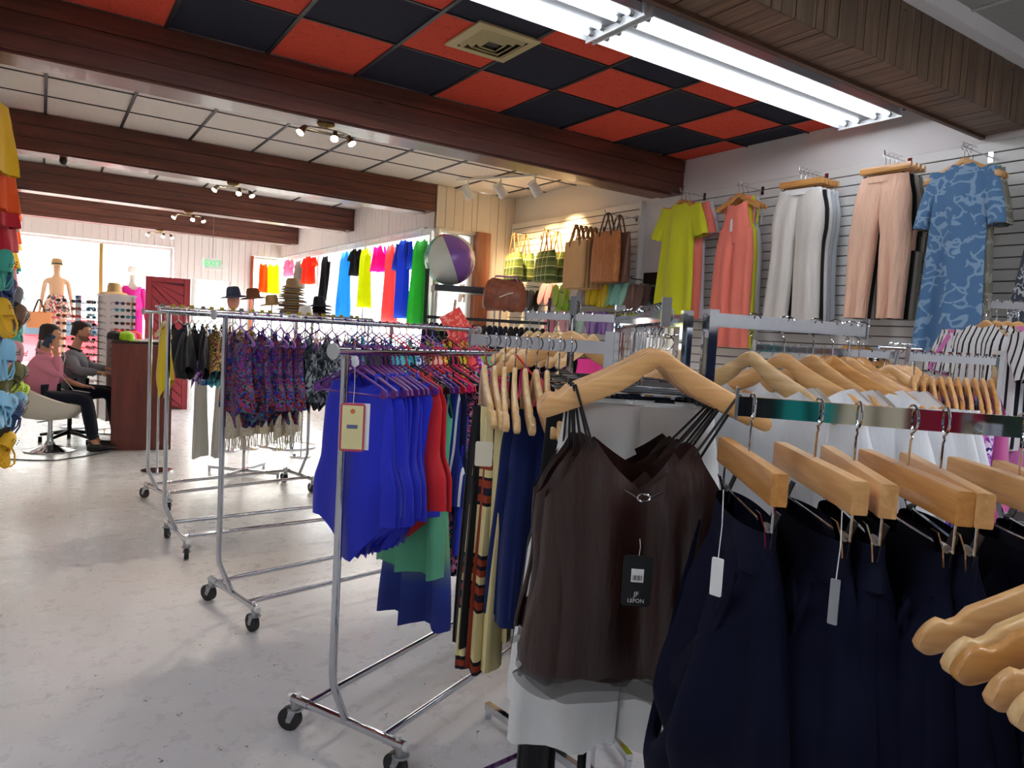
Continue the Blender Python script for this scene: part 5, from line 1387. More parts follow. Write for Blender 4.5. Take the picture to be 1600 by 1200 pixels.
shoes = [(722, 455, 'thong', (120, 90, 70), 'dark floral'), (760, 462, 'thong', (40, 48, 80), 'navy'), (796, 468, 'thong', (40, 44, 64), 'navy and white'), (826, 466, 'thong', (50, 52, 58), 'charcoal'), (853, 456, 'slide', (226, 160, 172), 'pink'), (875, 458, 'slide', (188, 216, 104), 'lime green'), (900, 452, 'clog', (214, 212, 222), 'white print'), (926, 455, 'thong', (224, 196, 24), 'yellow'), (943, 458, 'slide', (222, 196, 28), 'yellow'), (958, 454, 'thong', (140, 206, 188), 'aqua'), (972, 456, 'slide', (148, 210, 194), 'aqua'), (984, 458, 'thong', (128, 96, 84), 'brown'), (993, 460, 'thong', (110, 84, 76), 'dark brown'), (880, 478, 'slide', (150, 200, 60), 'green')]
for k, (u, v, kd, c, nm) in enumerate(shoes):
    P = on_x(u, v, XP - .13)
    P.z += .13
    if 1:
        b = MB(); b.tube([(0, 0, 0), (-.2, 0, 0), (-.21, 0, .02)], .004, 6); o = b.build('wall_peg', BLACKP, None, loc=(XP + .01, P.y, P.z + .02)); tag(o, 'black peg above the %s %ss on the slatted panel' % (nm, {'thong': 'flip-flop', 'slide': 'slide', 'clog': 'clog'}[kd]), 'peg')
    for q in range(2):
        pair(P + V((.07 * q, -.03 * q, -.0)), R(90 + RN.uniform(-15, 15)), kd, foam(c), nm, '%s in the upper row, %s layer' % (nth(k + 1), ['outer', 'inner'][q]), 'shoes of the upper row', sm=None, L=.27, tilt=.15, lean=RN.uniform(-.15, .15))
low = [(885, 498, (230, 170, 180), 'pale pink'), (905, 500, (180, 210, 200), 'mint'), (925, 500, (150, 110, 190), 'purple'), (943, 500, (150, 110, 190), 'violet'), (960, 505, (160, 150, 190), 'lavender'), (985, 500, (180, 176, 180), 'grey'), (860, 500, (200, 120, 140), 'rose')]
for k, (u, v, c, nm) in enumerate(low):
    P = on_x(u, v, XP - .14); P.z += .13
    pair(P, R(90 + RN.uniform(-15, 15)), 'clog' if k in (2, 3) else 'thong', foam(c), nm, '%s of the lower shoe row' % nth(k + 1), 'shoes of the lower row', L=.25)
# rack of black sandals with the tan travel bag on top
sr = thing('sandal_rack', (3.75, 6.2, 0), R(-34), 'black metal rack hung with rows of black flip-flops', 'shoe rack')
for x in (-.62, .62):
    b = MB(); b.box((x, 0, 1.1), (.035, .035, 2.2) if x < 0 else (.03, .03, 1.75)); b.box((x, 0, .02), (.05, .5, .04)); b.build('upright', BLACKP, sr, smooth=False)
for z in (1.72, 1.3, .9):
    b = MB(); b.box((0, 0, z), (1.24, .02, .03)); b.build('crossbar', BLACKP, sr, smooth=False)
Rk = Matrix.Rotation(R(-34), 4, 'Z')
BSOLE = plain('black_foam', (26, 26, 28), .6); BSOLE2 = plain('brown_black_foam', (58, 46, 36), .6); BSOLE3 = plain('ink_blue_foam', (30, 34, 52), .6)
for row, z in enumerate((1.70, 1.36)):
    for k in range(24):
        m_ = [BSOLE, BSOLE, BSOLE2, BSOLE3][(k // 4 + row) % 4]
        o = sandal('thong', m_, None, .28); P = Rk @ V((-.60 + .053 * k, -.06, 0)); o.location = V((3.75, 6.2, 0)) + P + V((0, 0, z - .17)); o.rotation_euler = (R(6), 0, R(-34 + 68 + RN.uniform(-8, 8)))
        tag(o, 'dark flip-flop, %s along the %s row of the black rack' % (nth(k + 1), ['upper', 'lower'][row]), 'sandal', 'dark flip-flops on the black rack')
# tan bag and lilac hat on the rack
tb = thing('travel_bag', (3.98, 6.25, 1.98), R(-30), 'rust brown leather bag with raised pattern above the black flip-flops', 'bag')
b = MB()
b.rings([[(w * math.copysign(abs(math.cos(a)) ** .5, math.cos(a)), d * math.sin(a), z + .02 * math.sin(2 * a)) for a in [2 * PI * q / 24 for q in range(24)]] for z, w, d in ((-.14, .2, .08), (-.1, .23, .1), (.05, .22, .1), (.13, .19, .06), (.16, .15, .02))])
b.build('body', wood('rust_leather', (128, 70, 48), (176, 104, 74), (8, 8, 8), .5), tb)
b = MB(); b.tube([(-.14, 0, .13), (-.1, .02, .2), (.1, .02, .2), (.14, 0, .13)], .01, 6); b.build('handle', plain('lilac_strap', (190, 120, 200), .5), tb)
b = MB(); b.tube([(-.06, -.1, -.02), (.03, -.105, .02), (.08, -.1, .03)], .006, 5); b.build('stitching', CARD, tb)

# beach ball on its shelf
BALLC = [(232, 232, 226), (92, 200, 110), (232, 232, 226), (92, 200, 170), (226, 232, 222), (150, 104, 190)]
bl = thing('beach_ball', (3.80, 7.15, 2.38), 0, 'big inflated beach ball in white, purple and green panels', 'beach ball')
bl.rotation_euler = (R(24), R(-12), R(-55))
RB = .285
for k in range(6):
    b = MB(); rs = []
    for i in range(15):
        t = PI * (i + .0001) / 14.0002
        rs.append([(RB * math.sin(t) * math.cos(k * PI / 3 + q * PI / 18), RB * math.sin(t) * math.sin(k * PI / 3 + q * PI / 18), RB * math.cos(t)) for q in range(7)])
    b.rings(rs, False, False); b.build('panel', plain('vinyl_%d' % k, BALLC[k], .2), bl, sharp=80)
b = MB(); b.ball((0, 0, RB), (.045, .045, .008)); b.build('top_disc', plain('vinyl_orange', (240, 130, 40), .3), bl)
sh = thing('display_shelf', (3.95, 7.0, 0), R(-20), 'black shelf unit under the beach ball', 'shelf')
b = MB(); b.box((0, 0, 2.05), (.75, .35, .07)); b.build('shelf_top', BLACKP, sh, smooth=False)
for x in (-.36, .36):
    for y in (-.15, .15):
        b = MB(); b.cyl((x, y, 0), (x, y, 2.05), .012); b.build('leg', CHROME, sh)
def fold_towel(P, az, m, lab, w=.34, h=.2, tilt=0):
    b = MB(); b.rings([[(x, -.02 - .01 * math.sin(x * 9), 0) for x in (-w / 2, 0, w / 2)] + [(w / 2, .02, 0), (0, .025, 0), (-w / 2, .02, 0)], [(x, -.03, -h) for x in (-w / 2, 0, w / 2)] + [(w / 2, .03, -h), (0, .03, -h), (-w / 2, .03, -h)]])
    o = b.build('clutch_bag', m, None, sharp=30); o.location = P; o.rotation_euler = (0, tilt, az); tag(o, lab, 'bag'); return o
DOT = floral('coral_dots', [(240, 90, 78), (240, 90, 78), (238, 86, 76), (250, 150, 140)], 60, jitter=0)
fold_towel(at(702, 488, 5.2), azA, DOT, 'coral polka-dot pouch hanging, upper of two', .17, .17, R(-32))
fold_towel(at(716, 516, 5.1), azA, DOT, 'coral polka-dot pouch hanging, lower of two', .19, .2, R(-32))
b = MB(); b.tube([(0, 0, 0), (-.01, 0, -.1), (.01, 0, -.2)], .012, 6); o = b.build('rope_strap', plain('jute', (170, 150, 110), .9), None, loc=at(712, 468, 5.2)); tag(o, 'jute rope strap above the coral polka-dot pouches', 'strap')

# ------------------------------------------------------------------ clothes in the shop windows
def translucent(c): return cloth(c, rough=.8, alpha=1, trans=.7)
b = MB(); b.cyl((3.93, 8.1, 2.835), (3.93, 14.7, 2.835), .006, n=6)
for yy in (8.2, 10.4, 12.6, 14.6): b.cyl((3.93, yy, 2.835), (4.04, yy, 2.86), .006, n=6)
o = b.build('hanging_rod', GREYP); tag(o, 'thin rod along the top of the side windows holding the bright clothes', 'rod')
wc = [(502, 517, 393, 468, (34, 32, 36), 'black mesh cover-up', 'long'), (516, 535, 390, 484, (238, 238, 240), 'white maxi dress', 'dress'), (530, 549, 386, 500, (80, 170, 226), 'sky blue maxi dress', 'dress'), (546, 565, 384, 430, (36, 36, 38), 'black short top', 'top'), (562, 580, 381, 478, (200, 206, 20), 'lime belted jumpsuit', 'long'), (583, 602, 377, 423, (236, 40, 150), 'hot pink ruffled top', 'long'), (602, 620, 374, 500, (236, 120, 120), 'coral maxi dress', 'dress'), (617, 645, 370, 495, (58, 96, 196), 'royal blue robe', 'robe'), (645, 672, 366, 510, (86, 190, 96), 'green crochet maxi dress', 'dress'),
      (474, 492, 397, 443, (236, 70, 40), 'red-orange top', 'top'), (460, 475, 401, 450, (140, 128, 122), 'taupe sleeveless dress', 'dress'), (443, 459, 402, 430, (236, 140, 170), 'pink top', 'top')]
for k, (u0, u1, v0, v1, c, nm, kd) in enumerate(wc):
    a = on_x(u0, v0, 3.92); e = on_x(u1, v0, 3.92); y = (a.y + e.y) / 2; hw = max(.09, (a.y - e.y) / 2 * .92); zt = (a.z + e.z) / 2; zb = on_x(u0, v1, 3.92).z; L_ = max(.35, zt - zb)
    y = min(y, 14.55)
    m_ = translucent(c)
    if kd == 'robe': ga = sleeve_shirt(m_, 700 + k, L_, hw * .8, 1.0, .35, hw * .3, .08, -.02, 'robe', .05)
    elif kd == 'top': ga = sleeve_shirt(m_, 700 + k, L_, hw * .8, 1.0, .15, hw * .3, .05, -.02, 'top', .1)
    else: ga = tank_dress(m_, 700 + k, L_, hw * .85, 1.2, top=-.02, neck=.12, name='dress')
    b = MB(); b.tube([(0, 0, 0), (0, 0, .06)], .002, 4); b.build('hanging_loop', GREYP, ga)
    place(ga, V((3.93, y, zt)), R(90 + RN.uniform(-4, 4)), '%s hung in the side shop window' % nm, nm.split()[-1], 'clothes in the side window')
for k, (u0, u1, v1, c, nm) in enumerate([(405, 419, 450, (242, 120, 40), 'orange dress'), (418, 438, 450, (240, 236, 30), 'neon yellow dress')]):
    a = on_y(u0, 401, 14.6); e = on_y(u1, 401, 14.6)
    if k == 0:
        b = MB(); b.cyl((3.5, 14.6, 2.79), (4.04, 14.6, 2.79), .006, n=6); o = b.build('hanging_rod', GREYP); tag(o, 'thin rod across the narrow end window holding two bright dresses', 'rod')
    ga = tank_dress(translucent(c), 720 + k, .62, (e.x - a.x) * .5, 1.1, top=-.02, neck=.06)
    b = MB(); b.tube([(0, 0, -.04), (0, 0, .035)], .003, 4); b.build('hanging_loop', GREYP, ga)
    place(ga, V(((a.x + e.x) / 2, 14.6, 2.76)), 0, '%s hung in the corner of the end window' % nm, 'dress', 'clothes in the end window')

# ------------------------------------------------------------------ hats on their table
def hat(name, m, bandm, brim=.17, crown=.085, h=.11, dome=.6, tilt=0, flop=.02):
    root_b = MB()
    root_b.lathe([(brim, -flop), (brim * .8, -flop * .3), (crown * 1.08, 0), (crown, .012), (crown * .96, h * .6), (crown * .8, h * .93), (crown * .45, h * dome + h * .4), (.002, h * dome + h * .38)], n=28, cap=False)
    root_b.lathe([(brim, -flop), (brim * .985, -flop - .004), (crown * 1.05, -.006), (crown * .97, 0)], n=28, cap=False)
    o = root_b.build(name, m, None)
    if bandm:
        b = MB(); b.lathe([(crown * 1.03, .006), (crown * 1.02, .032)], n=28, cap=False); b.build('hat_band', bandm, o)
    return o
STRAW = plain('straw', (206, 172, 120), .8); STRAWD = plain('straw_tan', (170, 140, 104), .8); STRAWG = plain('straw_grey', (176, 166, 150), .8); FELTK = plain('felt_black', (30, 30, 34), .9); FELTB = plain('felt_blue', (62, 74, 96), .9); FELTN = plain('felt_brown', (134, 84, 52), .9)
HC = V((2.70, 9.1, 0))
ht = thing('hat_table', HC, 0, 'small round-topped metal display table stacked with sun hats', 'table')
b = MB(); b.lathe([(.5, 1.60), (.5, 1.64)], n=32); b.build('table_top', FRAME, ht)
b = MB(); b.cyl((0, 0, 0), (0, 0, 1.6), .03); b.build('pole', CHROME, ht)
b = MB(); b.lathe([(.3, 0), (.3, .02), (.04, .05)], n=28); b.build('base', CHROME, ht)
for k in range(13):
    m = [STRAWD, STRAWG, STRAW, STRAWG][k % 4]
    o = hat('sun_hat', m, BLACKP if k == 9 else None, .19 - .004 * max(0, k - 6) * 2, .085, .1)
    o.location = HC + V((-.06 + RN.uniform(-.015, .015), 0, 1.665 + .031 * k)); o.rotation_euler = (RN.uniform(-.05, .05), RN.uniform(-.06, .06), 0)
    tag(o, 'straw sun hat, %s from the bottom of the tall stack' % nth(k + 1), 'hat', 'straw hats in the tall stack')
for k in range(5):
    o = hat('sun_hat', FELTK if k > 1 else FELTN, None, .17 - .01 * (k > 3), .08, .11); o.location = HC + V((.27, -.05, 1.665 + .04 * k)); o.rotation_euler = (0, RN.uniform(-.08, .08), 0)
    tag(o, '%s hat, %s from the bottom of the dark stack' % (['brown', 'brown', 'black', 'black', 'black'][k], nth(k + 1)), 'hat', 'dark hats in the short stack')
for (u, v, y, m, lab, bm) in ((365, 462, 9.0, FELTB, 'slate blue cloche hat on a pink display head', FELTB), (396, 464, 9.1, FELTN, 'brown wide-brimmed sun hat beside the blue cloche', None), (425, 474, 9.2, STRAW, 'small natural straw hat in front of the tall stack', None), (478, 492, 8.4, FRAME, 'white sun hat low before the dark stack', None)):
    P = on_y(u, v, y); o = hat('sun_hat', m, bm, .16, .08, .11, tilt=.1); o.location = P; o.rotation_euler = (0, R(-8), 0); tag(o, lab, 'hat')
    pk_ = (u == 365)
    st = thing('hat_stand', (P.x, P.y, 0), 0, 'slim chrome stand under the %s' % lab, 'hat stand')
    b = MB(); b.cyl((0, 0, 0), (0, 0, P.z + (-.12 if pk_ else .08)), .01); b.lathe([(.12, 0), (.12, .015), (.01, .03)], n=20); b.build('pole', CHROME, st)
    if pk_: b = MB(); b.ball((0, 0, P.z - .06), (.07, .085, .11), 16, 10); b.build('display_head', plain('pink_head', (220, 150, 130), .5), st)
# rail of little clip hangers with gold size tabs
rl = thing('clip_hanger_rail', (2.1, 7.95, 0), 0, 'chrome rail of white clip hangers with gold size tabs', 'clothes rack')
b = MB(); b.cyl((-1.15, 0, 1.67), (1.15, 0, 1.67), .012); b.build('rail', CHROME, rl)
for x in (-1.1, 1.1):
    b = MB(); b.cyl((x, 0, 0), (x, 0, 1.68), .012); b.lathe([(.15, 0), (.15, .015), (.012, .03)], (x, 0, 0), 20); b.build('upright', CHROME, rl)
GOLDT = plain('gold_tab', (176, 150, 40), .35, .3)
for k in range(22):
    x = 1.0 + .098 * k + RN.uniform(-.02, .02)
    b = MB(); b.tube([(0, .02, .0), (0, .02, .03), (0, 0, .045), (0, -.02, .03), (0, -.02, 0)], .003, 5); b.tube([(0, -.02, 0), (0, -.02, -.05)], .003, 5)
    o = b.build('clip_hanger', WHITEP, None, loc=(x, 7.95, 1.65)); tag(o, 'white clip hanger with gold tab, %s from the aisle end of its rail' % nth(k + 1), 'hanger', 'white clip hangers on the chrome rail')
    b = MB(); b.box((0, -.03, .035), (.042, .008, .034)); b.build('size_tab', GOLDT if k % 4 else plain('tab_grey', (120, 110, 110), .5), o, smooth=False)

# ------------------------------------------------------------------ counter, chairs, people
MAHO = wood('mahogany_laminate', (98, 42, 34), (128, 58, 46), (10, 10, 1.2), .4, .1)
dk = thing('counter_desk', (.69, 9.30, 0), R(-8), 'dark mahogany counter desk with a tall side panel', 'desk')
b = MB(); b.box((.30, .02, .615), (.62, .04, 1.23)); b.build('side_panel', MAHO, dk, smooth=False)
b = MB(); b.box((.02, 1.2, .6), (.03, .6, 1.2)); b.build('side_panel', MAHO, dk, smooth=False)
b = MB(); b.box((.60, .75, .6), (.03, 1.46, 1.2)); b.build('front_panel', MAHO, dk, smooth=False)
b = MB(); b.box((.30, .85, 1.24), (.66, 1.3, .035)); b.build('worktop', wood('worktop_brown', (60, 38, 32), (84, 52, 42), (6, 6, 2), .3), dk, smooth=False)
b = MB(); b.box((.25, .55, .74), (.5, .9, .03)); b.build('lower_shelf', MAHO, dk, smooth=False)
o = MB(); o.box((0, 0, 0), (.26, .2, .01)); o = o.build('paper_sheet', PAPER, None, smooth=False, loc=(1.12, 9.75, 1.262), rz=.2); tag(o, 'white paper lying on the counter edge', 'paper')
def cap(m, m2=None):
    b = MB(); b.lathe([(.085, 0), (.088, .03), (.075, .075), (.04, .1), (.002, .108)], n=20); o = b.build('baseball_cap', m, None)
    b = MB(); rs = []
    for q in range(5):
        t = q / 4; rs.append([(x * (1 - .25 * t * t), -.07 - .085 * t * (1 - (x / .085) ** 2 * .35), .008 - .012 * (x / .085) ** 2 + .002 * z) for x in (-.075, -.04, 0, .04, .075) for z in (0,)] + [(x * (1 - .25 * t * t), -.07 - .085 * t * (1 - (x / .085) ** 2 * .35), .003 - .012 * (x / .085) ** 2) for x in (.075, .04, 0, -.04, -.075)])
    b.rings(rs); b.build('brim', m2 or m, o)
    return o
for k, (x, y, c, nm) in enumerate([(.78, 10.0, (226, 52, 40), 'red'), (.90, 9.9, (236, 60, 150), 'pink'), (.86, 9.7, (170, 226, 40), 'neon green'), (.74, 9.75, (34, 34, 38), 'black'), (.98, 10.1, (230, 60, 60), 'coral red')]):
    o = cap(plain('cap_%d_%d_%d' % c, c, .7)); o.location = (x, y, 1.262); o.rotation_euler = (0, 0, RN.uniform(-2, 2)); tag(o, '%s baseball cap on the mahogany counter' % nm, 'cap', 'caps on the counter')
# tub chair
TUB = plain('cream_leatherette', (214, 208, 194), .45)
tc = thing('tub_chair', (.10, 9.45, 0), R(-20), 'cream tub chair on a chrome trumpet base with a man in it', 'chair')
b = MB(); b.lathe([(.25, 0), (.25, .012), (.16, .03), (.06, .07), (.032, .12), (.028, .2)], n=32); b.build('base', CHROME, tc)
b = MB(); b.cyl((0, 0, .15), (0, 0, .38), .022, n=14); b.tube([(0, 0, .34), (-.09, -.1, .33)], .008); b.build('column', CHROME, tc)
b = MB(); rs = []
N_ = 36
for z, k, wall_ in ((.36, .45, 0), (.38, .75, 0), (.46, 1.0, 0), (1, 1.12, 1), (1, 1.04, 2), (.55, .9, 0), (.52, .3, 0)):
    ring = []
    for j in range(N_):
        a = 2 * PI * j / N_; back = (.5 - .5 * math.cos(a))          # back is at -x, the open front at +x
        rimz = .52 + .32 * back ** 1.2
        zz = rimz + (.012 if wall_ == 2 else 0) if wall_ else z + (.05 * back if z > .4 else 0)
        rr_ = .30 * k * (1 + .08 * back)
        ring.append((rr_ * math.cos(a) * 1.08, rr_ * math.sin(a), zz))
    rs.append(ring)
b.rings(rs); b.build('shell', TUB, tc)
# office chair under the second man
oc = thing('office_chair', (.30, 10.0, 0), 0, 'black office chair with five wheeled feet beside the tub chair', 'chair')
for k in range(5):
    a = 2 * PI * k / 5 + .3; b = MB(); b.tube([(0, 0, .13), (.16 * math.cos(a), .16 * math.sin(a), .11), (.31 * math.cos(a), .31 * math.sin(a), .085)], [.03, .022, .016], 8); b.build('foot', BLACKP, oc)
    b = MB(); b.cyl((.31 * math.cos(a) - .02, .31 * math.sin(a), .032), (.31 * math.cos(a) + .02, .31 * math.sin(a), .032), .032, n=14); b.build('caster', BLACKP, oc)
b = MB(); b.cyl((0, 0, .12), (0, 0, .5), .025); b.build('gas_column', BLACKP, oc)
b = MB(); b.ball((0, 0, .54), (.26, .25, .06), 24, 8); b.build('seat', BLACKP, oc)
b = MB(); b.tube([(-.22, 0, .5), (-.3, 0, .6), (-.3, 0, .85)], .02); b.ball((-.3, 0, .98), (.05, .21, .25), 20, 12); b.build('backrest', BLACKP, oc)

def skin_mesh(name, pts, edges, rad, m, parent, sub=2, root_i=0):
    me = bpy.data.meshes.new(name); me.from_pydata([tuple(p) for p in pts], edges, []); o = bpy.data.objects.new(name, me); C.objects.link(o)
    sk = o.modifiers.new('s', 'SKIN'); sk.use_smooth_shade = True
    for i, r_ in enumerate(rad):
        me.skin_vertices[0].data[i].radius = r_ if isinstance(r_, tuple) else (r_, r_); me.skin_vertices[0].data[i].use_root = (i == root_i)
    ss = o.modifiers.new('u', 'SUBSURF'); ss.levels = sub; ss.render_levels = sub
    dg = bpy.context.evaluated_depsgraph_get(); dg.update()
    new = bpy.data.meshes.new_from_object(o.evaluated_get(dg)); bpy.data.objects.remove(o)
    new.materials.clear(); new.materials.append(m); new.polygons.foreach_set('use_smooth', [True] * len(new.polygons))
    o = bpy.data.objects.new(name, new); C.objects.link(o); o.parent = parent
    return o
SKIN = plain('skin_olive', (206, 150, 118), .5); SKIN2 = plain('skin_fair', (214, 160, 130), .5); HAIRD = plain('dark_hair', (34, 22, 20), .6)
def chain(sk, pts, rads, frm=None):
    i0 = frm
    for p, r_ in zip(pts, rads):
        sk[0].append(V(p)); sk[2].append(r_); j = len(sk[0]) - 1
        if i0 is not None: sk[1].append((i0, j))
        i0 = j
    return i0
def head(parent, c, yaw, pitch, skin, hairm, beard=False):
    """face towards +x before turning"""
    h = thing('head', c); h.parent = parent; h.rotation_euler = (0, pitch, yaw)
    b = MB(); rs = []
    prof = [(-.115, .02, .03, .045), (-.105, .045, .04, .03), (-.08, .066, .052, .012), (-.04, .08, .062, .004), (0, .09, .070, 0), (.04, .093, .074, -.004), (.08, .085, .068, -.008), (.105, .055, .046, -.01), (.118, .01, .01, -.01)]
    for z, rx, ry, xo in prof:
        ring = []
        for j in range(24):
            a = 2 * PI * j / 24; x = xo + rx * math.cos(a); y = ry * math.sin(a)
            if math.cos(a) > .9 and -.05 < z < .02: x += .0
            if math.cos(a) > .6 and -.01 < z < .03: x -= .006
            ring.append((x, y, z))
        rs.append(ring)
    b.rings(rs); b.build('face', skin, h, sharp=80)
    b = MB(); b.rings([[(.083, -.008, .03), (.088, 0, .032), (.083, .008, .03), (.08, 0, .03)], [(.088, -.016, -.02), (.115, 0, -.018), (.088, .016, -.02), (.08, 0, -.022)], [(.082, -.012, -.032), (.096, 0, -.03), (.082, .012, -.032), (.078, 0, -.03)]]); b.build('nose', skin, h)
    b = MB(); b.ball((.078, 0, -.058), (.012, .024, .006), 12, 6); b.build('mouth', plain('lips', (160, 84, 76), .5), h)
    for s in (-1, 1):
        b = MB(); b.ball((.083, s * .031, .012), (.008, .013, .006), 10, 6); b.build('eye', plain('eye_white', (225, 220, 214), .3), h)
        b = MB(); b.ball((.0895, s * .031, .012), (.003, .005, .005), 8, 6); b.build('pupil', HAIRD, h)
        b = MB(); b.tube([(.088, s * .016, .030), (.091, s * .03, .036), (.082, s * .048, .031)], .004, 5); b.build('eyebrow', HAIRD, h)
        b = MB(); b.ball((0, s * .076, -.002), (.018, .007, .03), 12, 8); b.build('ear', skin, h)
    b = MB(); rs = []
    for z, k in ((-.06, .0), (-.03, 1), (.0, 1), (.04, 1), (.08, 1), (.11, .8), (.128, .3)):
        ring = []
        for j in range(24):
            a = 2 * PI * j / 24; ca = math.cos(a)
            lim = .078 if ca > .5 else (.02 if ca > -.1 else -.085)
            zz = max(z, lim) if z < lim else z
            rx, ry = (.099, .080) if zz < .1 else (.099 * math.sqrt(max(0, 1 - ((zz - .06) / .07) ** 2)) + .01, .080 * math.sqrt(max(0, 1 - ((zz - .06) / .07) ** 2)) + .008)
            ring.append((-.008 + rx * ca, ry * math.sin(a), zz))
        rs.append(ring)
    b.rings(rs); b.build('hair', hairm, h, sharp=80)
    if beard:
        b = MB(); rs = []
        for z, rx, ry, xo in ((-.112, .03, .03, .042), (-.1, .049, .043, .03), (-.075, .07, .055, .012), (-.045, .0825, .064, .004)):
            rs.append([(xo + rx * math.cos(a), ry * math.sin(a), z) for a in [R(-100 + 200 * q / 14) for q in range(15)]])
        b.rings(rs, False, False); b.build('beard', plain('stubble', (150, 110, 90), .8), h)
    return h
def hand_chain(sk, wrist_i, wrist, palm_dir, finger_dir, side):
    """palm and five fingers grown from the wrist"""
    w = V(wrist); p = V(palm_dir).normalized(); s_ = V(side).normalized()
    k = chain(sk, [w + p * .05], [(.028, .018)], wrist_i)
    base = sk[0][k]
    for q, (off, ln) in enumerate(((-.028, .065), (-.01, .075), (.01, .07), (.027, .055))):
        r0 = base + s_ * off + p * .03
        fd = V(finger_dir).normalized()
        chain(sk, [r0, r0 + p * ln * .45, r0 + p * ln * .5 + fd * ln * .35, r0 + p * ln * .35 + fd * ln * .65], [.0095, .009, .0085, .007], k)
    t0 = w + p * .02 - s_ * .03
    chain(sk, [t0, t0 + p * .02 - s_ * .02 + V(finger_dir).normalized() * .02, t0 + p * .045 - s_ * .02 + V(finger_dir).normalized() * .035], [.012, .010, .008], wrist_i)
def seated(loc, yaw, shirtm, pantm, skin, hz, arms, lean, label, phone=False, beard=False, shoe=BLACKP, head_yaw=0, head_pitch=0, zip_=False, headpos=(.09, 0, .74)):
    """man sitting, facing local +x, hip joint at hz"""
    root = thing('person', loc, yaw, label, 'person')
    hip = V((0, 0, hz)); ch = hip + V((lean * .6, 0, .30)); nk = hip + V((lean, 0, .50))
    hc = hip + V(headpos)
    body = ([], [], [])
    i_h = chain(body, [hip, hip + V((lean * .25, 0, .14)), ch, nk + V((0, 0, -.04)), nk + V((.01, 0, .05)), hc + V((-.01, 0, -.05)), hc], [(.10, .13), (.10, .13), (.11, .15), (.06, .08), .052, .055, .04])
    shirt = ([], [], []); chain(shirt, [hip + V((0, 0, -.02)), hip + V((lean * .25, 0, .14)), ch, ch + V((lean * .2, 0, .1)), nk + V((.0, 0, .0))], [(.15, .17), (.148, .17), (.15, .19), (.11, .15), (.062, .07)])
    for s, (el, wr, pd, fd, sd) in arms.items():
        sh_ = ch + V((.0, s * .175, .11)); el = V(el); wr = V(wr)
        k = chain(body, [sh_, el, wr], [.05, .04, .027], 2)
        hand_chain(body, k, wr, pd, fd, sd)
        cuff = el.lerp(wr, .25 if phone and s == 1 else .86)
        chain(shirt, [sh_ + V((0, s * .0, 0)), sh_.lerp(el, .5), el, cuff], [.078, .068, .06, .046], 3)
    legs = ([], [], []); chain(legs, [hip + V((0, 0, -.01))], [(.13, .17)])
    for s in (-1, 1):
        kn = hip + V((.44, s * .11, .0)); an = V((.52, s * .13, .12))
        chain(legs, [hip + V((.1, s * .09, -.01)), kn, kn.lerp(an, .5), an], [.10, .078, .068, .06], 0)
        k = chain(body, [hip + V((.1, s * .09, 0)), kn, an, V((.60, s * .13, .05))], [.075, .055, .035, .03], 0)
        b = MB(); b.rings([[(.47 + x, s * .135 + y_ * w, z) for x, y_, z in ()] or [(.46 + dx, s * .135 + w * math.cos(a), .05 + hgt * math.sin(a)) for a in [2 * PI * q / 12 for q in range(12)]] for dx, w, hgt in ((0, .03, .03), (.03, .042, .046), (.12, .045, .048), (.2, .046, .036), (.27, .038, .026), (.29, .02, .015))]); b.build('shoe', shoe, root)
    skin_mesh('body', *body, skin, root); skin_mesh('shirt', *shirt, shirtm, root); skin_mesh('trousers', *legs, pantm, root)
    head(root, hc, head_yaw, head_pitch, skin, HAIRD, beard)
    b = MB(); b.tube([(nk.x - .075 * math.cos(a) , .07 * math.sin(a), nk.z + .0 - .03 * math.cos(a) * -1) for a in [R(q) for q in range(-140, 141, 20)]], .016, 6); b.build('collar', shirtm if not zip_ else plain('dark_shirt', (30, 30, 40), .8), root)
    return root
PINKST = cloth((222, 140, 162), rough=.85)
GREYH = cloth((134, 136, 146), rough=.9, wrinkle=.5, scale=12)
DENIM = cloth((26, 30, 44), rough=.9)
hz1 = .60
m1 = seated((.0, 9.42, 0), R(-5), PINKST, DENIM, SKIN, hz1,
    {-1: ((.20, -.22, .86), (.155, -.135, 1.12), (.0, .25, 1), (-.1, .5, .5), (1, 0, 0)), 1: ((.18, .26, .80), (.38, .16, .72), (1, -.3, 0), (.5, 0, -.5), (0, -1, 0))},
    .04, 'seated dark-haired man in a pink striped shirt holding a phone to his ear', True, False, BLACKP, 0, R(6), headpos=(.09, 0, .69))
ph = thing('mobile_phone', m1.location + V((.075, -.092, 1.235)), R(-5), 'dark mobile phone held to the ear of the man in pink', 'phone')
b = MB(); b.box((0, 0, 0), (.075, .009, .15)); b.build('phone_body', plain('phone_blue', (40, 58, 84), .3), ph, smooth=False)
b = MB(); b.box((0, .006, 0), (.068, .002, .14)); b.build('screen', BLACKP, ph, smooth=False)
b = MB(); b.box((-.018, -.006, .05), (.026, .004, .03)); b.build('camera_bump', BLACKP, ph, smooth=False)
ph.rotation_euler = (0, R(28), R(-5))
b = MB(); b.tube([(0, 0, 0), (.06, -.02, -.15), (.02, -.02, -.35), (.14, 0, -.52), (.3, 0, -.55)], .0035, 6); o = b.build('charging_cable', WHITEP, None, loc=m1.location + V((.17, -.14, 1.22))); tag(o, 'white cable trailing from the phone down between the two men', 'cable')
m2 = seated((.30, 9.98, 0), R(-12), GREYH, DENIM, SKIN2, .62,
    {-1: ((.12, -.27, .88), (.34, -.16, .86), (1, .1, -.1), (.3, 0, -.8), (0, 1, 0)), 1: ((.16, .30, .90), (.38, .18, .88), (1, -.1, 0), (.3, 0, -.8), (0, -1, 0))},
    .05, 'seated man in a grey zip jacket looking down at the counter', False, True, BLACKP, R(-4), R(10), True, headpos=(.11, 0, .71))
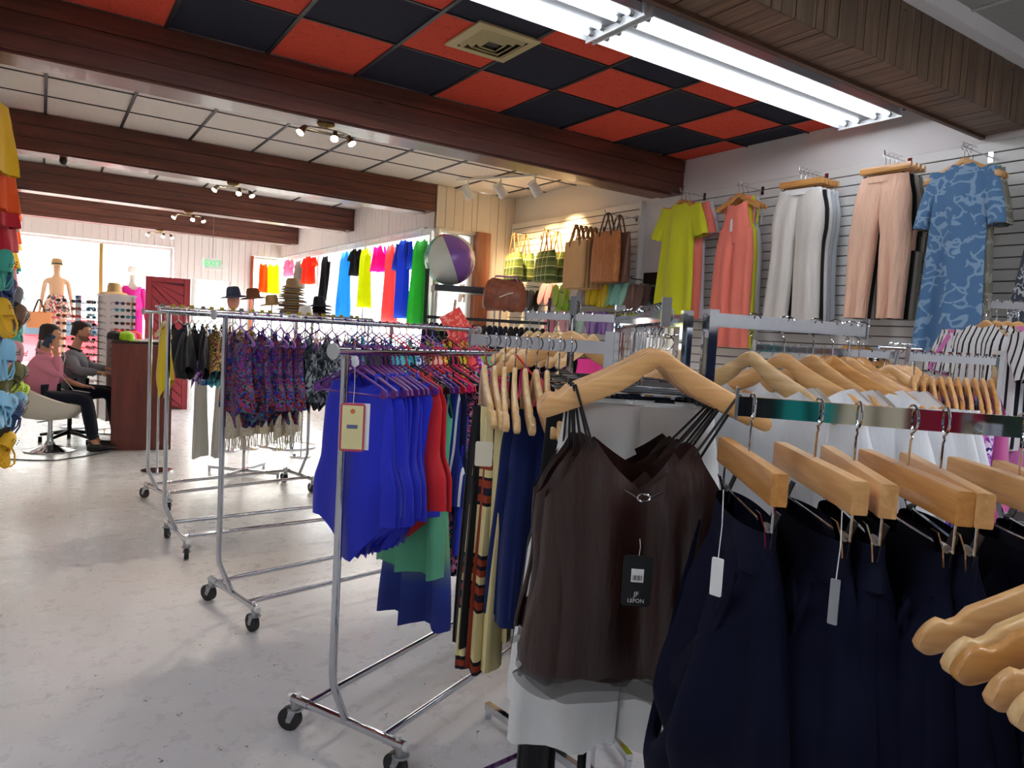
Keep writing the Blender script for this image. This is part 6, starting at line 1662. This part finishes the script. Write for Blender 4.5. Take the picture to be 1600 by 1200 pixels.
b = MB(); b.rings([[(.125, -.045, .95), (.145, 0, .95), (.125, .045, .95), (.12, 0, .95)], [(.155, -.035, .78), (.175, 0, .78), (.155, .035, .78), (.14, 0, .78)], [(.10, -.07, 1.08), (.12, 0, 1.05), (.10, .07, 1.08), (.09, 0, 1.08)]][::1]); b.build('dark_undershirt', plain('dark_shirt', (30, 30, 40), .8), m2)
# black cable on the floor
b = MB(); b.tube([(-.3, 9.0, .006), (-.05, 8.85, .006), (.15, 8.8, .006), (.45, 9.0, .006), (.66, 9.2, .006)], .006, 6); o = b.build('floor_cable', BLACKP); tag(o, 'black cable lying on the floor below the tub chair', 'cable')

# ------------------------------------------------------------------ sunglasses tower, mannequins, red panel
PIXY = plain('tower_white', (226, 216, 216), .4)
tw = thing('sunglasses_tower', (.83, 10.75, 0), R(15), 'white square tower display full of sunglasses with a straw hat on top', 'display rack')
b = MB(); b.box((0, 0, .98), (.30, .30, 1.62)); b.build('core', PIXY, tw, smooth=False)
b = MB(); b.box((0, 0, 1.80), (.36, .36, .03)); b.build('cap_board', PIXY, tw, smooth=False)
b = MB(); b.cyl((0, 0, 0), (0, 0, .2), .05); b.lathe([(.25, 0), (.25, .02), (.05, .04)], n=24); b.build('base', CHROME, tw)
for a in range(4):
    b = MB(); ca, sa = math.cos(a * PI / 2 + PI / 4), math.sin(a * PI / 2 + PI / 4); b.box((.225 * ca, .225 * sa, .98), (.02, .02, 1.62)); b.build('corner_strip', PIXY, tw, smooth=False)
LENS = [plain('lens_%d' % i, c, .15) for i, c in enumerate([(30, 26, 28), (40, 120, 140), (120, 60, 40), (60, 50, 90), (180, 60, 50), (40, 40, 44)])]
SGP = {}
def sunglasses(m):
    if m.name in SGP: return copy_tree(SGP[m.name])
    b = MB()
    for s in (-1, 1): b.rings([[(s * .035 + .026 * math.cos(a) * k, y, .021 * math.sin(a) * k) for a in [2 * PI * q / 12 for q in range(12)]] for k, y in ((1, 0), (1, -.006))])
    b.box((0, -.002, .008), (.02, .004, .006)); o = b.build('sunglasses', m, None)
    for s in (-1, 1):
        b = MB(); b.tube([(s * .062, -.002, .008), (s * .066, .09, .006), (s * .06, .13, -.015)], .003, 5); b.build('temple', BLACKP, o)
    SGP[m.name] = o
    return o
for face in range(2):
    fa = R(15) + (0 if face == 0 else -PI / 2)
    for row in range(13):
        for cl in range(2):
            o = sunglasses(LENS[RN.randrange(6)]); lx = -.068 + .136 * cl; ly = -.30
            ca, sa = math.cos(fa), math.sin(fa)
            o.location = (.83 + lx * ca - ly * sa * 1, 10.75 + lx * sa + ly * ca, 1.70 - .085 * row) if face == 0 else (.83 + lx * ca - ly * sa, 10.75 + lx * sa + ly * ca, 1.70 - .085 * row)
            o.rotation_euler = (0, 0, fa); tag(o, 'sunglasses on the white tower, %s row down, %s face, %s column' % (nth(row + 1), ['front', 'window'][face], ['first', 'second'][cl]), 'sunglasses', 'sunglasses on the white tower')
o = hat('sun_hat', STRAW, None, .17, .085, .12, flop=.03); o.location = (.80, 10.72, 1.845); tag(o, 'plain straw hat on top of the sunglasses tower', 'hat')
t2 = thing('eyewear_rack', (.42, 11.3, 0), R(-10), 'slim second eyewear rack beside the white tower', 'display rack')
b = MB(); b.box((0, 0, .95), (.06, .06, 1.66)); b.lathe([(.2, 0), (.2, .02), (.03, .04)], n=20); b.build('post', CHROME, t2, smooth=False)
for row in range(9):
    b = MB(); b.box((0, 0, 1.68 - .1 * row), (.5, .01, .012)); b.build('bar', CHROME, t2, smooth=False)
    for cl in range(3):
        o = sunglasses(LENS[RN.randrange(6)]); o.location = V((.42, 11.3, 0)) + Matrix.Rotation(R(-10), 3, 'Z') @ V((-.17 + .17 * cl, -.14, 1.70 - .1 * row)); o.rotation_euler = (0, 0, R(-10)); tag(o, 'sunglasses on the slim rack, %s row down, %s across' % (nth(row + 1), nth(cl + 1)), 'sunglasses', 'sunglasses on the slim rack')
def mannequin(loc, yaw, label, skinm, hgt=1.0, arms=.25, headless=False):
    root = thing('mannequin', loc, yaw, label, 'mannequin')
    z0 = loc[2] if False else 0
    b_ = ([], [], []); chain(b_, [(0, 0, .95), (0, 0, 1.08), (0, 0, 1.22), (0, 0, 1.36), (0, 0, 1.44), (0, 0, 1.50), (.01, 0, 1.58), (.01, 0, 1.66)], [(.09, .14), (.07, .10), (.08, .12), (.06, .12), (.04, .05), .04, .068, .05])
    for s in (-1, 1):
        k = chain(b_, [(0, s * .155, 1.37), (-.01, s * .2, 1.1), (.05, s * .23, .86), (.06, s * .235, .78), (.07, s * .235, .70)], [.042, .033, .022, (.022, .012), .01], 3)
        chain(b_, [(0, s * .075, .82), (.01, s * .085, .5), (0, s * .09, .12), (.08, s * .10, .03)], [.078, .05, .03, .028], 0)
    skin_mesh('figure', *b_, skinm, root)
    b = MB(); b.cyl((0, .1, 0), (0, .1, .45), .01); b.lathe([(.2, -.0), (.2, .012), (.02, .02)], (0, 0, 0), 24); b.build('stand', CHROME, root)
    return root
FIG = plain('mannequin_skin', (226, 182, 146), .45); FIGW = plain('mannequin_white', (236, 226, 214), .45)
plt = MB(); plt.box((.85, 14.2, .33), (2.4, 1.0, .66)); o = plt.build('window_platform', FRAME, None, smooth=False); tag(o, 'white platform inside the shop window carrying the mannequins', 'platform')
mn1 = mannequin((.215, 13.95, .66), R(95), 'bare-torso mannequin in floral shorts seen from behind in the window', FIG)
FLW = floral('floral_shorts', [(30, 40, 40), (236, 120, 90), (240, 220, 190), (40, 110, 110), (230, 80, 110), (245, 240, 230)], 26)
b = MB(); sheath(b, .38, [(0, .125), (.4, .175), (1, .21)], dep=[(0, .11), (1, .15)], amp=.01, z0=1.14, ripple=.006); b.M = None
o = b.build('shorts', FLW, mn1, rz=R(90))
o = hat('sun_hat', STRAW, FELTB, .19, .08, .11, flop=-.005); o.location = (.215, 13.95, 2.29); tag(o, 'straw hat with red and blue brim on the bare-torso mannequin', 'hat')
b = MB(); b.lathe([(.192, .004), (.15, .006)], n=28, cap=False); b.build('brim_edge', [plain('brim_red', (226, 60, 100), .6)], o)
mn2 = mannequin((1.30, 13.9, .62), R(-80), 'mannequin in a hot pink top and trousers by the window', FIGW)
HPK = cloth((250, 50, 170), rough=.6)
b = MB(); sheath(b, .42, [(0, .15), (.3, .135), (1, .17)], top=lambda c, f: .07 * (1 - min(1, abs(c) / .6) ** 2), dep=.10, amp=.01, z0=1.42); b.build('top', HPK, mn2, rz=R(90))
for s in (-1, 1):
    b = MB(); b.tube([(0, s * .155, 1.39), (-.01, s * .2, 1.1), (.05, s * .235, .86)], [.052, .042, .045], 12); b.build('sleeve', HPK, mn2)
b = MB()
for s in (-1, 1): sheath(b, .85, [(0, .095), (1, .10)], dep=.09, amp=.01, z0=1.02, xc=s * .08, seed=s)
b.build('trousers', HPK, mn2, rz=R(90))
o = hat('sun_hat', FRAME, None, .2, .08, .11, flop=.05); o.location = (1.30, 13.9, 2.27); tag(o, 'floppy white sun hat on the hot pink mannequin', 'hat')
tote(.34, .26, .12, plain('orange_straw', (224, 146, 96), .7), BRND, .2, 'orange straw bag hanging from the arm of the bare-torso mannequin', V((-.02, 13.75, 1.72)), R(10))
# barn-red boarded panel
RED = plain('barn_red', (136, 34, 44), .5)
rp_ = thing('boarded_panel', (1.76, 13.15, 0), 0, 'barn-red panel with diagonal boards standing before the window', 'panel')
b = MB(); b.box((0, .02, 1.1), (.66, .03, 2.2)); b.build('backing', plain('barn_red_dark', (84, 20, 28), .6), rp_, smooth=False)
for x in (-.29, .29):
    b = MB(); b.box((x, -.005, 1.1), (.09, .03, 2.2)); b.build('stile', RED, rp_, smooth=False)
b = MB(); b.box((0, -.005, 2.16), (.48, .03, .08)); b.build('rail', RED, rp_, smooth=False)
for k in range(14):
    # diagonal boards clipped to the panel
    z0 = 2.55 - .17 * k; w_ = .15; pts = []
    def clip(z): return max(.02, min(2.115, z))
    a_, c_ = (-.24, z0), (.24, z0 - .48)
    quad = [(-.24, clip(z0)), (.24, clip(z0 - .48)), (.24, clip(z0 - .48 - w_)), (-.24, clip(z0 - w_))]
    if quad[0][1] - quad[3][1] < .02 and quad[1][1] - quad[2][1] < .02: continue
    b = MB(); b.prism(quad, -.018, .006); b.build('board', RED, rp_, smooth=False)
for x, z in ((2.14, 1.1),):
    b = MB(); b.box((x, 13.15, z), (.06, .06, 2.24)); struct(b.build('trim_4', FRAME, smooth=False))

# ------------------------------------------------------------------ the crowded left wall
slatwall('wall_slats', 4.6, 14.3, .2, 3.2, -.42 + .0, .0762) if False else None
LC = [((240, 190, 40), 'yellow'), ((244, 96, 40), 'orange'), ((200, 40, 60), 'red'), ((60, 170, 150), 'teal'), ((40, 60, 120), 'navy'), ((120, 90, 70), 'brown'), ((236, 170, 180), 'pink'), ((110, 110, 60), 'olive'), ((130, 190, 225), 'sky blue'), ((50, 80, 130), 'denim'), ((110, 110, 120), 'grey'), ((190, 220, 60), 'lime'), ((226, 226, 220), 'white'), ((50, 50, 56), 'charcoal')]
pan = MB(); pan.box((-.415, 9.4, 1.6), (.02, 9.4, 3.2)); struct(pan.build('wall_panel_left', SLAT, smooth=False))
def left(u, v, x=-.30): return on_x(max(u, 1), v, x)
LW = []
big = [(4, 420, 3, 'clog', 5.9), (8, 495, 0, 'clog', 6.0), (6, 455, 4, 'clog', 6.4), (24, 500, 5, 'clog', 6.9), (30, 560, 6, 'clog', 6.6), (8, 560, 8, 'clog', 5.8), (20, 590, 7, 'clog', 6.3), (26, 618, 11, 'clog', 7.2), (34, 635, 8, 'clog', 6.8), (20, 650, 9, 'clog', 6.2), (2, 640, 8, 'clog', 5.6), (30, 530, 3, 'thong', 7.5), (20, 470, 10, 'clog', 7.6), (4, 670, 13, 'thong', 6.0), (3, 700, 0, 'clog', 6.0)]
cnt = {}
for k, (u, v, ci, kd, y) in enumerate(big):
    r_ = ray(u, v); P = V((0, 0, EYE)) + r_ * (y / r_.y)
    c, nm = LC[ci]; P.x = max(P.x, -.34) ; P.x = min(P.x, -.17)
    for s in (0, 1):
        o = sandal(kd, foam(c), None, .27); o.location = P + V((.0, .05 * s, -.02 * s)); o.rotation_euler = (R(RN.uniform(-20, 20)), R(200 + RN.uniform(-25, 25)), R(60 + RN.uniform(-25, 25)))
        tag(o, '%s rubber shoe, %s cluster on the aisle wall, %s of pair' % (nm, nth(k + 1), ['first', 'second'][s]), 'shoe', 'shoes on the aisle wall')
    b = MB(); b.tube([(0, 0, 0), (-.40 - P.x, 0, 0)], .004, 6); o = b.build('wall_peg', BLACKP, None, loc=P); tag(o, 'black peg of the %s shoes, %s cluster on the aisle wall' % (nm, nth(k + 1)), 'peg')
rowc = 0
for zi, z in enumerate((2.9, 2.55, 2.2, 1.9, 1.6, 1.3, 1.0)):
    for yi in range(9):
        y = 6.9 + .75 * yi + RN.uniform(-.1, .1)
        c, nm = LC[RN.randrange(14)] if z < 2.3 else LC[[0, 1, 2, 4, 8, 3, 2, 1, 6][(yi + zi) % 9]]
        x = -.345 + RN.uniform(0, .05)
        if z >= 1.9:
            o = long_panel(cloth(c), zi * 9 + yi, .34, .16, 1.1, 0, 'hanging_garment', .03, .05, 20)
            o.location = (x - .01, y, z + .2); o.rotation_euler = (0, 0, R(90 + RN.uniform(-15, 15))); tag(o, '%s garment on the aisle wall, %s shelf height down, %s along' % (nm, nth(zi + 1), nth(yi + 1)), 'garment', 'garments on the aisle wall')
        else:
            o = sandal('thong', foam(c), None, .26); o.location = (x, y, z); o.rotation_euler = (0, R(RN.uniform(-20, 20)), R(70)); tag(o, '%s flip-flop on the aisle wall, %s row down, %s along' % (nm, nth(zi + 1), nth(yi + 1)), 'sandal', 'flip-flops on the aisle wall')
        b = MB(); b.tube([(0, 0, 0), (-.4 - x, 0, 0)], .003, 5); o2 = b.build('wall_peg', BLACKP, None, loc=(x, y, z + (.2 if z >= 1.9 else .12))); tag(o2, 'peg on the aisle wall, %s row down, %s along' % (nth(zi + 1), nth(yi + 1)), 'peg', 'pegs on the aisle wall')
for k, (u, v, y, ci, L_) in enumerate([(2, 185, 5.9, 0, .45), (3, 235, 6.1, 1, .5), (5, 300, 6.6, 2, .35), (8, 350, 6.8, 2, .3)]):
    r_ = ray(u, v); P = V((0, 0, EYE)) + r_ * (y / r_.y); c, nm = LC[ci]
    o = long_panel(cloth(c), 90 + k, L_, .17, 1.15, .1, 'hanging_garment', .03, .05, 20); o.location = (min(P.x, -.24), P.y, P.z); o.rotation_euler = (0, 0, R(70)); tag(o, '%s garment high on the aisle wall, %s from the ceiling' % (nm, nth(k + 1)), 'garment', 'garments high on the aisle wall')
    b = MB(); b.tube([(0, 0, 0), (-.4 - o.location.x, 0, 0)], .003, 5); o2 = b.build('wall_peg', BLACKP, None, loc=o.location + V((0, 0, .1))); tag(o2, 'peg of the %s garment high on the aisle wall, %s down' % (nm, nth(k + 1)), 'peg')

# ------------------------------------------------------------------ outside: pavement, street, pale building, trees, red car
b = MB(); b.box((2, 27, -.06), (60, 24, .1)); struct(b.build('pavement_outside', plain('concrete_pale', (214, 210, 202), .8), smooth=False))
b = MB(); b.box((24, 5.9, -.07), (35, 18, .1)); struct(b.build('ground_outside', plain('concrete_pale', (214, 210, 202), .8), smooth=False))
bd = thing('building', (2, 36, 0), 0, 'pale two-storey building across the street', 'building')
b = MB(); b.box((0, 2, 4), (30, 4, 8)); b.build('facade', plain('facade_white', (230, 226, 220), .8), bd, smooth=False)
for i in range(9):
    for z in (2.2, 5.4):
        b = MB(); b.box((-12 + 3 * i, -.02, z), (1.4, .1, 1.5)); w_ = b.build('window', plain('window_dark', (120, 130, 140), .3), bd, smooth=False)
        b = MB(); b.box((-12 + 3 * i, -.09, z), (.06, .05, 1.5)); b.box((-12 + 3 * i, -.09, z), (1.4, .05, .06)); b.build('muntin', FRAME, w_, smooth=False)
bd2 = thing('building', (26, 12, 0), R(-70), 'pale building beyond the side windows', 'building')
b = MB(); b.box((0, 2, 3), (26, 4, 6)); b.build('facade', plain('facade_white', (230, 226, 220), .8), bd2, smooth=False)
for i in range(8):
    b = MB(); b.box((-10 + 3 * i, -.02, 2), (1.3, .1, 1.5)); b.build('window', plain('window_dark', (120, 130, 140), .3), bd2, smooth=False)
TRK = plain('palm_bark', (150, 134, 116), .9); LEAF = plain('leaf_green', (120, 150, 80), .7)
for (x, y, h, r_, nm) in ((2.75, 21.5, 6.5, .14, 'nearer'), (3.5, 23.5, 7, .16, 'farther')):
    t_ = thing('palm_tree', (x, y, 0), 0, 'slender palm tree outside the window, the %s of two' % nm, 'tree')
    b = MB(); b.tube([(0, 0, 0), (.05, 0, h * .3), (.15, 0, h * .6), (.35, 0, h)], [r_ * 1.2, r_, r_ * .9, r_ * .7], 10); b.build('trunk', TRK, t_)
    for q in range(11):
        a = q * 2 * PI / 11; b = MB(); rs = []
        for i in range(7):
            s_ = i / 6; rad_ = 1.7 * s_; w_ = .22 * math.sin(PI * min(.97, s_ + .05)); zz = h + .5 * s_ - 1.5 * s_ * s_
            rs.append([(.35 + rad_ * math.cos(a) - w_ * math.sin(a), rad_ * math.sin(a) + w_ * math.cos(a), zz - .08), (.35 + rad_ * math.cos(a), rad_ * math.sin(a), zz), (.35 + rad_ * math.cos(a) + w_ * math.sin(a), rad_ * math.sin(a) - w_ * math.cos(a), zz - .08)])
        b.rings(rs, False, False); b.build('frond', LEAF, t_)
car = thing('car', (.4, 19.3, 0), R(0), 'red car parked outside the shop window', 'car')
CR = plain('car_red', (214, 50, 60), .2, 0, .5, 1)
prof = [(-2.2, .35), (-2.2, .75), (-1.9, .9), (-1.25, .98), (-.75, 1.38), (.55, 1.40), (1.2, 1.0), (2.05, .86), (2.2, .6), (2.2, .35)]
b = MB(); b.rings([[(x * sx, y, z * (1 if z < 1 else sz)) for x, z in prof] for y, sx, sz in ((-.85, .97, .97), (-.8, 1, 1), (.8, 1, 1), (.85, .97, .97))]); b.build('body', CR, car)
for s in (-1, 1):
    for q in ([(-1.12, 1.0), (-.72, 1.32), (-.1, 1.33), (-.1, 1.0)], [(0, 1.0), (0, 1.33), (.5, 1.33), (1.0, 1.02)]):
        b = MB(); b.prism(q, s * .86 - .01, s * .86 + .01); b.build('side_window', plain('car_glass', (60, 70, 80), .1), car, smooth=False)
    for x in (-1.4, 1.35):
        b = MB(); b.cyl((x, s * .88, .32), (x, s * .68, .32), .32, n=24); w_ = b.build('wheel', TIRE, car)
        b = MB(); b.cyl((x, s * .885, .32), (x, s * .87, .32), .19, n=16); b.build('hubcap', STEEL, w_)

# two unseen rolling racks added behind the camera for the chrome arms to reflect
for q, (x_, y_, an_) in enumerate(((-1.1, -.9, -20), (1.6, -1.3, -12))):
    rr_ = rolling_rack((x_, y_), an_, 2.2, 1.85, 'added chrome rolling rack of bright tops behind the photographer, %s of two' % nth(q + 1))
    for k in range(16):
        mt, nm = [(cloth((30, 120, 190)), 'blue'), (BLK, 'black'), (cloth((20, 150, 140)), 'teal'), (CREAMC, 'cream'), (cloth((150, 20, 50)), 'crimson'), (DKGREEN, 'dark green'), (NAVYC, 'navy'), (cloth((90, 170, 210)), 'sky blue')][(k // 2 + q * 3) % 8]
        P = rail_point((x_, y_), an_, 1.85, .05 + .135 * k)
        hung(P, R(an_ + 90 - 62), ('wire',), long_panel(mt, 900 + 20 * q + k, .9, .17, 1.1, -.17, 'top'), 'wire hanger, %s on the %s added rack behind the photographer' % (nth(k + 1), nth(q + 1)), 'added hangers behind the photographer', '%s top, %s on the %s added rack behind the photographer' % (nm, nth(k + 1), nth(q + 1)), 'top', 'added tops behind the photographer')
